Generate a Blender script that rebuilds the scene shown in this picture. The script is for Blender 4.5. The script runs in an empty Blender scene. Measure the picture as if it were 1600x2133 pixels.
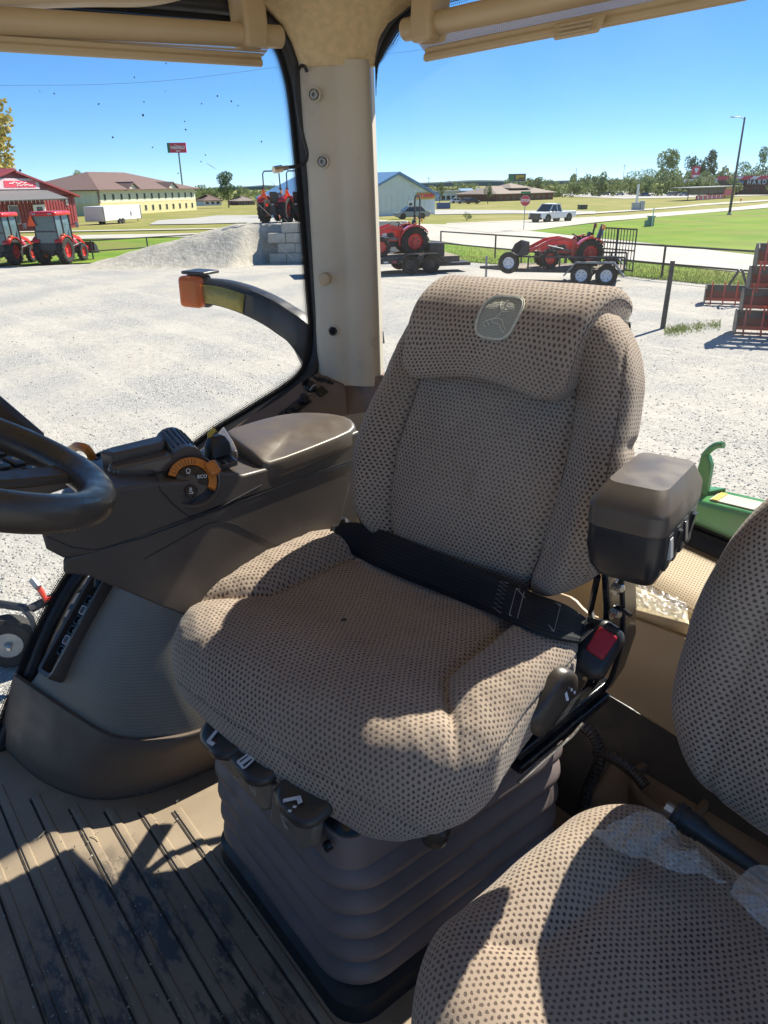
import bpy, math, random
import numpy as np
from mathutils import Vector, Matrix, noise

random.seed(7)
rng = np.random.default_rng(11)
scene = bpy.context.scene
COL = scene.collection
R_ = math.radians

# ------------------------------------------------------------------ camera, sky, sun, exposure
CAM_POS = (0.906, -0.69, 2.9)
CAM_PITCH, CAM_ROLL, CAM_YAW, CAM_F = 23.8, 1.0, 52.0, 1540.0 / 2133.0   # focal length in picture heights
SUN_AZ, SUN_EL = 97.0, 43.0
SUN_POWER, SKY_POWER, EXPOSURE = 4.9, 0.147, 1.08


def cam_axes():
    t, ph, k = R_(CAM_PITCH), R_(CAM_YAW), R_(CAM_ROLL)
    fw = Vector((-math.sin(ph) * math.cos(t), math.cos(ph) * math.cos(t), -math.sin(t)))
    rt = Vector((math.cos(ph), math.sin(ph), 0))
    up = rt.cross(fw)
    return math.cos(k) * rt - math.sin(k) * up, math.sin(k) * rt + math.cos(k) * up, fw


RT, UP, FW = cam_axes()
cd = bpy.data.cameras.new('camera')
cam = bpy.data.objects.new('camera', cd)
COL.objects.link(cam)
cam.matrix_world = Matrix(((RT.x, UP.x, -FW.x, CAM_POS[0]), (RT.y, UP.y, -FW.y, CAM_POS[1]), (RT.z, UP.z, -FW.z, CAM_POS[2]), (0, 0, 0, 1)))
cd.sensor_fit = 'VERTICAL'
cd.sensor_height = 24.0
cd.lens = 24.0 * CAM_F
cd.clip_start = 0.02
cd.clip_end = 9000
scene.camera = cam

world = bpy.data.worlds.new('World')
scene.world = world
world.use_nodes = True
wn = world.node_tree.nodes
wl = world.node_tree.links
sky = wn.new('ShaderNodeTexSky')
sky.sky_type = 'NISHITA'
sky.sun_disc = False
sky.sun_elevation = R_(SUN_EL)
sky.sun_rotation = R_(90 - SUN_AZ)
sky.air_density = 0.55
sky.altitude = 1500
sky.dust_density = 0.0
sky.ozone_density = 6.5
hs = wn.new('ShaderNodeHueSaturation')
hs.inputs['Saturation'].default_value = 1.3
gm = wn.new('ShaderNodeGamma')
gm.inputs[1].default_value = 0.7
wl.new(sky.outputs[0], gm.inputs[0])
wl.new(gm.outputs[0], hs.inputs['Color'])
wl.new(hs.outputs[0], wn['Background'].inputs[0])
wn['Background'].inputs[1].default_value = SKY_POWER

sd = bpy.data.lights.new('sun', 'SUN')
sd.energy = SUN_POWER
sd.angle = R_(0.53)
sd.color = (1.0, 0.92, 0.78)
sun = bpy.data.objects.new('sun', sd)
COL.objects.link(sun)
sdir = Vector((math.cos(R_(SUN_AZ)) * math.cos(R_(SUN_EL)), math.sin(R_(SUN_AZ)) * math.cos(R_(SUN_EL)), math.sin(R_(SUN_EL))))
sun.rotation_euler = sdir.to_track_quat('Z', 'Y').to_euler()
sun.location = sdir * 50

vs = scene.view_settings
vs.view_transform = 'Standard'
vs.look = 'None'
vs.exposure = EXPOSURE
vs.gamma = 1.0
vs.use_curve_mapping = False
cy = scene.cycles
cy.max_bounces = 10
cy.diffuse_bounces = 5
cy.glossy_bounces = 3
cy.transmission_bounces = 4
cy.transparent_max_bounces = 12
cy.caustics_reflective = False
cy.caustics_refractive = False
cy.sample_clamp_indirect = 6
cy.use_denoising = True

FLOOR = 1.6      # cab floor above the gravel datum
GZ = -0.3        # gravel lot level


# ------------------------------------------------------------------ sight lines: a picture point and one known plane give a place
class Frame:
    def __init__(s, ang=0.0, o=(0, 0)):
        s.M = Matrix.Translation((o[0], o[1], 0)) @ Matrix.Rotation(R_(ang), 4, 'Z')
        inv = s.M.inverted()
        s.C = inv @ Vector(CAM_POS)
        m3 = inv.to_3x3()
        s.rt, s.up, s.fw = m3 @ RT, m3 @ UP, m3 @ FW

    def ray(s, u, v):
        f = CAM_F * 2133
        return s.fw + s.rt * ((u - 800) / f) - s.up * ((v - 1066.5) / f)

    def _p(s, u, v, i, val):
        d = s.ray(u, v)
        return s.C + d * ((val - s.C[i]) / d[i])

    def x(s, u, v, val): return s._p(u, v, 0, val)
    def y(s, u, v, val): return s._p(u, v, 1, val)
    def z(s, u, v, val): return s._p(u, v, 2, val)

    def d(s, u, v, dist):
        return s.C + s.ray(u, v).normalized() * dist


WF = Frame()
SF = Frame(12.0)      # the driver's seat is swivelled 12 degrees towards the door
I4 = Matrix.Identity(4)


# ------------------------------------------------------------------ mesh helpers
def wm(o):
    if o.parent:
        return wm(o.parent) @ o.matrix_parent_inverse @ o.matrix_basis
    return o.matrix_basis.copy()


def V(*a): return Vector(a[0]) if len(a) == 1 else Vector(a)


class MB:
    def __init__(s):
        s.v, s.f, s.uv = [], [], None

    def add(s, vs, fs):
        n = len(s.v)
        s.v += [tuple(p) for p in vs]
        s.f += [tuple(i + n for i in f) for f in fs]
        return s

    def box(s, c, size, rot=None):
        c = Vector(c)
        hx, hy, hz = size[0] / 2, size[1] / 2, size[2] / 2
        p = [Vector((x, y, z)) for z in (-hz, hz) for x, y in ((-hx, -hy), (hx, -hy), (hx, hy), (-hx, hy))]
        if rot is not None:
            p = [rot @ q for q in p]
        return s.add([q + c for q in p], [(3, 2, 1, 0), (4, 5, 6, 7), (0, 1, 5, 4), (1, 2, 6, 5), (2, 3, 7, 6), (3, 0, 4, 7)])

    def cyl(s, a, b, r0, r1=None, n=16, cap=True):
        a, b = Vector(a), Vector(b)
        r1 = r0 if r1 is None else r1
        d = (b - a).normalized()
        u = d.orthogonal().normalized()
        w = d.cross(u)
        p = []
        for c, r in ((a, r0), (b, r1)):
            for i in range(n):
                t = 2 * math.pi * i / n
                p.append(c + u * math.cos(t) * r + w * math.sin(t) * r)
        f = [(i, (i + 1) % n, n + (i + 1) % n, n + i) for i in range(n)]
        if cap:
            f += [tuple(range(n - 1, -1, -1)), tuple(range(n, 2 * n))]
        return s.add(p, f)

    def tube(s, path, r, n=8, closed=False, cap=True):
        P = [Vector(p) for p in path]
        m = len(P)
        rr = r if isinstance(r, (list, tuple)) else [r] * m
        ref = None
        rings = []
        for i in range(m):
            if closed:
                d = P[(i + 1) % m] - P[i - 1]
            else:
                d = P[min(i + 1, m - 1)] - P[max(i - 1, 0)]
            d.normalize()
            if ref is None:
                ref = d.orthogonal().normalized()
            ref = (ref - d * ref.dot(d)).normalized()
            w = d.cross(ref)
            rings.append([P[i] + (ref * math.cos(2 * math.pi * k / n) + w * math.sin(2 * math.pi * k / n)) * rr[i] for k in range(n)])
        return s.loft(rings, True, closed, cap)

    def loft(s, rings, ring_closed=True, closed=False, cap=True):
        n = len(rings[0])
        m = len(rings)
        vs = [p for r in rings for p in r]
        f = []
        for i in range(m if closed else m - 1):
            j = (i + 1) % m
            for k in range(n if ring_closed else n - 1):
                l = (k + 1) % n
                f.append((i * n + k, i * n + l, j * n + l, j * n + k))
        if cap and ring_closed and not closed:
            f += [tuple(range(n - 1, -1, -1)), tuple((m - 1) * n + k for k in range(n))]
        return s.add(vs, f)

    def prism(s, poly, fn, a, b):
        """poly of 2-D points, fn(p, q, t) -> 3-D; extruded from t=a to t=b"""
        n = len(poly)
        vs = [fn(p, q, a) for p, q in poly] + [fn(p, q, b) for p, q in poly]
        f = [(i, (i + 1) % n, n + (i + 1) % n, n + i) for i in range(n)] + [tuple(range(n - 1, -1, -1)), tuple(range(n, 2 * n))]
        return s.add(vs, f)

    def lathe(s, prof, a, d, n=24, cap=True):
        """profile of (radius, height) round the axis a + d*height"""
        a, d = Vector(a), Vector(d).normalized()
        u = d.orthogonal().normalized()
        w = d.cross(u)
        rings = [[a + d * h + (u * math.cos(2 * math.pi * k / n) + w * math.sin(2 * math.pi * k / n)) * max(r, 1e-5) for k in range(n)] for r, h in prof]
        return s.loft(rings, cap=cap)

    def quad(s, a, b, c, d):
        return s.add([a, b, c, d], [(0, 1, 2, 3)])

    def grid(s, fn, nu, nv, uvfn=None):
        b = len(s.v)
        vs, uv = [], []
        for j in range(nv + 1):
            for i in range(nu + 1):
                vs.append(fn(i / nu, j / nv))
                if uvfn:
                    uv.append(uvfn(i / nu, j / nv))
        f = [(j * (nu + 1) + i, j * (nu + 1) + i + 1, (j + 1) * (nu + 1) + i + 1, (j + 1) * (nu + 1) + i) for j in range(nv) for i in range(nu)]
        s.add(vs, f)
        if uvfn:
            s.uv = (s.uv or [(0, 0)] * b) + uv
        return s

    def build(s, name, mat, parent=None, frame=None, smooth=30, bevel=0, seg=2, subd=0, loc=None, rotz=0, solid=0, recalc=True):
        me = bpy.data.meshes.new(name)
        me.from_pydata([tuple(p) for p in s.v], [], s.f)
        if s.uv:
            ul = me.uv_layers.new(name='UVMap')
            idx = np.zeros(len(me.loops), dtype=np.int32)
            me.loops.foreach_get('vertex_index', idx)
            ul.data.foreach_set('uv', np.array(s.uv, dtype=np.float32)[idx].ravel())
        if recalc:
            import bmesh
            bm = bmesh.new()
            bm.from_mesh(me)
            bmesh.ops.recalc_face_normals(bm, faces=bm.faces)
            bm.to_mesh(me)
            bm.free()
        return link(name, me, mat, parent, frame, smooth, bevel, seg, subd, loc, rotz, solid)


def link(name, me, mat, parent=None, frame=None, smooth=30, bevel=0, seg=2, subd=0, loc=None, rotz=0, solid=0):
    if smooth:
        me.shade_smooth()
        if smooth < 180:
            me.set_sharp_from_angle(angle=R_(smooth))
    me.materials.clear()
    me.materials.append(MT[mat] if isinstance(mat, str) else mat)
    o = bpy.data.objects.new(name, me)
    COL.objects.link(o)
    if loc is not None:
        o.location = loc
        o.rotation_euler = (0, 0, rotz)
    if parent is not None:
        o.parent = parent
        if frame is not None:
            o.matrix_parent_inverse = wm(parent).inverted() @ frame
    if solid:
        m = o.modifiers.new('solid', 'SOLIDIFY')
        m.thickness = solid
        m.offset = -1
    if bevel:
        m = o.modifiers.new('bevel', 'BEVEL')
        m.width = bevel
        m.segments = seg
        m.limit_method = 'ANGLE'
        m.angle_limit = R_(35)
        m.harden_normals = False
    if subd:
        m = o.modifiers.new('subd', 'SUBSURF')
        m.levels = subd
        m.render_levels = subd
    return o


def empty(name, loc=(0, 0, 0), rotz=0.0):
    o = bpy.data.objects.new(name, None)
    COL.objects.link(o)
    o.location = loc
    o.rotation_euler = (0, 0, rotz)
    o.empty_display_size = 0.1
    return o


def tag(o, label=None, cat=None, group=None, kind=None):
    if label: o['label'] = label
    if cat: o['category'] = cat
    if group: o['group'] = group
    if kind: o['kind'] = kind
    return o


def thing(name, label, cat, loc=(0, 0, 0), rotz=0.0, group=None):
    return tag(empty(name, loc, rotz), label, cat, group)


def copy_tree(o, parent=None):
    c = o.copy()
    COL.objects.link(c)
    if parent is not None:
        c.parent = parent
    for ch in [q for q in KIDS.get(o, [])]:
        copy_tree(ch, c)
    return c


class _Kids:
    def get(self, o, d):
        return [q for q in list(COL.objects) if q.parent == o]


KIDS = _Kids()


def text_mesh(txt, size, extrude=0.002, align='CENTER', bold=0.0):
    cu = bpy.data.curves.new('t', 'FONT')
    cu.body = txt
    cu.size = size
    cu.extrude = extrude
    cu.offset = bold
    cu.align_x = align
    cu.align_y = 'CENTER'
    cu.resolution_u = 3
    ob = bpy.data.objects.new('t', cu)
    COL.objects.link(ob)
    dg = bpy.context.evaluated_depsgraph_get()
    me = bpy.data.meshes.new_from_object(ob.evaluated_get(dg))
    bpy.data.objects.remove(ob)
    bpy.data.curves.remove(cu)
    return me


def text(name, txt, size, mat, parent, M, extrude=0.002, bold=0.0, sx=1.0):
    """lettering whose text plane is the XY plane of matrix M (world or parent space)"""
    me = text_mesh(txt, size, extrude, bold=bold)
    me.transform(M @ Matrix.Diagonal((sx, 1, 1, 1)))
    return link(name, me, mat, parent, smooth=0)


def basis(o, x, y):
    """matrix with origin o, x axis x, y axis y"""
    x = Vector(x).normalized()
    z = x.cross(Vector(y)).normalized()
    y = z.cross(x)
    o = Vector(o)
    return Matrix(((x.x, y.x, z.x, o.x), (x.y, y.y, z.y, o.y), (x.z, y.z, z.z, o.z), (0, 0, 0, 1)))


def smooth01(a, b, t):
    t = np.clip((t - a) / (b - a), 0, 1)
    return t * t * (3 - 2 * t)


def catmull(P, n):
    P = [Vector(p) for p in P]
    out = []
    for i in range(len(P) - 1):
        p0 = P[max(i - 1, 0)]; p1 = P[i]; p2 = P[i + 1]; p3 = P[min(i + 2, len(P) - 1)]
        for k in range(n):
            t = k / n
            out.append(0.5 * ((2 * p1) + (p2 - p0) * t + (2 * p0 - 5 * p1 + 4 * p2 - p3) * t * t + (3 * p1 - p0 - 3 * p2 + p3) * t ** 3))
    out.append(P[-1])
    return out


def rrect(hx, hy, r, n=6):
    out = []
    for cx, cy, a0 in ((hx - r, hy - r, 0), (-hx + r, hy - r, 90), (-hx + r, -hy + r, 180), (hx - r, -hy + r, 270)):
        for k in range(n + 1):
            a = R_(a0 + 90 * k / n)
            out.append((cx + r * math.cos(a), cy + r * math.sin(a)))
    return out


# ------------------------------------------------------------------ materials
MT = {}


class NT:
    """small wrapper for building node trees"""
    def __init__(s, name):
        s.m = bpy.data.materials.new(name)
        s.m.use_nodes = True
        s.t = s.m.node_tree
        s.bsdf = s.t.nodes['Principled BSDF']
        s.out = s.t.nodes['Material Output']
        MT[name] = s.m

    def n(s, typ, **kw):
        nd = s.t.nodes.new('ShaderNode' + typ)
        for k, v in kw.items():
            setattr(nd, k, v)
        return nd

    def l(s, a, b):
        s.t.links.new(a, b)

    def put(s, sock, v):
        if hasattr(v, 'is_linked'):
            s.l(v, sock)
        elif isinstance(v, (tuple, list)) and len(v) == 3 and len(sock.default_value) == 4:
            sock.default_value = (*v, 1)
        else:
            sock.default_value = v

    def math(s, op, a, b=0.0, c=0.0):
        nd = s.n('Math', operation=op)
        s.put(nd.inputs[0], a); s.put(nd.inputs[1], b); s.put(nd.inputs[2], c)
        return nd.outputs[0]

    def mix(s, f, a, b):
        nd = s.n('Mix', data_type='RGBA')
        s.put(nd.inputs[0], f); s.put(nd.inputs[6], a); s.put(nd.inputs[7], b)
        return nd.outputs[2]

    def noise(s, vec, scale, detail=4, rough=0.55, out=0):
        nd = s.n('TexNoise')
        s.put(nd.inputs['Scale'], scale); s.put(nd.inputs['Detail'], detail); s.put(nd.inputs['Roughness'], rough)
        if vec is not None:
            s.l(vec, nd.inputs['Vector'])
        return nd.outputs[out]

    def ramp(s, v, a, b, lo=0.0, hi=1.0):
        nd = s.n('MapRange', interpolation_type='SMOOTHSTEP')
        s.put(nd.inputs[0], v)
        for i, q in enumerate((a, b, lo, hi)):
            nd.inputs[i + 1].default_value = q
        return nd.outputs[0]

    def obj(s):
        return s.n('TexCoord').outputs['Object']

    def uv(s):
        return s.n('TexCoord').outputs['UV']

    def bump(s, h, strength, dist=0.002):
        nd = s.n('Bump')
        nd.inputs['Strength'].default_value = strength
        nd.inputs['Distance'].default_value = dist
        s.l(h, nd.inputs['Height'])
        return nd.outputs[0]

    def set(s, **kw):
        for k, v in kw.items():
            s.put(s.bsdf.inputs[k.replace('_', ' ')], v)
        return s


def plain(name, col, rough=0.5, metal=0.0, var=0.12, vscale=9, grain=0.0, gscale=900, gdist=0.0004, dirt=None, coat=0.0, spec=0.5, emit=None):
    t = NT(name)
    co = t.obj()
    c = col
    if var:
        f = t.ramp(t.noise(co, vscale, 5), 0.3, 0.7)
        c = t.mix(f, tuple(q * (1 - var) for q in col), tuple(min(1, q * (1 + var)) for q in col))
    if dirt:
        dcol, lo, hi, sc = dirt
        c = t.mix(t.ramp(t.noise(co, sc, 6, 0.65), lo, hi), c, dcol)
    t.put(t.bsdf.inputs['Base Color'], c)
    t.set(Metallic=metal, Specular_IOR_Level=spec)
    if var:
        t.put(t.bsdf.inputs['Roughness'], t.ramp(t.noise(co, vscale * 3, 4), 0.3, 0.7, max(rough - 0.08, 0.02), min(rough + 0.1, 1)))
    else:
        t.set(Roughness=rough)
    if coat:
        t.set(Coat_Weight=coat, Coat_Roughness=0.08)
    if grain:
        t.put(t.bsdf.inputs['Normal'], t.bump(t.noise(co, gscale, 2), grain, gdist))
    if emit:
        t.set(Emission_Color=emit[0], Emission_Strength=emit[1])
    return t


def fabric_mat(name):
    t = NT(name)
    uv = t.uv()
    sep = t.n('SeparateXYZ')
    wob = t.n('TexNoise'); wob.inputs['Scale'].default_value = 70; wob.inputs['Detail'].default_value = 1
    t.l(uv, wob.inputs['Vector'])
    va = t.n('VectorMath', operation='MULTIPLY_ADD')
    t.l(wob.outputs[1], va.inputs[0]); va.inputs[1].default_value = (0.005, 0.005, 0); t.l(uv, va.inputs[2])
    t.l(va.outputs[0], sep.inputs[0])
    u = t.math('DIVIDE', sep.outputs[0], 0.0090)
    v = t.math('DIVIDE', sep.outputs[1], 0.0071)
    row = t.math('FLOOR', v)
    half = t.math('MULTIPLY', t.math('FLOORED_MODULO', row, 2.0), 0.5)
    fu = t.math('SUBTRACT', t.math('FRACT', t.math('ADD', u, half)), 0.5)
    fv = t.math('SUBTRACT', t.math('FRACT', v), 0.5)
    # each spot is a slightly bent oval, like the loops of the weave
    fu2 = t.math('ADD', fu, t.math('MULTIPLY', t.math('MULTIPLY', fv, fv), 0.9))
    d = t.math('SQRT', t.math('ADD', t.math('POWER', t.math('MULTIPLY', t.math('SUBTRACT', fu2, 0.06), 1.0), 2.0), t.math('POWER', t.math('MULTIPLY', fv, 0.78), 2.0)))
    fine = t.noise(uv, 900, 2)
    d = t.math('ADD', d, t.math('MULTIPLY', t.math('SUBTRACT', fine, 0.5), 0.16))
    dot = t.ramp(d, 0.19, 0.30, 1.0, 0.0)
    co = t.obj()
    big = t.ramp(t.noise(co, 5, 5), 0.3, 0.7)
    base = t.mix(big, (0.365, 0.285, 0.22), (0.44, 0.355, 0.28))
    stain = t.ramp(t.noise(co, 11, 4), 0.60, 0.78)
    base = t.mix(t.math('MULTIPLY', stain, 0.35), base, (0.25, 0.17, 0.115))
    base = t.mix(t.ramp(t.noise(uv, 1400, 2), 0.3, 0.75), t.mix(0.18, base, (0.1, 0.07, 0.055)), base)
    wear = t.ramp(t.noise(co, 7, 5), 0.35, 0.7, 0.72, 0.98)
    col = t.mix(t.math('MULTIPLY', dot, wear), base, (0.058, 0.036, 0.034))
    t.set(Roughness=0.95, Specular_IOR_Level=0.15, Base_Color=col, Sheen_Weight=0.25, Sheen_Roughness=0.5)
    h = t.math('SUBTRACT', t.math('MULTIPLY', fine, 0.5), t.math('MULTIPLY', dot, 1.0))
    t.put(t.bsdf.inputs['Normal'], t.bump(h, 0.55, 0.0018))
    return t


def perforated(name, col, hole, pitch, r=0.27, rough=0.6):
    t = NT(name)
    uv = t.uv()
    sep = t.n('SeparateXYZ'); t.l(uv, sep.inputs[0])
    u = t.math('DIVIDE', sep.outputs[0], pitch); v = t.math('DIVIDE', sep.outputs[1], pitch)
    half = t.math('MULTIPLY', t.math('FLOORED_MODULO', t.math('FLOOR', v), 2.0), 0.5)
    fu = t.math('SUBTRACT', t.math('FRACT', t.math('ADD', u, half)), 0.5)
    fv = t.math('SUBTRACT', t.math('FRACT', v), 0.5)
    d = t.math('SQRT', t.math('ADD', t.math('POWER', fu, 2.0), t.math('POWER', fv, 2.0)))
    dot = t.ramp(d, r - 0.06, r + 0.06, 1.0, 0.0)
    co = t.obj()
    base = t.mix(t.ramp(t.noise(co, 4, 5), 0.3, 0.7), tuple(q * 0.86 for q in col), col)
    t.set(Base_Color=t.mix(dot, base, hole), Roughness=rough)
    h = t.math('SUBTRACT', t.math('MULTIPLY', t.noise(co, 700, 2), 0.25), dot)
    t.put(t.bsdf.inputs['Normal'], t.bump(h, 0.5, 0.001))
    return t


def dots_alpha(name, col, pitch, fade=None, r0=0.33, rough=0.7):
    """printed or woven dots with clear gaps; fade runs the dot size with UV v (v=0 solid, v=1 clear)"""
    t = NT(name)
    uv = t.uv()
    sep = t.n('SeparateXYZ'); t.l(uv, sep.inputs[0])
    if fade:
        su, sv = t.math('DIVIDE', sep.outputs[0], pitch), t.math('DIVIDE', t.math('MULTIPLY', sep.outputs[1], fade), pitch)
    else:
        su, sv = t.math('DIVIDE', sep.outputs[0], pitch), t.math('DIVIDE', sep.outputs[1], pitch)
    half = t.math('MULTIPLY', t.math('FLOORED_MODULO', t.math('FLOOR', sv), 2.0), 0.5)
    fu = t.math('SUBTRACT', t.math('FRACT', t.math('ADD', su, half)), 0.5)
    fv = t.math('SUBTRACT', t.math('FRACT', sv), 0.5)
    d = t.math('SQRT', t.math('ADD', t.math('POWER', fu, 2.0), t.math('POWER', fv, 2.0)))
    if fade:
        rad = t.ramp(sep.outputs[1], 0.15, 1.0, 0.80, 0.12)
        a = t.math('LESS_THAN', d, rad)
    else:
        a = t.math('GREATER_THAN', d, r0)
    t.set(Base_Color=col, Roughness=rough, Alpha=a)
    return t


def make_materials():
    fabric_mat('seat_fabric')
    plain('beige_plastic', (0.50, 0.40, 0.27), 0.45, var=0.06, vscale=3, grain=0.12, gscale=500, dirt=((0.33, 0.24, 0.15), 0.62, 0.85, 7))
    t = plain('pillar_plastic', (0.56, 0.505, 0.42), 0.55, var=0.07, vscale=3, grain=0.15, gscale=600, dirt=((0.30, 0.21, 0.13), 0.56, 0.80, 5))
    plain('felt', (0.68, 0.53, 0.32), 0.98, var=0.08, vscale=60, grain=0.5, gscale=420, gdist=0.002, dirt=((0.42, 0.29, 0.15), 0.64, 0.80, 7), spec=0.1)
    plain('blind_plastic', (0.52, 0.40, 0.25), 0.38, var=0.05, vscale=4)
    plain('brown_plastic', (0.078, 0.066, 0.059), 0.42, var=0.10, vscale=5, grain=0.3, gscale=900, gdist=0.0004, dirt=((0.17, 0.14, 0.115), 0.62, 0.86, 26))
    plain('brown_plastic_matte', (0.14, 0.108, 0.085), 0.55, var=0.08, vscale=5, grain=0.3, gscale=900, gdist=0.0004)
    plain('lid_plastic', (0.098, 0.078, 0.062), 0.40, var=0.06, vscale=6, grain=0.3, gscale=700, gdist=0.0005)
    plain('console_gloss', (0.10, 0.085, 0.075), 0.22, var=0.05, vscale=6)
    plain('trim_brown', (0.20, 0.145, 0.118), 0.5, var=0.08, vscale=4, grain=0.25, gscale=900, dirt=((0.26, 0.2, 0.15), 0.62, 0.8, 9))
    plain('bellows_rubber', (0.170, 0.138, 0.138), 0.52, var=0.12, vscale=8, grain=0.15, gscale=500, dirt=((0.24, 0.19, 0.15), 0.62, 0.85, 14))
    plain('black_plastic', (0.022, 0.022, 0.025), 0.38, var=0.15, vscale=10, grain=0.2, gscale=900, gdist=0.0003)
    plain('black_metal', (0.014, 0.015, 0.018), 0.22, var=0.1, vscale=8)
    plain('black_rubber', (0.018, 0.019, 0.023), 0.48, var=0.15, vscale=8, grain=0.1, gscale=400)
    plain('wheel_rubber', (0.040, 0.034, 0.030), 0.33, var=0.15, vscale=14, grain=0.2, gscale=700, gdist=0.0004)
    plain('lever_plastic', (0.050, 0.043, 0.038), 0.36, var=0.1, vscale=10, grain=0.15, gscale=900)
    plain('tab_plastic', (0.145, 0.125, 0.105), 0.5, var=0.06, vscale=10, grain=0.3, gscale=900)
    plain('rib_shadow_dirt', (0.035, 0.028, 0.022), 0.9, var=0.3, vscale=40)  # dark brown standing in for shadow and dirt along the floor ribs
    plain('seam_thread', (0.055, 0.038, 0.034), 0.9, var=0.1, vscale=60)
    plain('print_white', (0.72, 0.74, 0.78), 0.5, var=0)
    plain('print_grey', (0.42, 0.42, 0.42), 0.5, var=0)
    plain('orange_plastic', (0.52, 0.17, 0.025), 0.35, var=0.08, vscale=20)
    plain('belt_red', (0.42, 0.012, 0.022), 0.3, var=0.05)
    plain('steel', (0.62, 0.60, 0.56), 0.28, metal=1.0, var=0.1, vscale=30)
    plain('thread', (0.60, 0.58, 0.48), 0.8, var=0.12, vscale=200)
    t = plain('patch', (0.34, 0.34, 0.28), 0.85, var=0)
    uvw = t.n('TexWave'); uvw.inputs['Scale'].default_value = 140; uvw.inputs['Distortion'].default_value = 6; uvw.inputs['Detail'].default_value = 2
    uvw.bands_direction = 'Z'
    t.l(t.obj(), uvw.inputs['Vector'])
    t.put(t.bsdf.inputs['Base Color'], t.mix(uvw.outputs[1], (0.30, 0.30, 0.25), (0.48, 0.475, 0.40)))
    t.put(t.bsdf.inputs['Normal'], t.bump(uvw.outputs[1], 0.6, 0.001))
    # belt webbing
    t = plain('webbing', (0.016, 0.018, 0.026), 0.75, var=0)
    w = t.n('TexWave'); w.inputs['Scale'].default_value = 60; w.bands_direction = 'X'
    t.l(t.uv(), w.inputs['Vector'])
    t.put(t.bsdf.inputs['Base Color'], t.mix(w.outputs[1], (0.006, 0.0065, 0.009), (0.016, 0.017, 0.023)))
    t.put(t.bsdf.inputs['Normal'], t.bump(w.outputs[1], 0.4, 0.001))
    # floor mat: brown rubber, scuffed and dusty
    t = NT('floor_rubber')
    co = t.obj()
    base = t.mix(t.ramp(t.noise(co, 6, 6), 0.3, 0.7), (0.25, 0.195, 0.135), (0.33, 0.262, 0.185))
    base = t.mix(t.ramp(t.noise(co, 60, 4), 0.60, 0.8), base, (0.36, 0.29, 0.21))
    ms = t.n('Mapping'); ms.inputs['Scale'].default_value = (1.0, 2.2, 1); t.l(co, ms.inputs[0])
    wet = t.ramp(t.noise(ms.outputs[0], 9, 6, 0.7), 0.46, 0.62)
    # a worn, damp patch where feet rest, with a ragged edge
    sp = t.n('SeparateXYZ'); t.l(co, sp.inputs[0])
    dx = t.math('DIVIDE', t.math('SUBTRACT', sp.outputs[0], 0.0), 0.42)
    dy = t.math('DIVIDE', t.math('ADD', sp.outputs[1], 0.50), 0.24)
    rr = t.math('ADD', t.math('POWER', dx, 2.0), t.math('POWER', dy, 2.0))
    area = t.ramp(t.math('ADD', rr, t.math('MULTIPLY', t.noise(co, 9, 4), 0.6)), 0.7, 1.5, 1.0, 0.0)
    patchy = t.math('MULTIPLY', area, t.ramp(wet, 0.0, 1.0, 0.25, 1.0))
    base = t.mix(patchy, base, (0.06, 0.054, 0.050))
    t.set(Base_Color=base)
    t.put(t.bsdf.inputs['Roughness'], t.ramp(patchy, 0, 1, 0.6, 0.34))
    t.put(t.bsdf.inputs['Normal'], t.bump(t.noise(co, 500, 3), 0.3, 0.0008))
    perforated('fender_vinyl', (0.30, 0.28, 0.235), (0.17, 0.16, 0.14), 0.0075, 0.22)
    perforated('ledge_vinyl', (0.52, 0.41, 0.27), (0.14, 0.09, 0.05), 0.0075, 0.25)
    dots_alpha('frit', (0.01, 0.01, 0.012), 0.0050, fade=0.036)
    dots_alpha('blind_mesh', (0.55, 0.42, 0.27), 0.0052, r0=0.22)
    # window glass: clear, thinly mirrored, with a film of dust
    t = NT('glass')
    tr = t.n('BsdfTransparent'); tr.inputs[0].default_value = (0.965, 0.985, 0.985, 1)
    gl = t.n('BsdfGlossy'); gl.inputs['Roughness'].default_value = 0.01
    fr = t.n('Fresnel'); fr.inputs[0].default_value = 1.25
    mx = t.n('MixShader'); t.l(fr.outputs[0], mx.inputs[0]); t.l(tr.outputs[0], mx.inputs[1]); t.l(gl.outputs[0], mx.inputs[2])
    df = t.n('BsdfDiffuse'); df.inputs[0].default_value = (0.75, 0.72, 0.66, 1)
    tl = t.n('BsdfTranslucent'); tl.inputs[0].default_value = (0.75, 0.72, 0.66, 1)
    dm = t.n('MixShader'); dm.inputs[0].default_value = 0.5; t.l(df.outputs[0], dm.inputs[1]); t.l(tl.outputs[0], dm.inputs[2])
    co = t.obj()
    film = t.ramp(t.noise(co, 3.5, 6, 0.65), 0.35, 0.8, 0.015, 0.060)
    speck = t.ramp(t.noise(co, 160, 2), 0.74, 0.80, 0.0, 0.35)
    m2 = t.n('MixShader'); t.l(t.math('MAXIMUM', film, speck), m2.inputs[0]); t.l(mx.outputs[0], m2.inputs[1]); t.l(dm.outputs[0], m2.inputs[2])
    t.l(m2.outputs[0], t.out.inputs[0])
    # thin creased plastic bag
    t = NT('bag_film')
    tr = t.n('BsdfTransparent'); tr.inputs[0].default_value = (0.97, 0.97, 0.95, 1)
    gl = t.n('BsdfGlossy'); gl.inputs['Roughness'].default_value = 0.12
    lw = t.n('LayerWeight'); lw.inputs[0].default_value = 0.35
    dfb = t.n('BsdfTranslucent'); dfb.inputs[0].default_value = (0.85, 0.84, 0.8, 1)
    d2 = t.n('BsdfDiffuse'); d2.inputs[0].default_value = (0.85, 0.84, 0.8, 1)
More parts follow.
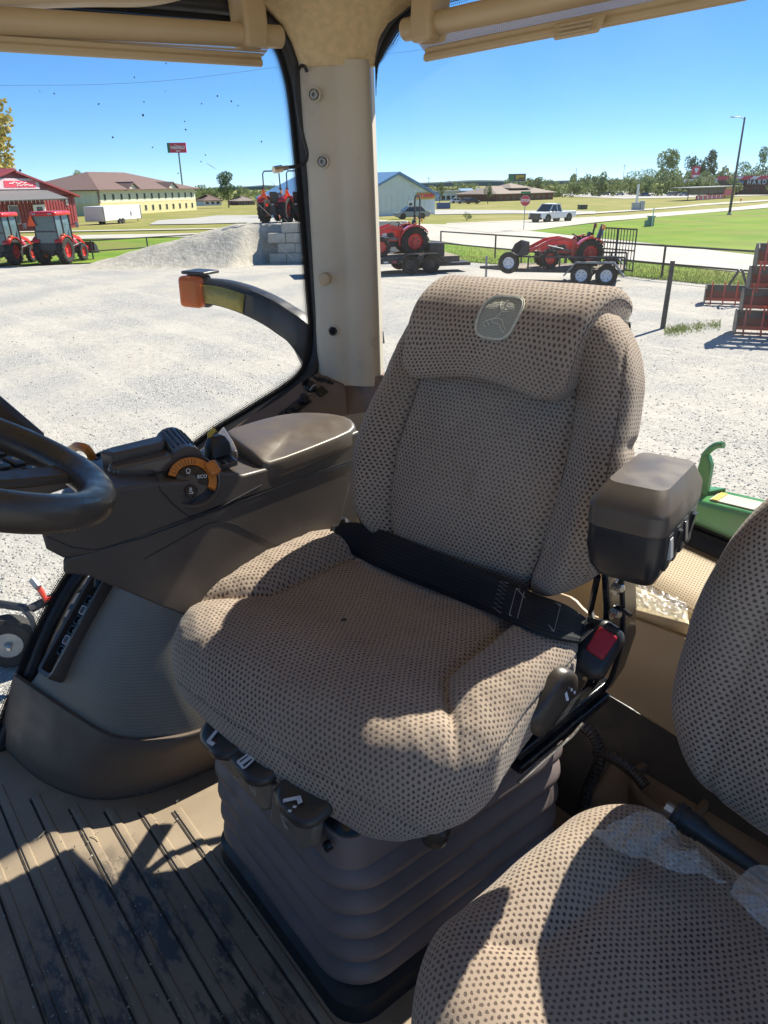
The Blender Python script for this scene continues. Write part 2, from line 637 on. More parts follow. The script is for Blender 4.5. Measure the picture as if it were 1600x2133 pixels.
    dd = t.n('MixShader'); dd.inputs[0].default_value = 0.5; t.l(dfb.outputs[0], dd.inputs[1]); t.l(d2.outputs[0], dd.inputs[2])
    a1 = t.n('MixShader'); a1.inputs[0].default_value = 0.24; t.l(tr.outputs[0], a1.inputs[1]); t.l(dd.outputs[0], a1.inputs[2])
    a2 = t.n('MixShader'); t.l(t.math('ADD', t.math('MULTIPLY', lw.outputs[1], 0.6), 0.16), a2.inputs[0]); t.l(a1.outputs[0], a2.inputs[1]); t.l(gl.outputs[0], a2.inputs[2])
    t.l(a2.outputs[0], t.out.inputs[0])
    bn = t.bump(t.noise(t.obj(), 60, 4, 0.7), 1.0, 0.01)
    t.l(bn, gl.inputs['Normal'])
    plain('manual_paper', (0.62, 0.52, 0.34), 0.6, var=0.15, vscale=12)
    plain('screen', (0.02, 0.024, 0.03), 0.12, var=0)
    plain('amber', (0.95, 0.30, 0.012), 0.15, var=0.1, vscale=30, coat=0.6)
    t = NT('amber_lens')
    t.set(Base_Color=(0.95, 0.27, 0.01), Roughness=0.15, Coat_Weight=0.6)
    tl = t.n('BsdfTranslucent'); tl.inputs[0].default_value = (1.0, 0.30, 0.012, 1)
    mx = t.n('MixShader'); mx.inputs[0].default_value = 0.55
    t.l(t.bsdf.outputs[0], mx.inputs[1]); t.l(tl.outputs[0], mx.inputs[2]); t.l(mx.outputs[0], t.out.inputs[0])
    plain('reflector_yellow', (0.42, 0.34, 0.06), 0.45, var=0.12, vscale=60, dirt=((0.2, 0.15, 0.05), 0.62, 0.8, 40))
    plain('green_paint', (0.035, 0.22, 0.045), 0.35, var=0.15, vscale=4, dirt=((0.25, 0.24, 0.18), 0.70, 0.76, 22), coat=0.3)
    plain('decal', (0.55, 0.52, 0.42), 0.5, var=0.1)
    plain('decal_yellow', (0.6, 0.42, 0.05), 0.5, var=0.1)
    # outdoors
    plain('red_paint', (0.62, 0.022, 0.02), 0.30, var=0.06, vscale=3, coat=0.4)
    plain('orange_red_paint', (0.66, 0.05, 0.02), 0.35, var=0.1, vscale=5, coat=0.2)
    plain('tyre', (0.022, 0.021, 0.020), 0.85, var=0.25, vscale=8, dirt=((0.13, 0.12, 0.105), 0.60, 0.88, 6))
    plain('white_paint', (0.78, 0.78, 0.78), 0.35, var=0.03)
    plain('car_grey', (0.30, 0.31, 0.33), 0.3, metal=0.3, var=0.05, coat=0.5)
    plain('car_blue', (0.05, 0.12, 0.24), 0.3, var=0.05, coat=0.5)
    plain('car_red', (0.30, 0.02, 0.03), 0.3, var=0.05, coat=0.5)
    plain('car_black', (0.02, 0.02, 0.025), 0.3, var=0.05, coat=0.5)
    plain('dark_glass', (0.03, 0.04, 0.05), 0.06, var=0, spec=0.8)
    plain('cab_glass', (0.10, 0.16, 0.18), 0.08, var=0.1, spec=0.7)
    plain('dark_steel', (0.028, 0.029, 0.031), 0.5, var=0.2, vscale=6, dirt=((0.11, 0.10, 0.09), 0.68, 0.86, 10))
    plain('grey_steel', (0.20, 0.21, 0.22), 0.45, metal=0.3, var=0.15, vscale=8)
    plain('wood_deck', (0.25, 0.20, 0.15), 0.8, var=0.25, vscale=6)
    plain('red_siding', (0.23, 0.022, 0.025), 0.55, var=0.08, vscale=2)
    plain('cream_wall', (0.76, 0.66, 0.36), 0.85, var=0.06, vscale=1)
    plain('pale_wall', (0.70, 0.72, 0.58), 0.85, var=0.05, vscale=1)
    plain('roof_brown', (0.155, 0.095, 0.085), 0.85, var=0.15, vscale=2)
    plain('roof_tan', (0.24, 0.19, 0.165), 0.85, var=0.15, vscale=2)
    plain('blue_roof', (0.10, 0.23, 0.42), 0.5, var=0.05, vscale=1)
    plain('pale_metal', (0.58, 0.66, 0.68), 0.5, var=0.04, vscale=1)
    plain('brick', (0.17, 0.065, 0.055), 0.85, var=0.2, vscale=3)
    plain('sign_pink', (0.58, 0.46, 0.50), 0.5, var=0.15, vscale=3)
    plain('sign_red', (0.66, 0.05, 0.09), 0.45, var=0.05)
    plain('sign_white', (0.80, 0.78, 0.78), 0.5, var=0.05)
    plain('sign_green', (0.02, 0.22, 0.10), 0.45, var=0.05)
    plain('traffic_yellow', (0.65, 0.28, 0.03), 0.5, var=0.05)
    plain('galvanised', (0.33, 0.34, 0.34), 0.5, metal=0.5, var=0.1)
    plain('pole_brown', (0.10, 0.09, 0.08), 0.7, var=0.15)
    plain('utility_green', (0.20, 0.33, 0.26), 0.6, var=0.08)
    plain('utility_grey', (0.45, 0.47, 0.45), 0.6, var=0.08)
    plain('window_dark', (0.035, 0.04, 0.045), 0.15, var=0.2, vscale=3)
    plain('stone_block', (0.52, 0.475, 0.39), 0.95, var=0.14, vscale=3, grain=0.9, gscale=30, gdist=0.03)
    plain('black_fence', (0.020, 0.021, 0.023), 0.5, var=0.1, vscale=6)
    plain('dumpster_blue', (0.03, 0.10, 0.28), 0.5, var=0.1)
    plain('dumpster_grey', (0.06, 0.075, 0.065), 0.5, var=0.1)
    plain('awning', (0.10, 0.10, 0.11), 0.6, var=0.1)
    plain('bark', (0.10, 0.075, 0.055), 0.95, var=0.25, vscale=4, grain=0.8, gscale=12, gdist=0.03)
    plain('smv_orange', (0.95, 0.10, 0.02), 0.5, var=0.03)
    plain('blue_cover', (0.12, 0.26, 0.45), 0.6, var=0.1, vscale=10)
    plain('wood_post', (0.045, 0.043, 0.042), 0.8, var=0.3, vscale=15)

    def leaf(name, a, b):
        t = NT(name)
        oi = t.n('ObjectInfo')
        geo = t.n('NewGeometry')
        f = t.ramp(t.noise(t.obj(), 1.3, 3), 0.3, 0.7)
        f2 = t.math('ADD', t.math('MULTIPLY', f, 0.6), t.math('MULTIPLY', geo.outputs['Random Per Island'], 0.4))
        c = t.mix(f2, a, b)
        t.set(Base_Color=c, Roughness=0.75, Specular_IOR_Level=0.2)
        tl = t.n('BsdfTranslucent'); t.l(c, tl.inputs[0])
        mx = t.n('MixShader'); mx.inputs[0].default_value = 0.25
        t.l(t.bsdf.outputs[0], mx.inputs[1]); t.l(tl.outputs[0], mx.inputs[2]); t.l(mx.outputs[0], t.out.inputs[0])
    leaf('leaf_dark', (0.055, 0.10, 0.03), (0.11, 0.17, 0.05))
    leaf('leaf_mid', (0.10, 0.17, 0.04), (0.19, 0.26, 0.07))
    leaf('leaf_light', (0.19, 0.26, 0.075), (0.32, 0.38, 0.13))
    leaf('leaf_autumn', (0.30, 0.27, 0.06), (0.52, 0.42, 0.12))
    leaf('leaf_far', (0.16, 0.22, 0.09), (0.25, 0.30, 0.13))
    leaf('grass_blade', (0.12, 0.19, 0.035), (0.24, 0.28, 0.07))

    # gravel lot
    t = NT('gravel')
    co = t.obj()
    v1 = t.n('TexVoronoi'); v1.inputs['Scale'].default_value = 34; v1.inputs['Randomness'].default_value = 1
    v2 = t.n('TexVoronoi'); v2.inputs['Scale'].default_value = 70
    t.l(co, v1.inputs['Vector']); t.l(co, v2.inputs['Vector'])
    s1 = t.n('SeparateColor'); t.l(v1.outputs['Color'], s1.inputs[0])
    s2 = t.n('SeparateColor'); t.l(v2.outputs['Color'], s2.inputs[0])
    stone = t.math('ADD', t.math('MULTIPLY', s1.outputs[0], 0.55), t.math('MULTIPLY', s2.outputs[1], 0.45))
    c = t.mix(t.ramp(stone, 0.15, 0.85), (0.225, 0.22, 0.21), (0.50, 0.485, 0.455))
    dust = t.ramp(t.noise(co, 0.35, 7, 0.62), 0.40, 0.60)
    dcol = t.mix(t.ramp(t.noise(co, 9, 5), 0.3, 0.7), (0.37, 0.345, 0.30), (0.48, 0.45, 0.395))
    c = t.mix(t.math('MULTIPLY', dust, 0.78), c, dcol)
    grey = t.ramp(t.noise(co, 0.16, 5), 0.5, 0.66)
    c = t.mix(t.math('MULTIPLY', grey, 0.5), c, (0.30, 0.30, 0.30))
    # wheel tracks: long streaks of packed pale dust and of turned-up darker stone
    mp = t.n('Mapping'); mp.inputs['Rotation'].default_value = (0, 0, R_(-62)); mp.inputs['Scale'].default_value = (0.16, 1.5, 1); t.l(co, mp.inputs[0])
    tr1 = t.ramp(t.noise(mp.outputs[0], 0.9, 4, 0.6), 0.52, 0.66)
    c = t.mix(t.math('MULTIPLY', tr1, 0.45), c, (0.50, 0.47, 0.41))
    mp2 = t.n('Mapping'); mp2.inputs['Rotation'].default_value = (0, 0, R_(-30)); mp2.inputs['Scale'].default_value = (0.12, 1.2, 1); t.l(co, mp2.inputs[0])
    tr2 = t.ramp(t.noise(mp2.outputs[0], 1.1, 4, 0.6), 0.54, 0.68)
    c = t.mix(t.math('MULTIPLY', tr2, 0.35), c, (0.33, 0.325, 0.315))
    t.set(Base_Color=c, Roughness=0.95, Specular_IOR_Level=0.2)
    hh = t.math('ADD', t.math('MULTIPLY', v1.outputs['Distance'], -1.0), t.math('MULTIPLY', v2.outputs['Distance'], -0.5))
    hh = t.math('MULTIPLY', hh, t.ramp(dust, 0, 1, 1.0, 0.35))
    t.put(t.bsdf.inputs['Normal'], t.bump(hh, 0.7, 0.018))
    # the ramp: packed pale limestone dust with scattered chips and worn tracks
    t = NT('ramp_dust')
    co = t.obj()
    c = t.mix(t.ramp(t.noise(co, 2.2, 7, 0.65), 0.3, 0.7), (0.42, 0.385, 0.32), (0.57, 0.53, 0.45))
    c = t.mix(t.ramp(t.noise(co, 30, 3), 0.60, 0.75), c, (0.34, 0.32, 0.29))
    t.set(Base_Color=c, Roughness=0.95, Specular_IOR_Level=0.2)
    hh = t.math('ADD', t.noise(co, 6, 6, 0.7), t.math('MULTIPLY', t.noise(co, 40, 3), 0.35))
    t.put(t.bsdf.inputs['Normal'], t.bump(hh, 0.8, 0.10))
    t = NT('stone_chip')
    geo = t.n('NewGeometry')
    r = geo.outputs['Random Per Island']
    t.set(Base_Color=t.mix(r, (0.24, 0.23, 0.21), (0.54, 0.51, 0.465)), Roughness=0.9)

    def turf(name, a, b, c_):
        t = NT(name)
        co = t.obj()
        c = t.mix(t.ramp(t.noise(co, 0.25, 6), 0.3, 0.7), a, b)
        c = t.mix(t.ramp(t.noise(co, 0.09, 6, 0.65), 0.46, 0.66), c, c_)
        ms = t.n('Mapping'); ms.inputs['Scale'].default_value = (1, 1, 1); t.l(co, ms.inputs[0])
        c = t.mix(t.ramp(t.noise(ms.outputs[0], 14, 4), 0.25, 0.75), t.mix(0.35, c, (0.03, 0.05, 0.012)), c)
        t.set(Base_Color=c, Roughness=0.95, Specular_IOR_Level=0.1)
        t.put(t.bsdf.inputs['Normal'], t.bump(t.noise(co, 20, 4), 0.6, 0.05))
    turf('lawn', (0.13, 0.25, 0.025), (0.23, 0.32, 0.042), (0.23, 0.235, 0.065))
    turf('dry_grass', (0.22, 0.24, 0.062), (0.31, 0.29, 0.095), (0.37, 0.31, 0.14))
    turf('far_ground', (0.10, 0.15, 0.05), (0.16, 0.19, 0.08), (0.20, 0.19, 0.10))
    t = plain('concrete', (0.43, 0.405, 0.355), 0.9, var=0.08, vscale=0.4, grain=0.3, gscale=40, gdist=0.01)
    plain('asphalt_pale', (0.36, 0.35, 0.33), 0.9, var=0.1, vscale=0.3)
    plain('kerb', (0.44, 0.42, 0.38), 0.9, var=0.1, vscale=1)
    plain('hill', (0.11, 0.16, 0.15), 1.0, var=0.1, vscale=0.02)


make_materials()


# ================================================================== THE CAB
cab = thing('tractor_cab', 'beige and brown tractor cab seen from its open door, with rear window and roller blinds', 'tractor cab', (0, 0, FLOOR))


def cabpart(mb, name, mat, **kw):
    return mb.build(name, mat, cab, I4, **kw)


# ---- floor mat with its raised ribs
b = MB().box((0.05, -0.42, FLOOR - 0.02), (1.90, 1.90, 0.04))
mat_o = cabpart(b, 'floor_mat', 'floor_rubber', bevel=0.008)
rib_me = None
starts = {0: -0.40, 1: -0.45, 2: -0.50, 3: -0.56, 4: -0.65, 5: -0.74, 6: -0.84}
for k in range(11):
    y = -0.285 - 0.0605 * k
    x0 = starts.get(k, -0.86)
    x1 = 0.42
    L = x1 - x0
    sec = [(-0.011, -0.002), (-0.0065, 0.0032), (-0.003, 0.0035), (0.003, 0.0035), (0.0065, 0.0032), (0.011, -0.002)]
    r = MB().prism(sec, lambda p, q, t: V(t, y + p, FLOOR + q), x0, x1)
    r.build('rib', 'floor_rubber', mat_o, I4, smooth=30)
    # dark strip laid beside each rib: its edge shadow and dirt painted as colour
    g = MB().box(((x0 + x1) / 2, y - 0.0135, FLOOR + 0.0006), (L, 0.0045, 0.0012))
    g.build('rib_shadow_strip', 'rib_shadow_dirt', mat_o, I4, smooth=0)
# litter: straws and grit on the mat
lit = MB()
for k in range(260):
    u, v = random.uniform(0, 560), random.uniform(1640, 2130)
    p = WF.z(u, v, FLOOR)
    if p.x < -0.75 or p.x > 0.3 or p.y > -0.27: continue
    s = random.uniform(0.0008, 0.0026)
    lit.box((p.x, p.y, FLOOR + 0.004 + s / 2), (s, s * random.uniform(.6, 1.6), s), Matrix.Rotation(random.uniform(0, 3), 3, 'Z'))
tag(cabpart(lit, 'floor_grit', 'stone_chip', smooth=0), kind='stuff')
for (u0, v0, u1, v1) in ((188, 1742, 205, 1752), (80, 1745, 95, 1730), (285, 1655, 300, 1649)):
    a, c = WF.z(u0, v0, FLOOR + .005), WF.z(u1, v1, FLOOR + .005)
    cabpart(MB().tube([a, (a + c) / 2 + V(0, .004, .002), c], 0.0009, 5), 'straw', 'manual_paper')

# ---- fender bulge beside the seat
C0 = catmull([(-.905, -.55, 1.6), (-.83, -.535, 1.6), (-.70, -.505, 1.6), (-.565, -.436, 1.6), (-.495, -.33, 1.6), (-.468, -.178, 1.6), (-.46, 0.02, 1.6), (-.46, .16, 1.6)], 8)
C1 = catmull([(-.885, -.485, 1.785), (-.80, -.46, 1.78), (-.665, -.415, 1.765), (-.535, -.36, 1.75), (-.468, -.275, 1.745), (-.440, -.18, 1.74), (-.435, .02, 1.74), (-.435, .16, 1.74)], 8)
C3 = catmull([(-.872, -.485, 1.67), (-.868, -.385, 1.83), (-.868, -.31, 1.92), (-.865, -.23, 2.0), (-.86, -.13, 2.09), (-.855, -.03, 2.165), (-.85, .06, 2.22), (-.84, .16, 2.28)], 8)
skirt = MB()
n = len(C0)
rings = []
for i in range(n):
    a, c = C0[i], C1[i]
    out = (c - a); out.z = 0
    rings.append([a + V(0, 0, -.01), a + V(0, 0, .012), a.lerp(c, .35) - out * .10, a.lerp(c, .75), c + V(0, 0, -.004), c + V(-.004, .004, .004), c + V(-.014, .012, .002), c + V(-.02, .016, -.03)])
skirt.loft(rings, False, cap=False)
cabpart(skirt, 'fender_skirt', 'brown_plastic_matte', smooth=50, solid=0.004)
fen = MB()


def fender_pt(i, t):
    a = C1[i] + V(-.010, .010, -.012)
    c = C3[i]
    m = V(a.x * .78 + c.x * .22, a.y * .82 + c.y * .18, a.z * .28 + c.z * .72)
    return a * (1 - t) ** 2 + m * 2 * t * (1 - t) + c * t * t


rings = [[fender_pt(i, k / 20) for k in range(21)] for i in range(n)]
fuv = []
for i in range(n):
    ln = 0
    for k in range(21):
        if k: ln += (rings[i][k] - rings[i][k - 1]).length
        fuv.append((i * 0.0158, ln))
fen.loft(rings, False, cap=False)
fen.uv = fuv
fender_panel = cabpart(fen, 'fender_panel', 'fender_vinyl', smooth=180)

# ---- connector tray let into the fender


def fender_hit(u, v):
    d = WF.ray(u, v).normalized()
    best = None
    for i in range(n - 1):
        for s in (0, .5):
            for k in range(41):
                p = fender_pt(i, k / 40).lerp(fender_pt(i + 1, k / 40), s)
                e = (p - WF.C).cross(d).length + .02 * max(0, (p - WF.C).length - 2.2)
                if best is None or e < best[0]:
                    best = (e, p)
    return best[1]


A, B_ = fender_hit(122, 1398), fender_hit(236, 1192)
Sx = fender_hit(215, 1330)
tm = basis((A + B_) / 2, B_ - A, (A + B_) / 2 - Sx)
tn = tm.to_3x3() @ V(0, 0, 1)
if tn.dot(WF.C - A) < 0:
    tm = basis((A + B_) / 2, A - B_, (A + B_) / 2 - Sx)
    tn = tm.to_3x3() @ V(0, 0, 1)
tm = Matrix.Translation(tn * .016) @ tm
TL = (B_ - A).length
ring_o, ring_i = rrect(TL / 2 + .02, .036, .016), rrect(TL / 2 + .008, .024, .010)
tray = MB()
zz = (0.0, 0.012, 0.012, -0.03)
tray.loft([[tm @ V(p[0], p[1], -.02) for p in ring_o], [tm @ V(p[0], p[1], .012) for p in ring_o], [tm @ V(p[0] * .985, p[1] * .93, .016) for p in ring_o], [tm @ V(p[0], p[1], .014) for p in ring_i], [tm @ V(p[0], p[1], -.018) for p in ring_i]], cap=False)
tray_o = cabpart(tray, 'connector_tray', 'brown_plastic', smooth=40)
MB().add([tm @ V(p[0], p[1], -.016) for p in ring_i], [tuple(range(len(ring_i)))]).build('tray_floor', 'black_plastic', tray_o, I4, smooth=0)
for k in range(6):
    x = -TL / 2 + .05 + k * (TL - .13) / 5.2
    sh = rrect(.0115, .0125, .005, 3)
    s = MB()
    s.loft([[tm @ V(x + p[0], .001 + p[1], -.016) for p in sh], [tm @ V(x + p[0], .001 + p[1], .006) for p in sh], [tm @ V(x + p[0] * .72, .001 + p[1] * .72, .006) for p in sh], [tm @ V(x + p[0] * .72, .001 + p[1] * .72, -.004) for p in sh]])
    so = s.build('socket', 'black_plastic' if k not in (1, 4) else 'print_grey', tray_o, I4, smooth=40)
    MB().box(tm @ V(x, .001, -.001), (.006, .006, .004), tm.to_3x3()).build('pin', 'galvanised', so, I4, smooth=0)
MB().tube([tm @ V(TL / 2 - .045, -.004, 0.0), tm @ V(TL / 2 - .02, 0, .010), tm @ V(TL / 2 + .01, .004, .004)], .013, 10).build('latch', 'black_plastic', tray_o, I4)

# ---- right-hand window: rubber seal, printed dot border, glass
WX = -.885
edge_px = [(-40, 1640), (0, 1536), (45, 1425), (100, 1292), (165, 1183), (290, 1048), (420, 927), (520, 862), (590, 818), (630, 785), (650, 745), (656, 690), (650, 600), (640, 470), (628, 340), (615, 210), (604, 150), (585, 95), (550, 55), (500, 32), (300, 12), (0, -15), (-300, -40)]
edge = catmull([WF.x(u, v, WX) for u, v in edge_px], 6)


def inward(pts, i):
    d = pts[min(i + 1, len(pts) - 1)] - pts[max(i - 1, 0)]
    nrm = V(0, d.z, -d.y)
    nrm.normalize()
    return -nrm


seal = MB()
rings = []
for i, p in enumerate(edge):
    w = inward(edge, i)
    sgn = 1.0
    rings.append([p + w * a + V(h, 0, 0) for a, h in ((.004, -.012), (.005, .006), (-.002, .018), (-.014, .022), (-.026, .016), (-.030, .004), (-.030, -.014))])
seal.loft(rings)
cabpart(seal, 'window_seal', 'black_rubber', smooth=50)
fr = MB()
pts, uvs = [], []
acc = 0
for i, p in enumerate(edge):
    if i: acc += (edge[i] - edge[i - 1]).length
    w = inward(edge, i)
    pts += [p + V(-.006, 0, 0), p + w * .036 + V(-.006, 0, 0)]
    uvs += [(acc, 0), (acc, 1)]
fr.add(pts, [(2 * i, 2 * i + 2, 2 * i + 3, 2 * i + 1) for i in range(len(edge) - 1)])
fr.uv = uvs
cabpart(fr, 'window_dot_border', 'frit', smooth=0)
gl = MB().add([V(WX - .012, p.y, p.z) for p in edge] + [V(WX - .012, -1.4, 3.3), V(WX - .012, -1.4, 1.5)], [tuple(range(len(edge) + 2))])
side_glass = cabpart(gl, 'side_window', 'glass', smooth=0, recalc=False)
# bugs and chips stuck to the side glass
bug = MB()
for (u, v, l) in ((298, 240, 5), (346, 132, 3), (280, 161, 3), (113, 195, 3), (205, 217, 3), (235, 286, 4), (387, 270, 4), (385, 253, 3), (420, 216, 3), (453, 200, 4), (482, 211, 4), (496, 220, 3), (545, 295, 4), (42, 355, 5), (318, 307, 3), (419, 337, 3), (371, 361, 3), (542, 120, 3), (300, 212, 3), (530, 176, 2), (83, 190, 2), (428, 323, 3), (207, 216, 2), (345, 190, 2)):
    p = WF.x(u, v, WX - .010)
    bug.cyl(p, p + V(.0015, 0, 0), l * .00055, l * .0003, 7)
tag(cabpart(bug, 'bug_splats', 'pole_brown', smooth=0), kind='stuff')
chip = MB()
for (u0, v0, u1, v1) in ((530, 418, 582, 466), (562, 376, 590, 402), (580, 512, 612, 540), (361, 300, 376, 306), (430, 340, 450, 352), (592, 456, 602, 466), (538, 430, 540, 428)):
    a, c = WF.x(u0, v0, WX - .009), WF.x(u1, v1, WX - .009)
    chip.tube([a, a.lerp(c, .5), c], [.0004, .0008, .0004], 4)
tag(cabpart(chip, 'glass_scratches', 'print_white', smooth=0), kind='stuff')

# ---- shelf along the window with its sockets, then the moulding under the pillar
out_px = [(380, 968), (430, 930), (520, 872), (590, 828), (632, 795), (662, 778)]
in_px = [(470, 985), (520, 945), (585, 905), (640, 872), (690, 835), (716, 800)]
shelf = MB()
rings = []
so_, si_ = catmull([WF.x(u, v, -.868) for u, v in out_px], 4), catmull([WF.x(u, v, -.785) for u, v in in_px], 4)
for o_, i_ in zip(so_, si_):
    rings.append([o_ + V(-.01, 0, -.02), o_ + V(0, 0, .004), o_.lerp(i_, .5) + V(0, 0, .002), i_, i_ + V(.008, -.002, -.01), i_ + V(.03, -.006, -.10), i_ + V(.05, 0, -.75)])
shelf.loft(rings, False, cap=False)
shelf_o = cabpart(shelf, 'window_shelf', 'trim_brown', smooth=45, solid=0.004)


def shelf_pt(u, v):
    """a place on the shelf's slope"""
    best = None
    d = WF.ray(u, v).normalized()
    for k in range(len(so_) - 1):
        for t in (0, .25, .5, .75):
            for s in (.1, .2, .3, .4, .5, .6, .7, .8, .9):
                p = so_[k].lerp(so_[k + 1], t).lerp(si_[k].lerp(si_[k + 1], t), s)
                e = (p - WF.C).cross(d).length
                if best is None or e < best[0]:
                    best = (e, p, (so_[k + 1] - so_[k]).normalized(), (si_[k] - so_[k]).normalized())
    return best[1], best[2], best[3]


def on_shelf(u, v, h=0.0):
    p, a, c = shelf_pt(u, v)
    nrm = a.cross(c)
    if nrm.z < 0: nrm = -nrm
    return basis(p + nrm * h, a, nrm.cross(a)), nrm


for k in range(12):
    m, nr = on_shelf(655 + 3.2 * k, 790 + 0.6 * k, .003)
    MB().box(m.translation, (.0028, .020, .004), m.to_3x3()).build('vent_slit', 'black_plastic', shelf_o, I4, smooth=0)
m, nr = on_shelf(648, 812, .002)
sk = MB().lathe([(.016, 0), (.016, .012), (.011, .016), (.010, .024), (.004, .026)], m.translation, nr, 16).build('power_socket', 'black_plastic', shelf_o, I4)
MB().tube([m @ V(.012 * math.cos(t), -.012, .012 + .012 * math.sin(t)) for t in np.linspace(0, 3.1, 8)], .0018, 6).build('socket_loop', 'print_grey', sk, I4)
MB().box(m @ V(-.006, .012, .026), (.026, .004, .026), m.to_3x3()).build('socket_cap', 'black_plastic', sk, I4, bevel=.002)
m, nr = on_shelf(669, 818, .003)
MB().box(m.translation, (.030, .028, .006), m.to_3x3()).build('blank_switch', 'black_metal', shelf_o, I4, bevel=.002)
m, nr = on_shelf(622, 842, .002)
fl = MB().box(m.translation, (.062, .034, .004), m.to_3x3()).build('socket_plate', 'black_plastic', shelf_o, I4, bevel=.003)
for dx, h in ((.016, .022), (-.016, .012)):
    MB().lathe([(.013, 0), (.013, h * .6), (.010, h * .7), (.010, h), (.003, h + .001)], m @ V(dx, 0, .002), nr, 16).build('round_socket', 'black_rubber', fl, I4)
ch = [m @ V(.03 + .012 * math.sin(t), -.018 + .006 * t, .018 + .004 * math.cos(2 * t)) for t in np.linspace(0, 3, 10)]
MB().tube(ch, .0011, 5).build('bead_chain', 'steel', fl, I4)
m, nr = on_shelf(596, 863, .002)
rk = MB().box(m.translation, (.042, .026, .004), m.to_3x3()).build('rocker_switch', 'black_plastic', shelf_o, I4, bevel=.003)
for dx in (-.009, .004):
    MB().box(m @ V(dx, 0, .005), (.009, .019, .008), m.to_3x3()).build('rocker', 'black_metal', rk, I4, bevel=.001)

# pillar and the moulding at its foot
def psec(left, right, grow=0.0, L=-.868, Rx=-.735):
    l, r = WF.x(*left, L), WF.x(*right, Rx)
    zc = (l.z + r.z) / 2
    l.z = r.z = zc
    d = (r - l)
    nrm = V(.60, -.80, 0).normalized() * .72
    q = [l + V(-.03, .02, 0), l, l + d * .08 + nrm * .014, l + d * .30 + nrm * .022, l + d * .44 + nrm * .026, l + d * .52 + nrm * .019, l + d * .60 + nrm * .028, l + d * .78 + nrm * .032, l + d * .93 + nrm * .026, r + nrm * .010, r - nrm * .01, r - nrm * .06, l - nrm * .07 + V(0, .02, 0)]
    return q


pil = MB()
pk = [psec((664, 800), (792, 800)), psec((661, 740), (790, 740)), psec((657, 640), (787, 640)), psec((650, 520), (783, 520)), psec((641, 380), (778, 380)), psec((630, 250), (773, 250)), psec((622, 150), (769, 150)), psec((619, 128), (768, 128))]
pil.loft(pk)
pillar = cabpart(pil, 'rear_pillar', 'pillar_plastic', smooth=60)
nrm = V(.60, -.80, 0).normalized()
for (u, v) in ((658, 198), (675, 337), (697, 688)):
    p = WF.x(u, v, -.822)
    bo = MB().lathe([(.017, -.004), (.017, .001), (.0135, .002), (.0135, -.008)], p + nrm * .012, nrm, 20).build('bolt_cup', 'pillar_plastic', pillar, I4)
    MB().lathe([(.0105, -.006), (.0105, .003), (.009, .0045), (.0045, .0045), (.004, -.002)], p + nrm * .012, nrm, 12).build('bolt', 'galvanised' if v < 600 else 'black_metal', bo, I4)
p = WF.x(680, 580, -.815)
MB().lathe([(.017, -.006), (.017, .010), (.0145, .013), (.006, .0145)], p + nrm * .010, nrm, 20).build('cover_cap', 'beige_plastic', pillar, I4)

foot = MB()
foot.loft([psec((700, 775), (796, 782), L=-.86, Rx=-.73), psec((708, 800), (803, 800), L=-.845, Rx=-.722), psec((690, 870), (815, 850), L=-.80, Rx=-.70), psec((680, 960), (850, 960), L=-.72, Rx=-.64), psec((650, 1160), (880, 1200), L=-.66, Rx=-.58)])
cabpart(foot, 'pillar_foot', 'trim_brown', smooth=60)
# wall behind the console: grey perforated panel
g = MB().grid(lambda u, v: V(-.70 + .10 * u + .03 * v, .06 + .50 * u, 1.66 + .70 * v), 10, 10, lambda u, v: (u * .5, v * .7))
cabpart(g, 'side_lining', 'fender_vinyl', smooth=180)

# felt collar where the pillar meets the roof
lft = [(621, 142), (616, 122), (604, 92), (585, 62), (552, 36), (500, 14), (430, -8)]
rgt = [(0, 0), (.004, .016), (.018, .05), (.042, .085), (.085, .115), (.14, .142), (.21, .17)]
z0 = WF.x(621, 142, -.868).z
rings = []
for (u, v), (e, dz) in zip(lft, rgt):
    l = WF.x(u, v, -.872)
    r = V(-.735 + e * .72, .585 + e * .70, 0)
    r.z = l.z = z0 + dz
    d = r - l
    q = []
    for k in range(15):
        t = k / 14
        bulge = (math.sin(math.pi * t) ** .7) * (.034 + .10 * (e / .2) ** 1.2)
        q.append(l + d * t + nrm * bulge)
    q += [r - nrm * .03, l - nrm * .03]
    rings.append(q)
f = MB().loft(rings)
cabpart(f, 'felt_collar', 'felt', smooth=60)
# roof: felt headliner with a moulded edge, and the shell above it
zr = z0 + .172
roof = MB().box((0.0, -.22, zr + .05), (1.86, 2.30, .06))
cabpart(roof, 'headliner', 'felt', bevel=.02)
shell = MB().box((0.0, -.26, zr + .13), (2.05, 2.42, .09))
cabpart(shell, 'roof_shell', 'green_paint', bevel=.03)
pts = [WF.x(u, v, -.845) for u, v in ((-260, 20), (-100, 22), (60, 16), (200, 12), (300, 12), (370, 2), (420, -20))]
tr_ = MB()
tr_.loft([[p + V(.02, 0, .035), p + V(.015, 0, .004), p, p + V(-.03, 0, .002), p + V(-.05, 0, .04)] for p in catmull(pts, 4)])
cabpart(tr_, 'roof_trim', 'beige_plastic', smooth=50)

# ---- rear window
RG = catmull([(-.742, .592, 0), (-.62, .705, 0), (-.40, .80, 0), (0, .855, 0), (.40, .80, 0), (.62, .705, 0), (.742, .592, 0)], 8)
zb, zt = 2.135, 3.33
g = MB()
g.loft([[V(p.x, p.y, zb) for p in RG], [V(p.x, p.y, zt) for p in RG]], False, cap=False)
cabpart(g, 'rear_window', 'glass', smooth=180)


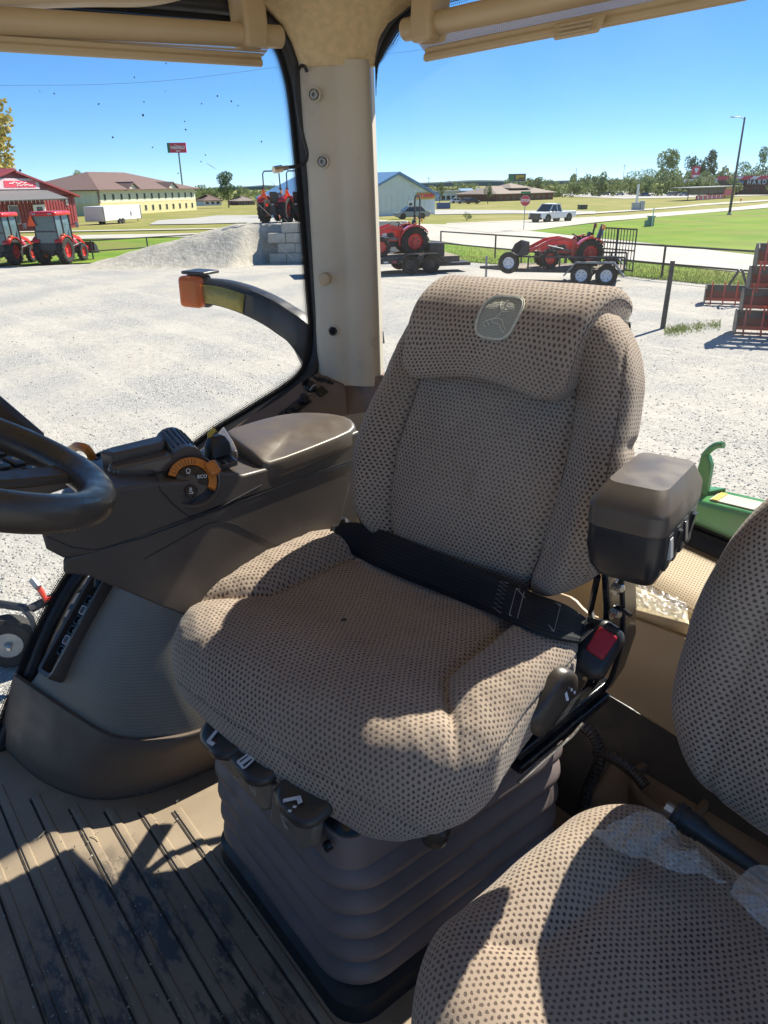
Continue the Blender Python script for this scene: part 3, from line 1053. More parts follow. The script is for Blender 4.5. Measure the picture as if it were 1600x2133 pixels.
def rear_at(e, z, off=0.0):
    """arc length e from the right-hand edge of the rear glass"""
    a = 0
    for i in range(len(RG) - 1):
        l = (RG[i + 1] - RG[i]).length
        if a + l >= e:
            d = (RG[i + 1] - RG[i]).normalized()
            p = RG[i] + d * (e - a)
            return V(p.x, p.y, z) + V(d.y, -d.x, 0) * off
        a += l
    return V(RG[-1].x, RG[-1].y, z)


re_path = [(0.004, 2.14), (.004, 2.5), (.004, 3.0), (.004, z0 - .02), (.010, z0 + .02), (.030, z0 + .065), (.065, z0 + .10), (.12, z0 + .128), (.20, z0 + .148), (.4, z0 + .155), (1.6, z0 + .155)]
rp = catmull([V(e, z, 0) for e, z in re_path], 6)
fr = MB(); pts, uvs = [], []
acc = 0
for i, p in enumerate(rp):
    if i: acc += (rp[i] - rp[i - 1]).length
    d = (rp[min(i + 1, len(rp) - 1)] - rp[max(i - 1, 0)]).normalized()
    w = V(d.y, -d.x, 0)
    a, c = p, p + w * .04 * min(1.0, max(.02, (i - 15) / 14) ** 1.4)
    pts += [rear_at(max(a.x, 0), a.y, .004), rear_at(max(c.x, 0), c.y, .004)]
    uvs += [(acc, 0), (acc, 1)]
pts, uvs = pts[30:], uvs[30:]
fr.add(pts, [(2 * i, 2 * i + 2, 2 * i + 3, 2 * i + 1) for i in range(len(pts) // 2 - 1)])
fr.uv = uvs
cabpart(fr, 'rear_dot_border', 'frit', smooth=0)
sl = MB()
rings = []
for i, p in enumerate(rp):
    d = (rp[min(i + 1, len(rp) - 1)] - rp[max(i - 1, 0)]).normalized()
    w = V(d.y, -d.x, 0)
    ring = []
    for a, h in ((.004, .002), (.002, .014), (-.014, .018), (-.024, .004), (-.024, -.01), (.0, -.01)):
        q = p + w * a
        ring.append(rear_at(max(q.x, 0.0), q.y, h))
    rings.append(ring)
rs_ = rings[15:]
for i in range(14):
    m_ = sum((Vector(q) for q in rs_[i]), V(0, 0, 0)) / len(rs_[i])
    k_ = .12 + .88 * (i / 14) ** 1.3
    rs_[i] = [m_.lerp(Vector(q), k_) for q in rs_[i]]
sl.loft(rs_)
cabpart(sl, 'rear_seal', 'black_rubber', smooth=50)
# bottom dot border and seal of the rear window
N = 40
tot = sum((RG[i + 1] - RG[i]).length for i in range(len(RG) - 1)) - .01
fr = MB(); pts, uvs = [], []
for i in range(N + 1):
    e = tot * i / N
    pts += [rear_at(e, zb + .012, .004), rear_at(e, zb + .050, .004)]
    uvs += [(e, 0), (e, 1)]
fr.add(pts, [(2 * i, 2 * i + 2, 2 * i + 3, 2 * i + 1) for i in range(N)]); fr.uv = uvs
cabpart(fr, 'sill_dot_border', 'frit', smooth=0)
sl = MB()
sl.loft([[rear_at(tot * i / N, zb + h, o_) for h, o_ in ((.020, .003), (.022, .014), (.008, .030), (-.012, .034), (-.014, -.01), (.016, -.012))] for i in range(N + 1)])
cabpart(sl, 'sill_seal', 'black_rubber', smooth=50)

# ---- rear ledge of perforated vinyl, storage bin and the dark floor behind the seats
led = MB()
prof = [(-.030, -.012), (-.06, -.014), (-.12, -.018), (-.17, -.024), (-.215, -.030), (-.228, -.042)]
rings, luv = [], []
for i in range(N + 1):
    e = tot * i / N
    q = rear_at(e, zb)
    k = 1.0
    rings.append([V(q.x * (1 + dy * .55), q.y + dy * (.6 + .4 * abs(math.cos(math.pi * i / N)) * 0 + .4), zb + dz) for dy, dz in prof])
    luv += [(e, -dy) for dy, dz in prof]
led.loft(rings, False, cap=False); led.uv = luv
cabpart(led, 'rear_ledge', 'ledge_vinyl', smooth=50)
fas = MB()
fas.loft([[r[-1] + V(0, .002, .001), r[-1] + V(0, -.003, -.004), r[-1] + V(0, -.004, -.045), r[-1] + V(0, .03, -.06), r[-1] + V(0, .04, -.30)] for r in rings], False, cap=False)
cabpart(fas, 'ledge_fascia', 'beige_plastic', smooth=40)


def bin_top(x):
    base = 2.052 + .10 * (x - .06)
    return base - .028 * math.exp(-((x - .105) / .055) ** 4)


bn = MB()
rings = []
for i in range(49):
    x = -.14 + .80 * i / 48
    zt_ = bin_top(x)
    yy = .505 + .02 * math.cos((x - .2) * 5)
    bl = 1.845 - .12 * smooth01(.2, .5, x)
    rings.append([V(x, yy + .05, bl), V(x, yy + .012, zt_ - .004), V(x, yy + .010, zt_), V(x, yy + .003, zt_ + .001), V(x, yy, zt_ - .004), V(x, yy + .004, 1.95), V(x, yy + .010, bl)])
bn.loft(rings)
cabpart(bn, 'storage_bin', 'beige_plastic', smooth=50)
ris = MB()
ris.grid(lambda u, v: V(-.30 + 1.1 * u, .53 - .20 * v, 1.86 - .03 * u - .20 * v), 4, 4)
cabpart(ris, 'rear_riser', 'black_rubber', smooth=60)
base = MB().box((.25, .20, 1.635), (1.1, .50, .05))
cabpart(base, 'rear_floor', 'brown_plastic_matte', bevel=.01)
# moulded side console with its cup holder
q = WF.z(1395, 1640, 1.78)
cup = MB().lathe([(.074, -.16), (.078, 0), (.074, .006), (.064, .006), (.060, 0), (.052, -.10), (.001, -.10)], q, V(0, 0, 1), 28)
cabpart(cup, 'cup_holder', 'brown_plastic_matte')
cs_ = MB().prism([(-.20, 1.62), (-.20, 1.66), (-.10, 1.70), (.0, 1.775), (.14, 1.775), (.16, 1.62)], lambda p, q_, t: V(q.x - .1 + t, q.y + p, q_), -.03, .40)
cabpart(cs_, 'side_console', 'brown_plastic_matte', bevel=.012)
# hoses and loose connectors on the dark floor
for pts_px in (((1195, 1500), (1235, 1530), (1250, 1580), (1225, 1640), (1215, 1700)), ((1240, 1560), (1280, 1580), (1320, 1610), (1345, 1640))):
    P = catmull([WF.y(u, v, .36) for u, v in pts_px], 14)
    rr = [.0105 + .0016 * (i % 2) for i in range(len(P))]
    cabpart(MB().tube(P, rr, 10), 'corrugated_hose', 'black_plastic', smooth=20)
for k, (mt, du) in enumerate((('belt_red', 0), ('print_white', 8), ('green_paint', 14), ('traffic_yellow', 20))):
    P = catmull([WF.z(1248 + du, 1648, 1.70), WF.z(1262 + du, 1636, 1.715), WF.z(1275 + du, 1642, 1.70), WF.z(1290 + du, 1636 + du * .3, 1.70)], 5)
    cabpart(MB().tube(P, .0018, 6), 'loose_wire', mt)

# ---- antenna lead hanging in front of the seal
lead = thing('antenna_cable', 'thin black antenna cable with brass plug dangling beside the pillar', 'cable', WF.x(632, 140, -.84))
P = catmull([WF.x(u, v, -.835) for u, v in ((640, 150), (634, 138), (625, 140), (618, 160), (617, 200), (623, 245), (632, 285), (640, 318), (636, 338), (618, 346), (598, 349))], 5)
MB().tube(P, .0042, 8).build('wire', 'black_rubber', lead, I4)
a, c = WF.x(600, 349, -.835), WF.x(570, 354, -.835)
MB().cyl(a, a.lerp(c, .45), .0055, n=10).build('crimp', 'galvanised', lead, I4)
MB().cyl(a.lerp(c, .42), c, .0085, n=8).build('plug', 'steel', lead, I4)

# ---- wiper on the rear glass
wp = thing('rear_wiper', 'black wiper arm standing upright outside the rear glass by the pillar', 'wiper', WF.y(792, 715, .64))
P = [WF.y(u, v, .64) for u, v in ((772, 250), (776, 400), (783, 560), (788, 650))]
MB().tube(P, [.003, .004, .008, .008], 8).build('wiper_arm', 'black_rubber', wp, I4)
P = [WF.y(u, v, .64) for u, v in ((787, 640), (791, 700))]
MB().tube(P, .004, 8).build('wiper_link', 'black_metal', wp, I4)
P = [WF.y(u, v, .64) for u, v in ((792, 690), (795, 716))]
MB().tube(P, .010, 8).build('wiper_end', 'black_rubber', wp, I4, bevel=.002)

# ---- roller blinds
def blind(label, a, b, c, d, brk, handle=None, grp=None):
    """tube from a to b, bottom bar from c to d"""
    t = thing('roller_blind', label, 'roller blind', (a + b) / 2)
    MB().cyl(a, b, .0235, n=24).build('roller_tube', 'blind_plastic', t, I4)
    ax = (b - a).normalized()
    nn = ax.cross(V(0, 0, 1)).normalized()
    ctr = V(0, 0, 2.9)
    if nn.dot(V(CAM_POS) - a) < 0: nn = -nn
    m = MB()
    w = (b - a).length
    hgt = ((a - c).length)
    m.grid(lambda u, v: (a.lerp(b, .0 + u)).lerp(c.lerp(d, u), v) - nn * .004 * math.sin(v * 3), 12, 6, lambda u, v: (u * w, v * hgt))
    m.build('blind_cloth', 'blind_mesh', t, I4, smooth=180)
    bar = MB()
    sec = [(-.004, .012), (.004, .012), (.005, .002), (.010, -.002), (.011, -.012), (.004, -.016), (-.006, -.014), (-.006, 0)]
    bx = (d - c).normalized()
    bar.loft([[p + nn * s + V(0, 0, z) for s, z in sec] for p in (c, d)])
    bar.build('pull_bar', 'blind_plastic', t, I4, bevel=.002)
    e = brk
    s = MB()
    ring = []
    for off in (-.030, .030):
        ring.append([e + ax * off + nn * .018 * 0 + p for p in (nn * .030 + V(0, 0, -.034), nn * .034 + V(0, 0, .0), nn * .030 + V(0, 0, .045), nn * .012 + V(0, 0, .085), -nn * .05 + V(0, 0, .085), -nn * .03 + V(0, 0, -.034))])
    s.loft(ring)
    bo = s.build('blind_bracket', 'blind_plastic', t, I4, bevel=.009, seg=3)
    return t, ax, nn


xb = -.825
blind('beige roller blind with perforated cloth across the side window', WF.x(-260, 28, xb), WF.x(583, 77, xb), WF.x(-260, 72, xb), WF.x(543, 124, xb), WF.x(522, 66, xb))
ra, rb = WF.y(846, 62, .60), WF.y(1420, -62, .68)
rc_, rd = WF.y(888, 113, .60), WF.y(1700, -46, .68)
rd = WF.y(1560, -22, .68)
t, ax, nn = blind('beige roller blind with ridged pull handle above the rear window', ra, WF.y(1560, -92, .68), rc_, rd, WF.y(893, 52, .603))
hp = WF.y(1212, 55, .632)
hb = MB()
hm = basis(hp + nn * .012, (rd - rc_), V(0, 0, 1))
hb.add([hm @ V(x, y, z) for x, y, z in ((-.055, .012, 0), (.055, .012, 0), (.048, -.018, .016), (-.045, -.018, .016), (-.055, .012, -.01), (.055, .012, -.01), (.05, -.02, .006), (-.046, -.02, .006))], [(0, 1, 2, 3), (7, 6, 5, 4), (0, 4, 5, 1), (1, 5, 6, 2), (2, 6, 7, 3), (3, 7, 4, 0)])
ho = hb.build('pull_handle', 'blind_plastic', t, I4, bevel=.005)
for k in range(3):
    MB().box(hm @ V(.0, .004 - .008 * k, .006 + .0052 * k), (.07, .003, .003), hm.to_3x3()).build('grip_ridge', 'beige_plastic', ho, I4, smooth=0)

# ---- lamp arm on the right-hand fender, seen through the side window
arm = thing('marker_light_arm', 'curved black arm with amber lamp and yellow reflector outside the side window', 'marker lamp', WF.x(640, 740, -1.02))
ap = catmull([WF.x(700, 850, -.98), WF.x(640, 712, -1.0), WF.x(590, 665, -1.07), WF.x(530, 632, -1.16), WF.x(470, 612, -1.26), WF.x(420, 606, -1.34)], 6)
am = MB()
rings = []
for i, p in enumerate(ap):
    t_ = i / (len(ap) - 1)
    d = (ap[min(i + 1, len(ap) - 1)] - ap[max(i - 1, 0)]).normalized()
    s_ = d.cross(V(0, 0, 1)).normalized()
    if s_.y > 0: s_ = -s_
    u_ = s_.cross(d)
    if u_.z < 0: u_ = -u_
    hh = .052 - .012 * t_
    rings.append([p + s_ * a + u_ * (c_ * hh) for a, c_ in ((.024, -.85), (.026, .6), (.016, .88), (-.002, .96), (-.03, .9), (-.034, -.8), (0, -.95))])
am.loft(rings)
arm_o = am.build('arm', 'black_plastic', arm, I4, smooth=40)
rf = MB()
rr = []
for r in rings[-12:-2]:
    m1, m2 = V(*r[0]), V(*r[1])
    d = (m1 - V(*r[5])).normalized() * .003
    rr.append([m1.lerp(m2, .06) + d, m1.lerp(m2, .97) + d])
rf.loft(rr, False, cap=False)
rf.build('reflector', 'reflector_yellow', arm, I4, smooth=60, solid=.002)
e = ap[-1]
d = (ap[-1] - ap[-3]).normalized()
s_ = d.cross(V(0, 0, 1)).normalized()
s_ = -s_ if s_.y > 0 else s_
lm = basis(e + d * .005, d, s_)
hs_ = MB().box(lm @ V(.002, -.012, .0), (.085, .10, .105), lm.to_3x3())
hs_ = MB()
hs_.box(e + d * .012 - s_ * .006, (.082, .030, .100), lm.to_3x3())
hs_.build('lamp_housing', 'black_plastic', arm, I4, bevel=.010)
ln = MB().box(e + d * .014 + s_ * .030, (.080, .040, .094), lm.to_3x3())
ln.build('amber_lens', 'amber_lens', arm, I4, bevel=.014, seg=3)
tp = MB().box(e + d * .004 - s_ * .01 + V(0, 0, .056), (.085, .085, .010), lm.to_3x3())
tp.build('lamp_cap', 'black_plastic', arm, I4, bevel=.004)

# ---- green rear fender beam and lever outside the rear glass
hb_ = thing('hitch_beam', 'green painted beam with lever standing behind the rear window', 'hitch', WF.y(1540, 1070, 1.35))
L0, L1 = WF.y(1432, 1040, 1.25), WF.y(1760, 1120, 1.25)
bm_ = MB()
sec = [(0, 0), (.0, -.09), (.05, -.30), (.14, -.30), (.16, -.02), (.10, .012)]
bm_.loft([[p + V(-.02, dy, dz) for dy, dz in sec] for p in (L0, L1)])
hbo = bm_.build('beam', 'green_paint', hb_, I4, bevel=.012)
top = WF.y(1445, 1012, 1.32)
lv = MB()
lv.prism([(-.022, -.03), (.022, -.03), (.022, .07), (.006, .10), (-.014, .095), (-.02, .03)], lambda p, q_, t: WF.y(1462, 1012, 1.30) + V(p, t, q_), -.01, .012)
lv.build('lever_bracket', 'green_paint', hb_, I4, bevel=.004)
P = catmull([WF.y(1466, 950, 1.30), WF.y(1478, 937, 1.30), WF.y(1492, 928, 1.30), WF.y(1508, 927, 1.30)], 4)
MB().tube(P, .010, 8).build('lever', 'green_paint', hb_, I4)
pl = [WF.y(1445, 1035, 1.30), WF.y(1470, 1038, 1.30), WF.y(1510, 1030, 1.34), WF.y(1480, 1026, 1.36)]
MB().add([p + V(0, 0, .02) for p in pl] + [p + V(0, 0, .008) for p in pl], [(0, 1, 2, 3), (7, 6, 5, 4), (0, 4, 5, 1), (1, 5, 6, 2), (2, 6, 7, 3), (3, 7, 4, 0)]).build('lever_plate', 'green_paint', hb_, I4)
d0 = L0 + V(.05, .05, .012)
bdir = (L1 - L0).normalized()
dm_ = basis(L0 + bdir * .14 + V(-.02, .05, .0085), bdir, V(0, .10, .012))
MB().box(dm_.translation, (.13, .055, .003), dm_.to_3x3()).build('decal', 'decal', hb_, I4, smooth=0)
MB().box(dm_ @ V(-.05, 0, .002), (.02, .055, .003), dm_.to_3x3()).build('decal_band', 'decal_yellow', hb_, I4, smooth=0)

# ---- left rear pillar, front posts and door side, which shape the light and close the cab off
lp = MB()
for sx in (1,):
    lp.loft([[V(-p[0], p[1], p[2]) for p in r] for r in pk])
cabpart(lp, 'door_pillar', 'pillar_plastic', smooth=60)
for sx in (-1, 1):
    fp = MB().tube([(sx * .88, -1.30, 1.5), (sx * .86, -1.34, 2.4), (sx * .80, -1.22, 3.4)], .05, 10)
    cabpart(fp, 'front_post', 'black_plastic')
cabpart(MB().box((0, -1.42, 1.95), (1.5, .16, .9)), 'dashboard', 'brown_plastic_matte', bevel=.04)


# ================================================================== SEATS
class Sheet:
    """a cloth panel folded over a padded slab: flat coordinates q are the cloth, so the weave keeps its size"""
    def __init__(s, hw, hl, rc, r, wall, curl, n, post):
        s.a, s.b, s.rc, s.r, s.wall, s.curl, s.post = hw - r, hl - r, rc, r, wall, curl, post
        s.emax = r * math.pi / 2 + wall + curl
        g = np.linspace(-1, 1, n)
        PX, PY = np.meshgrid(g, g)
        m = np.maximum(np.abs(PX), np.abs(PY))
        dx, dy = PX * (hw + .02), PY * (hl + .02)
        ln = np.hypot(dx, dy) + 1e-12
        dx, dy = dx / ln, dy / ln
        lo, hi = np.zeros_like(dx), np.full_like(dx, 3.0)
        for _ in range(40):
            mid = (lo + hi) / 2
            ins = s.sd(dx * mid, dy * mid)[0] < s.emax
            lo, hi = np.where(ins, mid, lo), np.where(ins, hi, mid)
        QX, QY = dx * lo * m, dy * lo * m
        s.n = n
        s.q = np.stack([QX.ravel(), QY.ravel()], 1)

    def sd(s, x, y):
        ax, ay = np.abs(x) - (s.a - s.rc), np.abs(y) - (s.b - s.rc)
        mx, my = np.maximum(ax, 0), np.maximum(ay, 0)
        out = np.hypot(mx, my)
        d = out + np.minimum(np.maximum(ax, ay), 0) - s.rc
        o = np.where(out > 1e-9, out, 1)
        nx = np.where(out > 1e-9, mx / o, (ax > ay) * 1.0) * np.sign(x)
        ny = np.where(out > 1e-9, my / o, (ax <= ay) * 1.0) * np.sign(y)
        return d, nx, ny

    def fold(s, q):
        x, y = q[:, 0], q[:, 1]
        d, nx, ny = s.sd(x, y)
        e = np.maximum(d, 0)
        cx, cy_ = x - nx * e, y - ny * e
        r = s.r
        e1 = np.minimum(e, r * math.pi / 2)
        o = r * np.sin(e1 / r)
        z = -r * (1 - np.cos(e1 / r))
        e2 = np.clip(e - r * math.pi / 2, 0, s.wall)
        z = z - e2
        e3 = np.maximum(e - r * math.pi / 2 - s.wall, 0)
        rc = .03
        an = np.minimum(e3 / rc, 2.2)
        o = o - rc * (1 - np.cos(an))
        z = z - rc * np.sin(an)
        return np.stack([cx + nx * o, cy_ + ny * o, z], 1)

    def pos(s, q):
        q = np.atleast_2d(np.array(q, float))
        return s.post(q, s.fold(q))

    def at(s, x, y, h=0.0):
        """point on the cloth plus its outward normal"""
        e = 1e-3
        p = s.pos([[x, y], [x + e, y], [x, y + e]])
        n_ = np.cross(p[1] - p[0], p[2] - p[0])
        n_ /= np.linalg.norm(n_)
        return Vector(p[0] + n_ * h), Vector(n_)

    def build(s, name, mat, parent, frame, uvo=(0, 0)):
        P = s.pos(s.q)
        n = s.n
        ii = np.arange(n * n).reshape(n, n)
        F = np.stack([ii[:-1, :-1].ravel(), ii[:-1, 1:].ravel(), ii[1:, 1:].ravel(), ii[1:, :-1].ravel()], 1)
        me = bpy.data.meshes.new(name)
        me.from_pydata(P.tolist(), [], F.tolist())
        ul = me.uv_layers.new(name='UVMap')
        idx = np.zeros(len(me.loops), dtype=np.int32)
        me.loops.foreach_get('vertex_index', idx)
        ul.data.foreach_set('uv', (s.q + np.array(uvo))[idx].astype(np.float32).ravel())
        return link(name, me, mat, parent, frame, smooth=180)


def wrinkle(x, y, amp, sc):
    return amp * (np.sin(x * sc + 1.7 * np.sin(y * sc * .7)) * np.sin(y * sc * 1.13 + .8 * np.sin(x * sc * .9)))


def groove(d, depth, w):
    return -depth * np.exp(-(d / w) ** 2)


SXC = 0.045        # the seat's centre line in its own frame
seat = thing('driver_seat', 'tan dotted fabric driver seat with stitched deer emblem on its headrest', 'seat', (0, 0, FLOOR), 0)
SM = SF.M


def seatpart(mb, name, mat, parent=None, **kw):
    return mb.build(name, mat, parent or seat, SM, **kw)


# ---- suspension bellows under the cushion (does not swivel)
bl = MB()
rings = []
zb0, zb1 = 1.665, 1.945
folds = 5
for k in range(folds):
    za = zb0 + (zb1 - zb0) * k / folds
    h = (zb1 - zb0) / folds
    for t, o in ((0.0, -.016), (.05, -.004), (.14, .006), (.26, .010), (.45, .008), (.72, -.002), (.93, -.012), (.99, -.020)):
        sh = 1 - .035 * (folds - 1 - k) * 0
        rings.append([V(-.003 + px, .015 + py, za + h * t) for px, py in rrect(.243 + o, .272 + o, .075 + o, 8)])
bl.loft(rings)
bl.build('bellows', 'bellows_rubber', seat, I4, smooth=50)
pb = MB().loft([[V(-.003 + px, .015 + py, z) for px, py in rrect(.225 + g_, .255 + g_, .06, 6)] for z, g_ in ((1.60, .03), (1.64, .028), (1.668, .0))])
pb.build('base_plinth', 'black_rubber', seat, I4, smooth=40)
# top collar of the bellows and front apron
col_ = MB()
col_.loft([[V(-.003 + px, .015 + py, z) for px, py in rrect(.243 + g_, .272 + g_, .05, 6)] for z, g_ in ((1.935, -.012), (1.945, .0), (2.01, -.004), (2.015, -.012))])
col_.build('upper_collar', 'bellows_rubber', seat, I4, smooth=40)
# black seat pan
pan = MB().loft([[V(-.003 + px, .015 + py, z) for px, py in rrect(.236 + g_, .262 + g_, .03, 5)] for z, g_ in ((2.008, 0), (2.018, .004), (2.030, -.004), (2.034, -.02))])
pan.build('seat_pan', 'black_metal', seat, I4, smooth=40)
yf = -.262
for (u, v) in ((437, 1489), (655, 1731), (683, 1762)):
    p = WF.y(u, v, yf)
    MB().cyl(p + V(0, .004, 0), p + V(0, -.0045, 0), .0085, n=16).build('rivet', 'black_metal', seat, I4)


# ---- three grey tabs on the apron, each with its pictogram
def icon(kind, m, s, mat, parent, frame):
    """small printed pictogram in the XY plane of m, s = size"""
    mb = MB()

    def bar(x0, y0, x1, y1, w):
        a, c = V(x0, y0, 0), V(x1, y1, 0)
        d = (c - a).normalized()
        nrm_ = V(-d.y, d.x, 0) * w / 2
        mb.add([m @ (q * s) for q in (a - nrm_, c - nrm_, c + nrm_, a + nrm_)], [(0, 1, 2, 3)])
    if kind == 'seat':
        bar(-.32, .35, -.05, -.35, .20); bar(-.10, -.33, .38, -.22, .20)
    elif kind == 'seat_dots':
        bar(-.38, -.30, .05, .30, .19); bar(-.02, .30, .35, .18, .22); bar(.22, -.15, .36, -.05, .12); bar(.22, -.42, .36, -.32, .12)
    elif kind == 'line_seat':
        bar(-.30, .30, -.05, -.35, .07); bar(-.16, .34, .08, -.26, .07); bar(-.05, -.35, .35, -.28, .07); bar(.08, -.2, .36, -.15, .07)
        for k in range(4): bar(-.02 + .1 * k, .32 + .1 * (k % 2), .08 + .1 * k, .42 - .1 * (k % 2), .05)
    elif kind == 'cab':
        bar(-.30, -.35, -.25, .2, .12); bar(-.25, .2, .0, .36, .12); bar(.0, .36, .26, .22, .12); bar(.26, .22, .32, -.32, .12); bar(-.3, -.35, .32, -.35, .12); bar(-.02, -.3, 0, .3, .22)
    elif kind == 'cab_line':
        bar(-.30, -.35, -.25, .1, .07); bar(-.25, .1, .0, .2, .07); bar(.0, .2, .26, .12, .07); bar(.26, .12, .32, -.32, .07); bar(-.3, -.35, .32, -.35, .07); bar(-.1, -.2, .15, -.2, .07)
        for k in range(5): bar(-.26 + .1 * k, .34 + .1 * (k % 2), -.16 + .1 * k, .44 - .1 * (k % 2), .05)
    elif kind == 'engine':
        P = [(-.2, .3), (.2, .3), (.32, .1), (.26, -.28), (-.26, -.28), (-.32, .1)]
        for i in range(6): bar(*P[i], *P[(i + 1) % 6], .10)
        bar(-.3, -.48, .3, -.48, .08)
    elif kind == 'swirl':
        bar(-.3, -.45, .3, -.4, .09); bar(.3, -.4, .3, -.22, .09); bar(.3, -.22, -.25, -.12, .09); bar(-.18, .1, 0, .48, .09); bar(0, .48, .18, .1, .09); bar(.18, .1, -.18, .05, .09)
    elif kind == 'wing':
        bar(-.4, -.1, .05, .15, .16); bar(.0, .15, .35, -.2, .14); bar(-.1, -.22, .2, .0, .10)
    return mb.build('pictogram', mat, parent, frame, smooth=0, recalc=False)


def tab(px4, kind, ctr):
    P = [WF.y(u, v, -.283) for u, v in px4]
    nP = [p + V(0, .022, 0) for p in P]
    mb = MB()
    k = len(P)
    mb.add(P + nP, [tuple(range(k)), tuple(range(2 * k - 1, k - 1, -1))] + [(i, k + i, k + (i + 1) % k, (i + 1) % k) for i in range(k)])
    o = mb.build('apron_tab', 'tab_plastic', seat, I4, bevel=.006, seg=3)
    c = WF.y(*ctr, -.2865)
    icon(kind, basis(c, V(1, 0, 0), V(0, 0, 1)), .030, 'print_grey', o, I4)


tab([(447, 1528), (505, 1590), (503, 1622), (485, 1622), (452, 1570)], 'line_seat', (470, 1567))
tab([(503, 1575), (568, 1640), (564, 1688), (545, 1692), (500, 1638)], 'cab_line', (526, 1640))
tab([(566, 1645), (652, 1726), (648, 1766), (628, 1770), (560, 1712)], 'line_seat', (592, 1712))


# ---- paddle levers sticking out under the cushion's front edge
def lever(center_px, z, size, ang, kind, flip=1.0, fr=WF, frm=I4):
    c = fr.z(*center_px, z)
    d = V(math.cos(R_(ang)), math.sin(R_(ang)), 0)
    m = basis(c, d, V(-d.y, d.x, 0) + V(0, 0, .0))
    tilt = Matrix.Rotation(R_(14), 4, m.to_3x3() @ V(1, 0, 0)) if flip else I4
    hx, hy = size
    mb = MB()
    rings_ = []
    R3 = m.to_3x3()
    T = Matrix.Rotation(R_(16 * flip), 3, d)
    for zz_, g_ in ((-.012, -.010), (-.009, -.003), (-.002, .0), (.006, -.002), (.010, -.010), (.007, -.022)):
        rings_.append([c + T @ (R3 @ V(p[0] * (hx + g_) / hx, p[1] * (hy + g_) / hy, zz_)) for p in rrect(hx, hy, min(hx, hy) * .85, 7)])
    mb.loft(rings_)
    o = mb.build('paddle_lever', 'lever_plastic', seat, frm, smooth=60)
    st = MB().cyl(c + V(0, 0, -.004), c + V(0, .10, -.004), .012, n=10).build('lever_stem', 'black_metal', o, frm)
    cm = basis(c + T @ V(0, 0, .0075), T @ V(1, 0, 0), T @ V(0, 1, 0))
    icon(kind, Matrix.Translation(cm.to_3x3() @ V(0, -hy * .50, .004)) @ cm, .034, 'print_white', o, frm)
    return o


lever((472, 1530), 2.050, (.052, .040), 0, 'seat')
lever((542, 1574), 2.050, (.058, .044), 0, 'cab')
lever((637, 1660), 2.050, (.052, .040), 0, 'seat_dots')


# ---- cushion
CUX = -.010


def cushion_post(q, f):
    x, y, z = f[:, 0].copy(), f[:, 1].copy(), f[:, 2].copy()
    qx, qy = q[:, 0], q[:, 1]
    ax = np.abs(qx)
    # side bolsters rising towards the back
    xc = .205 + .12 * smooth01(-.04, -.24, qy)
    t = ax - xc
    rear = smooth01(-.22, .02, qy)
    z = z + .040 * smooth01(-.01, .055, t) * rear
    z = z + groove(t, .012, .010) * smooth01(-.25, -.1, qy)
    # dish in the middle, raised under the thighs, waterfall front
    z = z - .020 * np.exp(-(qx / .16) ** 2) * smooth01(-.10, .10, qy)
    z = z + .018 * np.exp(-((qy + .16) / .09) ** 2) * np.exp(-(qx / .3) ** 4)
    z = z - .30 * np.maximum(-.13 - qy, 0) ** 2 * 2.2
    z = z - .05 * np.maximum(qy - .1, 0)
    # front outline bows forward
    y = y - .018 * (1 - np.clip(np.abs(x) / .29, 0, 1) ** 2) * smooth01(.1, -.3, qy)
    x = x * (1 + .03 * smooth01(.0, -.25, qy) - .05 * smooth01(.05, .3, qy))
    # the skirt is pulled up higher towards the console side
    zf = f[:, 2]
    z = z - np.minimum(zf + .066, 0) * .75 * smooth01(.10, -.28, qx) * smooth01(.1, -.1, qy)
    # stitched seam running round the sides
    d = np.maximum(np.abs(qx) - (.285 - .075), np.abs(qy) - .5) - .102
    z = z + wrinkle(qx, qy, .0016, 38) + wrinkle(qx + .3, qy, .0010, 90)
    side = smooth01(.24, .32, ax)
    x = x - np.sign(qx) * (.0045 * np.exp(-((ax - .366) / .0035) ** 2))
    y = y + .0045 * np.exp(-((qy + .306) / .0035) ** 2)
    return np.stack([CUX + x, -.002 + y, 2.190 + z], 1)


CUSH = Sheet(.338, .268, .090, .064, .044, .05, 190, cushion_post)
cush_o = CUSH.build('cushion', 'seat_fabric', seat, SM, (3.0, 2.0))
p, nn_ = CUSH.at(-.035, -.035, .001)
MB().lathe([(.0055, 0), (.004, .0015), (.001, .002)], p, nn_, 8).build('burn_mark', 'black_rubber', cush_o, SM)
us = MB().box((.008, .0, 2.05), (.46, .44, .05))
seatpart(us, 'cushion_base', 'black_metal', bevel=.01)

# ---- backrest
BR0 = V(0, .185, 2.212)
BU = V(0, .205, .979).normalized()
BN = V(0, -BU.z, BU.y)         # forward


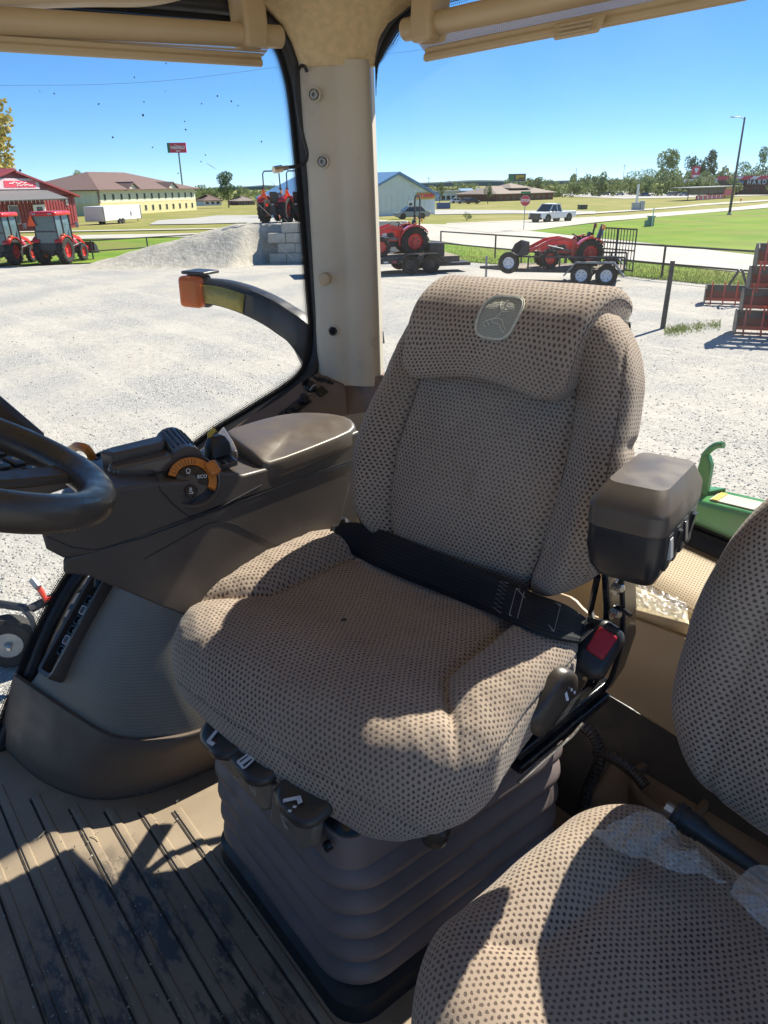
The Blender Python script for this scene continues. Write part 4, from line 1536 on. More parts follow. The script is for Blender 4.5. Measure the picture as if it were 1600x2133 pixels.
def back_post(q, f):
    s, t, z = f[:, 0].copy(), f[:, 1].copy() + .262, f[:, 2].copy()
    qs, qt = q[:, 0], q[:, 1] + .262
    # tapering outline: waisted at the bottom, narrower towards the top
    w = 1.0 - .16 * smooth01(.16, .50, t) - .10 * smooth01(.09, -.03, t)
    s = s * w + .016 * smooth01(.10, .45, t)
    a = np.abs(qs)
    # side wings come forward low down, the seams run between wing and centre
    sc = .170 + .012 * np.sin((qt - .1) * 8)
    d = a - sc
    wing = smooth01(.0, .07, d) * smooth01(.52, .22, qt)
    z = z + .040 * wing
    z = z + groove(d, .0120, .0065) * smooth01(.47, .36, qt) * smooth01(-.06, 0, qt)
    z = z + .026 * np.exp(-((qt - .13) / .11) ** 2) * np.exp(-(qs / .17) ** 4)
    z = z - .012 * np.exp(-((qt - .36) / .09) ** 2)
    z = z + wrinkle(qs, qt, .0014, 36) + wrinkle(qs + .2, qt, .0009, 85)
    # piped seam where front meets side panel
    edge_d = a - (.282 - .008)
    z = z + groove(edge_d, .006, .004) * smooth01(0.0, .06, qt)
    # side panel creases under the shoulder
    side = smooth01(.285, .345, a)
    s = s - np.sign(qs) * side * (.006 * np.exp(-((qt - .30) / .012) ** 2) + .005 * np.exp(-((qt - .24) / .010) ** 2))
    P = np.array(BR0)[None] + t[:, None] * np.array(BU)[None] + (z[:, None]) * np.array(BN)[None]
    # curves gently back at the top
    P[:, 1] += .22 * np.maximum(t - .38, 0) ** 2
    P[:, 0] += .034 + s
    return P


BACK = Sheet(.284, .262, .080, .058, .035, .05, 190, back_post)
back_o = BACK.build('backrest', 'seat_fabric', seat, SM, (1.0, .5))
bs = MB().prism([(-.02, -.02), (-.03, .3), (-.02, .50), (.0, .50), (.0, -.02)], lambda p_, q_, t_: V(SXC + t_, BR0.y + .120 + q_ * .21 + p_, BR0.z + q_ * .90 + .02), -.20, .20)
seatpart(bs, 'back_shell', 'black_plastic', bevel=.02)

# ---- headrest pad folded over the top of the backrest
def head_post(q, f):
    s, v, z = f[:, 0].copy(), f[:, 1].copy() + .146, f[:, 2].copy()
    qs, qv = q[:, 0], q[:, 1] + .146
    s = s * (1.0 + .10 * smooth01(.0, .30, v) + .0)
    # lower hem arches upwards in the middle
    v = v + .030 * np.exp(-(qs / .13) ** 2) * smooth01(.12, .0, v)
    z = z + wrinkle(qs, qv, .0008, 40)
    Lf = .066          # flat front length before it rolls back
    rr_ = .094
    th = np.clip((v - Lf) / rr_, 0, R_(118))
    ex = np.maximum(v - Lf - rr_ * R_(118), 0)
    along = np.minimum(v, Lf)
    base = np.array(BR0) + .346 * np.array(BU)
    P = base[None] + along[:, None] * np.array(BU)[None]
    off = .050 + z
    nrm_ = np.cos(th)[:, None] * np.array(BN)[None] + np.sin(th)[:, None] * np.array(BU)[None]
    P = P + rr_ * (np.sin(th)[:, None] * np.array(BU)[None] + (np.cos(th)[:, None] - 1) * np.array(BN)[None])
    tan_ = -np.sin(th)[:, None] * np.array(BN)[None] + np.cos(th)[:, None] * np.array(BU)[None]
    P = P + ex[:, None] * tan_ + off[:, None] * nrm_
    P[:, 1] += .02 * smooth01(.0, .2, along)
    P[:, 0] += SXC + s
    return P


HEAD = Sheet(.168, .146, .030, .020, .032, .012, 130, head_post)
head_o = HEAD.build('headrest', 'seat_fabric', seat, SM, (5.0, 1.5))

# ---- sewn seams: a thread lying in each groove
def sew(sheet, pts, parent, r_=.0016, h=-.0006, name='seam'):
    P = [sheet.at(x, y, h)[0] for x, y in pts]
    return MB().tube(P, r_, 5).build(name, 'seam_thread', parent, SM if sheet in (BACK, CUSH, HEAD) else I4)


for sg in (-1, 1):
    sew(BACK, [(sg * (.170 + .012 * math.sin((y + .262 - .1) * 8)), y) for y in np.linspace(-.285, .17, 40)], back_o)
    sew(BACK, [(sg * .2745, y) for y in np.linspace(-.20, .17, 30)], back_o, .0014)
    sew(CUSH, [(sg * (.205 + .12 * float(smooth01(-.04, -.24, np.array(y)))), y) for y in np.linspace(-.20, .22, 36)], cush_o, .0014, -.001)
    sew(CUSH, [(sg * .366, y) for y in np.linspace(-.19, .20, 34)], cush_o, .0013)
sew(CUSH, [(x, -.306) for x in np.linspace(-.25, .25, 40)], cush_o, .0013)
sew(HEAD, [(x, -.158) for x in np.linspace(-.145, .145, 30)], head_o, .0012)
for sg in (-1, 1):
    sew(HEAD, [(sg * .180, y) for y in np.linspace(-.12, .12, 26)], head_o, .0012)

# ---- the stitched shield with the leaping deer
EC = (.020, -.034)      # emblem centre on the pad's cloth
ES = .032
out = []
for k in range(48):
    a = 2 * math.pi * k / 48
    c_, s_ = math.cos(a), math.sin(a)
    rx = (abs(c_) ** 3.2 + abs(s_) ** 3.2) ** (-1 / 3.2)
    x, y = c_ * rx, s_ * rx
    out.append((EC[0] + ES * 1.22 * (x * (.98 + .06 * y)), EC[1] + ES * 1.02 * y))
pm = MB()
rad = [1.0, .96, .7, .4, .1]
vs_, fs_ = [], []
for r_ in rad:
    for x, y in out:
        vs_.append(HEAD.at(EC[0] + (x - EC[0]) * r_, EC[1] + (y - EC[1]) * r_, .0022 if r_ < 1 else .0002)[0])
k_ = len(out)
pm.add(vs_, [(i * k_ + j, i * k_ + (j + 1) % k_, (i + 1) * k_ + (j + 1) % k_, (i + 1) * k_ + j) for i in range(len(rad) - 1) for j in range(k_)] + [tuple((len(rad) - 1) * k_ + j for j in range(k_))])
patch = pm.build('emblem_patch', 'patch', head_o, SM, smooth=60)


def thread(pts, r_=.0011, closed=False, name='emblem_stitch'):
    P = [HEAD.at(EC[0] + ES * 1.18 * x, EC[1] + ES * y, .0030)[0] for x, y in pts]
    return MB().tube(P, r_, 5, closed=closed, cap=not closed).build(name, 'thread', patch, SM)


thread([((x - EC[0]) / ES / 1.18 * .93, (y - EC[1]) / ES * .93) for x, y in out], .0013, True)
thread([((x - EC[0]) / ES / 1.18 * .99, (y - EC[1]) / ES * .99) for x, y in out], .0011, True)
deer = [[(-.50, -.18), (-.30, -.08), (-.12, -.05), (.0, .10), (.08, .28), (.0, .36)],
        [(-.30, -.08), (-.10, -.22), (.18, -.24), (.28, -.30), (.42, -.50), (.62, -.62)],
        [(-.12, -.05), (.12, -.02), (.30, -.08), (.40, -.24), (.62, -.46)],
        [(.08, .28), (.22, .36), (.34, .33), (.22, .28), (.08, .26)],
        [(.02, .36), (-.16, .52), (-.20, .70)], [(.06, .38), (.02, .58), (.10, .78)], [(-.08, .45), (.02, .58)],
        [(-.30, -.10), (-.52, -.20), (-.58, -.34), (-.40, -.46)], [(-.46, -.20), (-.30, -.30), (-.24, -.40)]]
for d_ in deer:
    thread([(-x if False else x, y) for x, y in d_], .0012)

# ---- left armrest box with rocker slots, on its bracket
ar = thing('armrest', 'brown flip-up armrest box with switch slots beside the backrest', 'armrest', tuple(SM @ V(.38, .17, 2.40)))
am_ = basis(V(.412, .105, 2.472), V(1, .06, 0), V(0, 1, 0)) @ Matrix.Scale(.95, 4)


def arp(mb, name, mat, parent=None, **kw): return mb.build(name, mat, parent or ar, SM, **kw)


lo = MB()
sec = rrect(.055, .098, .022, 6)
lo.loft([[am_ @ V(x * k, y * k - .004 * 0, z) for x, y in sec] for z, k in ((-.088, .55), (-.080, .78), (-.060, .93), (-.03, 1.0), (.0, 1.0), (.006, 1.0))])
lo_o = arp(lo, 'armrest_base', 'black_plastic', smooth=60)
hi_ = MB()
hi_.loft([[am_ @ V(x * k, y * k + dy, z) for x, y in sec] for z, k, dy in ((.006, 1.01, 0), (.009, 1.025, 0), (.034, 1.02, 0), (.039, .995, .001), (.059, .80, .011), (.0625, .76, .012), (.0630, .3, .012))])
arp(hi_, 'armrest_top', 'lid_plastic', smooth=28)
arp(MB().loft([[am_ @ V(x * 1.004, y * 1.004, z) for x, y in sec] for z in (.001, .0062)]), 'armrest_seam', 'black_rubber', smooth=60)
for k in range(4):
    y = -.055 + .036 * k
    w_ = .013 if k != 1 else .010
    so2 = MB().box(am_ @ V(.0530, y, -.028), (.006, w_ * 1.5, .052), am_.to_3x3().normalized()).build('switch_slot', 'black_rubber', lo_o, SM, bevel=.0015)
    MB().box(am_ @ V(.0560, y, -.022), (.006, w_, .030), am_.to_3x3().normalized() @ Matrix.Rotation(R_(8 if k % 2 else -7), 3, 'Y')).build('switch', 'black_metal' if k else 'print_grey', so2, SM, bevel=.001)
# steel bracket with bolts below the armrest
brk = MB()
yb = .235
for off, w_ in ((0, .012), (.030, .010)):
    P = [SF.y(u, v, yb) for u, v in ((1258, 1180), (1262, 1260), (1262, 1330), (1240, 1400), (1215, 1440))]
    brk.loft([[p + V(off - w_ / 2, 0, 0), p + V(off + w_ / 2, 0, 0), p + V(off + w_ / 2, .05, 0), p + V(off - w_ / 2, .05, 0)] for p in P])
bro = brk.build('side_bracket', 'black_metal', seat, SM, bevel=.002)
for (u, v) in ((1285, 1222), (1280, 1275)):
    p = SF.y(u, v, yb)
    w_ = MB().lathe([(.014, 0), (.014, .003), (.005, .003)], p, V(.9, -.4, .1), 18).build('washer', 'steel', bro, SM)
    MB().lathe([(.008, .003), (.008, .012), (.006, .013)], p, V(.9, -.4, .1), 6).build('hex_bolt', 'steel', bro, SM, smooth=0)
for (u, v) in ((1278, 1330), (1296, 1268)):
    p = SF.y(u, v, yb)
    MB().cyl(p, p + V(.02, -.012, 0), .004, n=8).build('stud', 'black_metal', bro, SM)
MB().tube([SF.y(1245, 1200, yb), SF.y(1230, 1270, yb + .02), SF.y(1236, 1300, yb)], .006, 8).build('spring_rod', 'black_metal', bro, SM)
# slide rail and adjuster paddle along the seat's left side
P0, P1 = WF.x(1262, 1418, .268), WF.x(1075, 1570, .262)
rl = MB()
for dz, w_ in ((0, .020), (-.030, .026)):
    rl.loft([[p + V(-w_ / 2, 0, dz - .010), p + V(w_ / 2, 0, dz - .010), p + V(w_ / 2, 0, dz + .008), p + V(-w_ / 2, 0, dz + .008)] for p in (P0, P1)])
rlo = rl.build('slide_rail', 'black_metal', seat, I4, bevel=.003)
MB().tube([P0.lerp(P1, .35) + V(.018, 0, -.03), P0.lerp(P1, .5) + V(.02, 0, -.035), P0.lerp(P1, .8) + V(.02, 0, -.036), P0.lerp(P1, 1.05) + V(.02, 0, -.04)], .0035, 8).build('release_wire', 'steel', rlo, I4)
c = WF.x(1150, 1462, .322)
pm_ = MB()
ring_ = []
for t_, g_ in ((-.016, -.008), (-.012, 0), (.006, .0), (.011, -.006), (.012, -.016)):
    ring_.append([c + V(t_ + .2 * p_[1] * 0, 0, 0) + Matrix.Rotation(R_(38), 3, 'X') @ V(0, p_[0] * (.058 + g_) / .058, p_[1] * (.034 + g_) / .034) for p_ in rrect(.058, .034, .030, 6)])
pm_.loft(ring_)
po = pm_.build('tilt_paddle', 'lever_plastic', seat, I4, smooth=60)
icon('seat_dots', basis(c + V(.0135, .020, .016), V(0, .79, .61), V(-.5, -.5, .7)), .026, 'print_white', po, I4)
kn = WF.y(880, 1775, -.15)
MB().lathe([(.022, -.05), (.022, -.006), (.018, 0), (.006, .002)], kn + V(0, .02, .012), V(.5, -.8, .1), 18).build('weight_knob', 'lever_plastic', seat, I4)

# ================================================================== SEAT BELT across the cushion
belt = thing('seat_belt', 'black lap belt lying across the driver cushion with red buckle button', 'seat belt', tuple(SM @ V(.1, .05, 2.15)))
cl_px = [(688, 1112), (730, 1122), (800, 1150), (900, 1192), (1000, 1232), (1100, 1275), (1170, 1300), (1215, 1318)]
hw_px = [14, 30, 37, 37, 37, 37, 36, 26]


def cush_hit(u, v, h):
    """where a sight line meets the cushion's upper side"""
    d = SF.ray(u, v).normalized()
    lo_, hi__ = .8, 2.4
    best = None
    for k in range(90):
        p = SF.C + d * (lo_ + (hi__ - lo_) * k / 89)
        x, y = p.x - CUX, p.y + .002
        if abs(x) > .335 or abs(y) > .27: continue
        z = CUSH.pos([[x, y]])[0][2]
        if p.z < z + h:
            return p
    return None


cl, cu_ = [], []
for (u, v), hw_ in zip(cl_px, hw_px):
    for lst, sg in ((cl, 1), (cu_, -1)):
        uu, vv = u - sg * hw_ * .25, v + sg * hw_
        p = cush_hit(uu, vv, .006)
        if p is None:
            p = SF.z(uu, vv, 2.250)
        lst.append(p)
A_, B2 = catmull(cl, 6), catmull(cu_, 6)
wb = MB()
wuv = []
acc = 0
vsb = []
for i, (a, c) in enumerate(zip(A_, B2)):
    if i: acc += (A_[i] - A_[i - 1]).length
    for k in range(6):
        vsb.append(a.lerp(c, k / 5) + V(0, 0, .004 + .002 * math.sin(k * 3.14 / 5)))
        wuv.append((k / 5 * .05, acc))
wb.add(vsb, [(i * 6 + k, i * 6 + k + 1, (i + 1) * 6 + k + 1, (i + 1) * 6 + k) for i in range(len(A_) - 1) for k in range(5)])
wb.uv = wuv
wo = wb.build('webbing', 'webbing', belt, SM, smooth=60, solid=.0022)
# stitched box with cross
i0, i1 = len(A_) - 15, len(A_) - 8


def bp(i, k): return A_[i].lerp(B2[i], k) + V(0, 0, .0068 + .003 * math.sin(math.pi * k))


for pts in ([bp(i0, .12), bp(i0, .88), bp(i1, .88), bp(i1, .12), bp(i0, .12)], [bp(i0, .12), bp(i1, .88)], [bp(i0, .88), bp(i1, .12)], [bp(i0 + 1, .12), bp(i0 + 1, .88)], [bp(i0 - 2 - (k % 2) * .0 if False else i0 - 1 - (k % 2), .08 + .06 * k) for k in range(15)]):
    MB().tube(pts, .0006, 4).build('stitching', 'print_grey', wo, SM, smooth=0)
# buckle
bc = SF.y(1245, 1352, .20)
toC = (SF.C - bc).normalized()
upb = (V(.25, .55, .8) - toC * V(.25, .55, .8).dot(toC)).normalized()
bm2 = basis(bc, upb.cross(toC), upb)
bk = MB()
ring_ = []
for z, k in ((-.026, .7), (-.020, .95), (.0, 1.0), (.012, .94), (.018, .78), (.019, .5)):
    ring_.append([bm2 @ V((p_[0]) * k * (1 - .10 * (p_[1] / .05)), p_[1] * k, z) for p_ in rrect(.033, .052, .022, 6)])
bk.loft(ring_)
bko = bk.build('buckle', 'black_plastic', belt, SM, smooth=60)
rb_ = MB()
rb_.loft([[bm2 @ V(p_[0] * k, .012 + p_[1] * k, z) for p_ in rrect(.0175, .024, .005, 4)] for z, k in ((.012, 1), (.021, 1), (.0235, .93), (.024, .6))])
rb_.build('red_button', 'belt_red', bko, SM, smooth=50)
MB().tube([bm2 @ V(-.006, -.04, -.008), bm2 @ V(-.012, -.075, -.02), bm2 @ V(-.02, -.12, -.03)], .015, 10).build('buckle_stalk', 'black_rubber', belt, SM)
a = A_[-1].lerp(B2[-1], .5)
tg = MB()
tg.loft([[p_ + V(0, 0, dz) for p_ in (a + (A_[-1] - a) * 1.0, bm2 @ V(-.028, -.010, .004), bm2 @ V(-.020, .034, .004), a + (B2[-1] - a) * 1.0)] for dz in (.004, .010)])
tg.build('latch_plate', 'black_plastic', belt, SM, bevel=.002)
# anchor boot at the far side
ab = MB()
P = [SF.z(u, v, z) for u, v, z in ((690, 1140, 2.10), (705, 1110, 2.16), (716, 1092, 2.20), (724, 1088, 2.205))]
ab.tube(P, [.022, .022, .018, .012], 10)
ab.build('belt_guide', 'black_plastic', belt, SM)
P = [SF.z(u, v, z) for u, v, z in ((752, 1070, 2.21), (762, 1095, 2.17), (790, 1115, 2.14), (830, 1120, 2.13))]
MB().tube(P, .010, 8).build('recliner_arm', 'black_metal', seat, SM)

# ================================================================== TRAINING SEAT
tseat = thing('training_seat', 'smaller tan dotted fabric passenger seat in the lower right corner', 'seat', (.62, -.05, FLOOR))


def tc_post(q, f):
    x, y, z = f[:, 0].copy(), f[:, 1].copy(), f[:, 2].copy()
    qx, qy = q[:, 0], q[:, 1]
    z = z - .020 * np.exp(-((qx - .03) / .13) ** 2) * smooth01(-.15, .08, qy)
    z = z + .022 * smooth01(.10, .19, np.abs(qx)) * smooth01(-.16, .05, qy)
    z = z + .014 * np.exp(-((qy + .17) / .06) ** 2)
    z = z - .9 * np.maximum(-.16 - qy, 0) ** 2
    z = z + groove(np.abs(qx) - .115 - .10 * smooth01(-.06, -.2, qy), .006, .014) * smooth01(-.22, -.1, qy)
    z = z + wrinkle(qx, qy, .0014, 36)
    y = y - .02 * (1 - np.clip(np.abs(x) / .22, 0, 1) ** 2) * smooth01(0, -.2, qy)
    return np.stack([.640 + x, -.075 + y, 2.020 + z], 1)


TC = Sheet(.235, .265, .09, .060, .020, .04, 150, tc_post)
TC.build('cushion', 'seat_fabric', tseat, I4, (7.0, 2.0))
TB0 = V(.665, .195, 2.03)
TBU = V(0, .19, .98).normalized()
TBN = V(0, -TBU.z, TBU.y)


def tb_post(q, f):
    s, t, z = f[:, 0].copy(), f[:, 1].copy() + .29, f[:, 2].copy()
    qs, qt = q[:, 0], q[:, 1] + .29
    w = 1.0 - .22 * smooth01(.26, .60, t) - .05 * smooth01(.06, -.03, t)
    s = s * w
    z = z + .020 * smooth01(.08, .17, np.abs(qs)) * smooth01(.5, .3, qt)
    z = z + groove(np.abs(qs) - .13, .006, .012) * smooth01(.48, .38, qt)
    z = z + wrinkle(qs, qt, .0014, 36)
    P = np.array(TB0)[None] + t[:, None] * np.array(TBU)[None] + z[:, None] * np.array(TBN)[None]
    P[:, 0] += s
    return P


TB = Sheet(.232, .290, .12, .058, .045, .05, 150, tb_post)
TB.build('backrest', 'seat_fabric', tseat, I4, (9.0, .5))
MB().box((.65, -.06, 1.78), (.34, .36, .30)).build('seat_box', 'brown_plastic_matte', tseat, I4, bevel=.03)
MB().box((.64, -.07, 1.955), (.40, .46, .03)).build('seat_board', 'black_plastic', tseat, I4, bevel=.01)
P = [WF.z(u, v, z) for u, v, z in ((1403, 1690, 2.075), (1440, 1715, 2.07), (1475, 1742, 2.06), (1560, 1800, 2.04), (1650, 1860, 2.02))]
rr = [.016, .017, .013, .010, .010]
hg = MB().tube(P, rr, 12).build('hinge_tube', 'black_plastic', tseat, I4)
for k in range(5):
    p = P[0].lerp(P[2], .12 + .16 * k)
    d = (P[2] - P[0]).normalized()
    MB().cyl(p - d * .003, p + d * .003, .0195 - .0008 * k, n=14).build('hinge_ring', 'black_rubber', hg, I4)
p = P[0]
MB().cyl(p - (P[1] - P[0]).normalized() * .012, p, .008, n=6).build('hinge_bolt', 'steel', hg, I4, smooth=0)

# ================================================================== PLASTIC BAGS
def bag(name, label, ctrl, nu, nv, amp, mat, seed, cat):
    """crumpled sheet over a control net of rows of points"""
    rows = [catmull(r, 6) for r in ctrl]
    cols = [catmull([rows[j][i] for j in range(len(rows))], 6) for i in range(len(rows[0]))]
    mb = MB()
    W_, H_ = len(cols), len(cols[0])
    vs2 = []
    for i in range(W_):
        for j in range(H_):
            p = cols[i][j]
            k = noise.noise(p * 34 + V(seed, 0, 0)) + .6 * abs(noise.noise(p * 80 + V(0, seed, 0)))
            ed = min(i, W_ - 1 - i, j, H_ - 1 - j)
            vs2.append(p + V(.3, -.4, 1) * (k * amp) + V(noise.noise(p * 50), noise.noise(p * 50 + V(9, 0, 0)), 0) * amp * .8)
    mb.add(vs2, [(i * H_ + j, (i + 1) * H_ + j, (i + 1) * H_ + j + 1, i * H_ + j + 1) for i in range(W_ - 1) for j in range(H_ - 1)])
    t = thing(name, label, cat, tuple(ctrl[0][0]))
    mb.build('film', mat, t, I4, smooth=24)
    return t


T_ = lambda u, v, z: WF.z(u, v, z)
bag('plastic_bag', 'crumpled clear plastic bag on the rear of the passenger seat cushion', [
    [T_(1225, 1745, 2.050), T_(1300, 1712, 2.075), T_(1350, 1690, 2.09), T_(1400, 1715, 2.08)],
    [T_(1290, 1768, 2.045), T_(1345, 1730, 2.085), T_(1400, 1745, 2.08), T_(1470, 1790, 2.06)],
    [T_(1330, 1800, 2.045), T_(1420, 1815, 2.055), T_(1480, 1835, 2.05), T_(1520, 1845, 2.04)]], 0, 0, .016, 'bag_film', 3, 'plastic bag')
bag('plastic_sheet', 'flat clear plastic sheet at the right edge of the passenger cushion', [
    [T_(1520, 1860, 2.055), T_(1545, 1820, 2.065), T_(1590, 1800, 2.07), T_(1680, 1830, 2.06)],
    [T_(1560, 1900, 2.05), T_(1610, 1890, 2.055), T_(1650, 1900, 2.055), T_(1720, 1910, 2.05)],
    [T_(1600, 1940, 2.045), T_(1650, 1960, 2.045), T_(1700, 1980, 2.045), T_(1760, 2000, 2.045)]], 0, 0, .004, 'bag_film', 8, 'plastic sheet')
mb_ = thing('bagged_manual', 'paper manual in a shiny clear bag lying in the rear storage bin', 'manual', WF.y(1350, 1270, .56))
q4 = [WF.y(1285, 1205, .60), WF.y(1430, 1262, .62), WF.y(1436, 1300, .535), WF.y(1285, 1262, .535)]
mm = MB()
mm.add([p for p in q4] + [p + V(0, .01, -.03) for p in q4], [(0, 1, 2, 3), (7, 6, 5, 4), (0, 4, 5, 1), (1, 5, 6, 2), (2, 6, 7, 3), (3, 7, 4, 0)])
mm.build('booklet', 'manual_paper', mb_, I4, bevel=.003)
fm = MB()
fm.grid(lambda u, v: q4[0].lerp(q4[1], u).lerp(q4[3].lerp(q4[2], u), v) + V(0, -.004, .010 + .012 * abs(noise.noise(V(u * 9, v * 5, 3.3))) + .006 * noise.noise(V(u * 22, v * 12, 0))), 40, 20)
fm.build('film', 'bag_film', mb_, I4, smooth=24)

# ================================================================== ARMREST CONSOLE
con = thing('armrest_console', 'long brown armrest console with orange throttle dial beside the driver seat', 'console', tuple(SM @ V(-.39, 0, 2.05)))


def conpart(mb, name, mat, parent=None, **kw): return mb.build(name, mat, parent or con, SM, **kw)


XI, XO = -.300, -.492


def taper(x, y, z):
    k = max(0.0, min(1.0, (-.12 - y) / .30))
    return V(x, y + (XI - x) * .85 * k, z)

up_poly = [(-.408, 2.452), (-.424, 2.432), (-.422, 2.402), (-.398, 2.376), (-.345, 2.364), (-.10, 2.362), (.293, 2.340), (.307, 2.400), (.300, 2.408), (.03, 2.400), (-.03, 2.405), (-.085, 2.425), (-.16, 2.432), (-.21, 2.444), (-.30, 2.462)]
conpart(MB().prism(up_poly, lambda p_, q_, t_: taper(t_, p_, q_), XI, XO), 'upper_shell', 'brown_plastic', bevel=.006, seg=3)
lo_poly = [(-.400, 2.377), (-.405, 2.352), (-.365, 2.330), (-.240, 2.212), (-.165, 2.145), (.10, 2.14), (.195, 2.16), (.225, 2.20), (.270, 2.30), (.286, 2.345), (-.34, 2.368)]
conpart(MB().prism(lo_poly, lambda p_, q_, t_: taper(t_, p_, q_), XI - .0015, XO + .004), 'lower_shell', 'brown_plastic', bevel=.005, seg=3)
conpart(MB().tube([SF.x(u, v, XI - .0013) for u, v in ((300, 1165), (430, 1092), (460, 1085), (490, 1092), (560, 1128), (650, 1168))], .0008, 5), 'panel_crease', 'black_rubber')
# seams
for pts in ([(100, 1118), (150, 1140), (200, 1146), (300, 1120), (420, 1075), (560, 1022), (740, 955)], ):
    conpart(MB().tube([SF.x(u, v, XI + .0005) for u, v in pts], .0009, 5), 'seam', 'black_rubber')
# lid
lid = MB()
lp_ = []
for x, y in ((-.302, .018), (-.330, .026), (-.488, .072), (-.492, .09), (-.488, .20), (-.470, .265), (-.425, .305), (-.375, .318), (-.33, .316), (-.303, .300), (-.296, .26), (-.296, .04)):
    lp_.append((x, y))
zt2 = lambda y: 2.426 + .004 * math.sin((y - .03) * 9)
rings = []
cx_, cy_ = -.39, .18
for dz, k in ((-.040, 1.0), (-.036, 1.012), (-.012, 1.012), (-.004, 1.0), (.0, .975), (.0015, .93), (.002, .4)):
    k = k - .010
    rings.append([V(cx_ + (x - cx_) * k, cy_ + (y - cy_) * k, zt2(y) + dz - (.016 if dz < -.03 and x > -.335 else 0) - .018 * smooth01(-.33, -.29, x) * (1 if dz > -.03 else 0)) for x, y in lp_])
lid.loft(rings)
conpart(lid, 'armrest_lid', 'lid_plastic', smooth=50, subd=1)


def plate(px, z, th, name, mat, parent=None, bevel=.002, dz=None):
    P = [SF.z(u, v, z + (dz[i] if dz else 0)) for i, (u, v) in enumerate(px)]
    k = len(P)
    mb = MB().add(P + [p + V(0, 0, -th) for p in P], [tuple(range(k)), tuple(range(2 * k - 1, k - 1, -1))] + [(i, k + i, k + (i + 1) % k, (i + 1) % k) for i in range(k)])
    return conpart(mb, name, mat, parent, bevel=bevel)


plate([(222, 972), (232, 950), (260, 942), (352, 925), (368, 946), (240, 975)], 2.472, .03, 'touch_cover', 'console_gloss', bevel=.006)
plate([(206, 938), (230, 930), (330, 906), (345, 912), (340, 922), (235, 946)], 2.488, .04, 'cover_ridge', 'brown_plastic', bevel=.006)
# ribbed roller
ra_, rb2 = SF.z(342, 916, 2.478), SF.z(378, 958, 2.466)
rol = conpart(MB().tube([ra_.lerp(rb2, t_) + V(-.012, .02, -.012) for t_ in (0, .33, .66, 1)], .030, 20), 'ribbed_roller', 'console_gloss')
for k in range(8):
    p = ra_.lerp(rb2, .5) + V(-.012, .02, -.012)
    d = (rb2 - ra_).normalized()
    side = d.cross(V(0, 0, 1)).normalized()
    a = R_(20 + 18 * k)
    rv = side * math.cos(a) + V(0, 0, 1) * math.sin(a)
    MB().box(p + rv * .0300, ((rb2 - ra_).length * .72, .0035, .003), basis(V(0, 0, 0), d, rv.cross(d)).to_3x3()).build('roller_groove', 'black_rubber', rol, SM, smooth=0)
for (u, v) in ((257, 967), (287, 964)):
    p = SF.z(u, v, 2.464)
    MB().lathe([(.0135, 0), (.0135, .002), (.011, .003), (.010, .0015)], p, V(.15, 0, 1), 20).build('thumb_button', 'orange_plastic' if False else 'orange_plastic', con, SM)
# seam between front block and dial block
conpart(MB().tube([SF.x(u, v, XI + .001) for u, v in ((332, 1010), (334, 1020), (360, 1050), (395, 1078), (420, 1076), (470, 1050), (545, 1010))], .0011, 5), 'dial_seam', 'black_rubber')
conpart(MB().tube([SF.z(303, 948, 2.458), SF.z(330, 1000, 2.448)], .0011, 5), 'block_seam', 'black_rubber')
# orange front joystick paddle peeking over the wheel
jp = catmull([SF.z(148, 938, 2.47), SF.z(160, 930, 2.49), SF.z(180, 935, 2.49), SF.z(192, 952, 2.47)], 5)
conpart(MB().tube(jp, [.008] * len(jp), 8), 'orange_grip', 'orange_plastic')
for k in range(3):
    plate([(195 + 4 * k, 948 - k), (208 + 4 * k, 942 - k), (206 + 4 * k, 952), (197 + 4 * k, 955)], 2.462, .012, 'grip_key', 'black_plastic', bevel=.001)

# throttle dial
dc = SF.x(400, 1003, XI - .004)
toc = (SF.C - dc).normalized()
dn = (toc * .75 + V(.45, 0, .75) * .45).normalized()
dy_ = (V(0, .18, 1) - dn * dn.dot(V(0, .18, 1))).normalized()
dm = basis(dc, dy_.cross(dn), dy_)
conpart(MB().lathe([(.050, -.03), (.050, .0), (.047, .004), (.044, .002), (.0435, -.01)], dm @ V(0, .004, -.006), dn, 40), 'dial_surround', 'brown_plastic')


def sector(r0, r1, a0, a1, z0_, z1_, n=20):
    mb = MB()
    rings_ = []
    for k in range(n + 1):
        a = R_(a0 + (a1 - a0) * k / n)
        c_, s_ = math.cos(a), math.sin(a)
        rings_.append([dm @ V(r0 * c_, r0 * s_, z0_), dm @ V(r1 * c_, r1 * s_, z0_), dm @ V(r1 * c_, r1 * s_, z1_ - .002), dm @ V(r1 * c_ * .98, r1 * s_ * .98, z1_), dm @ V(r0 * c_, r0 * s_, z1_)])
    return mb.loft(rings_)


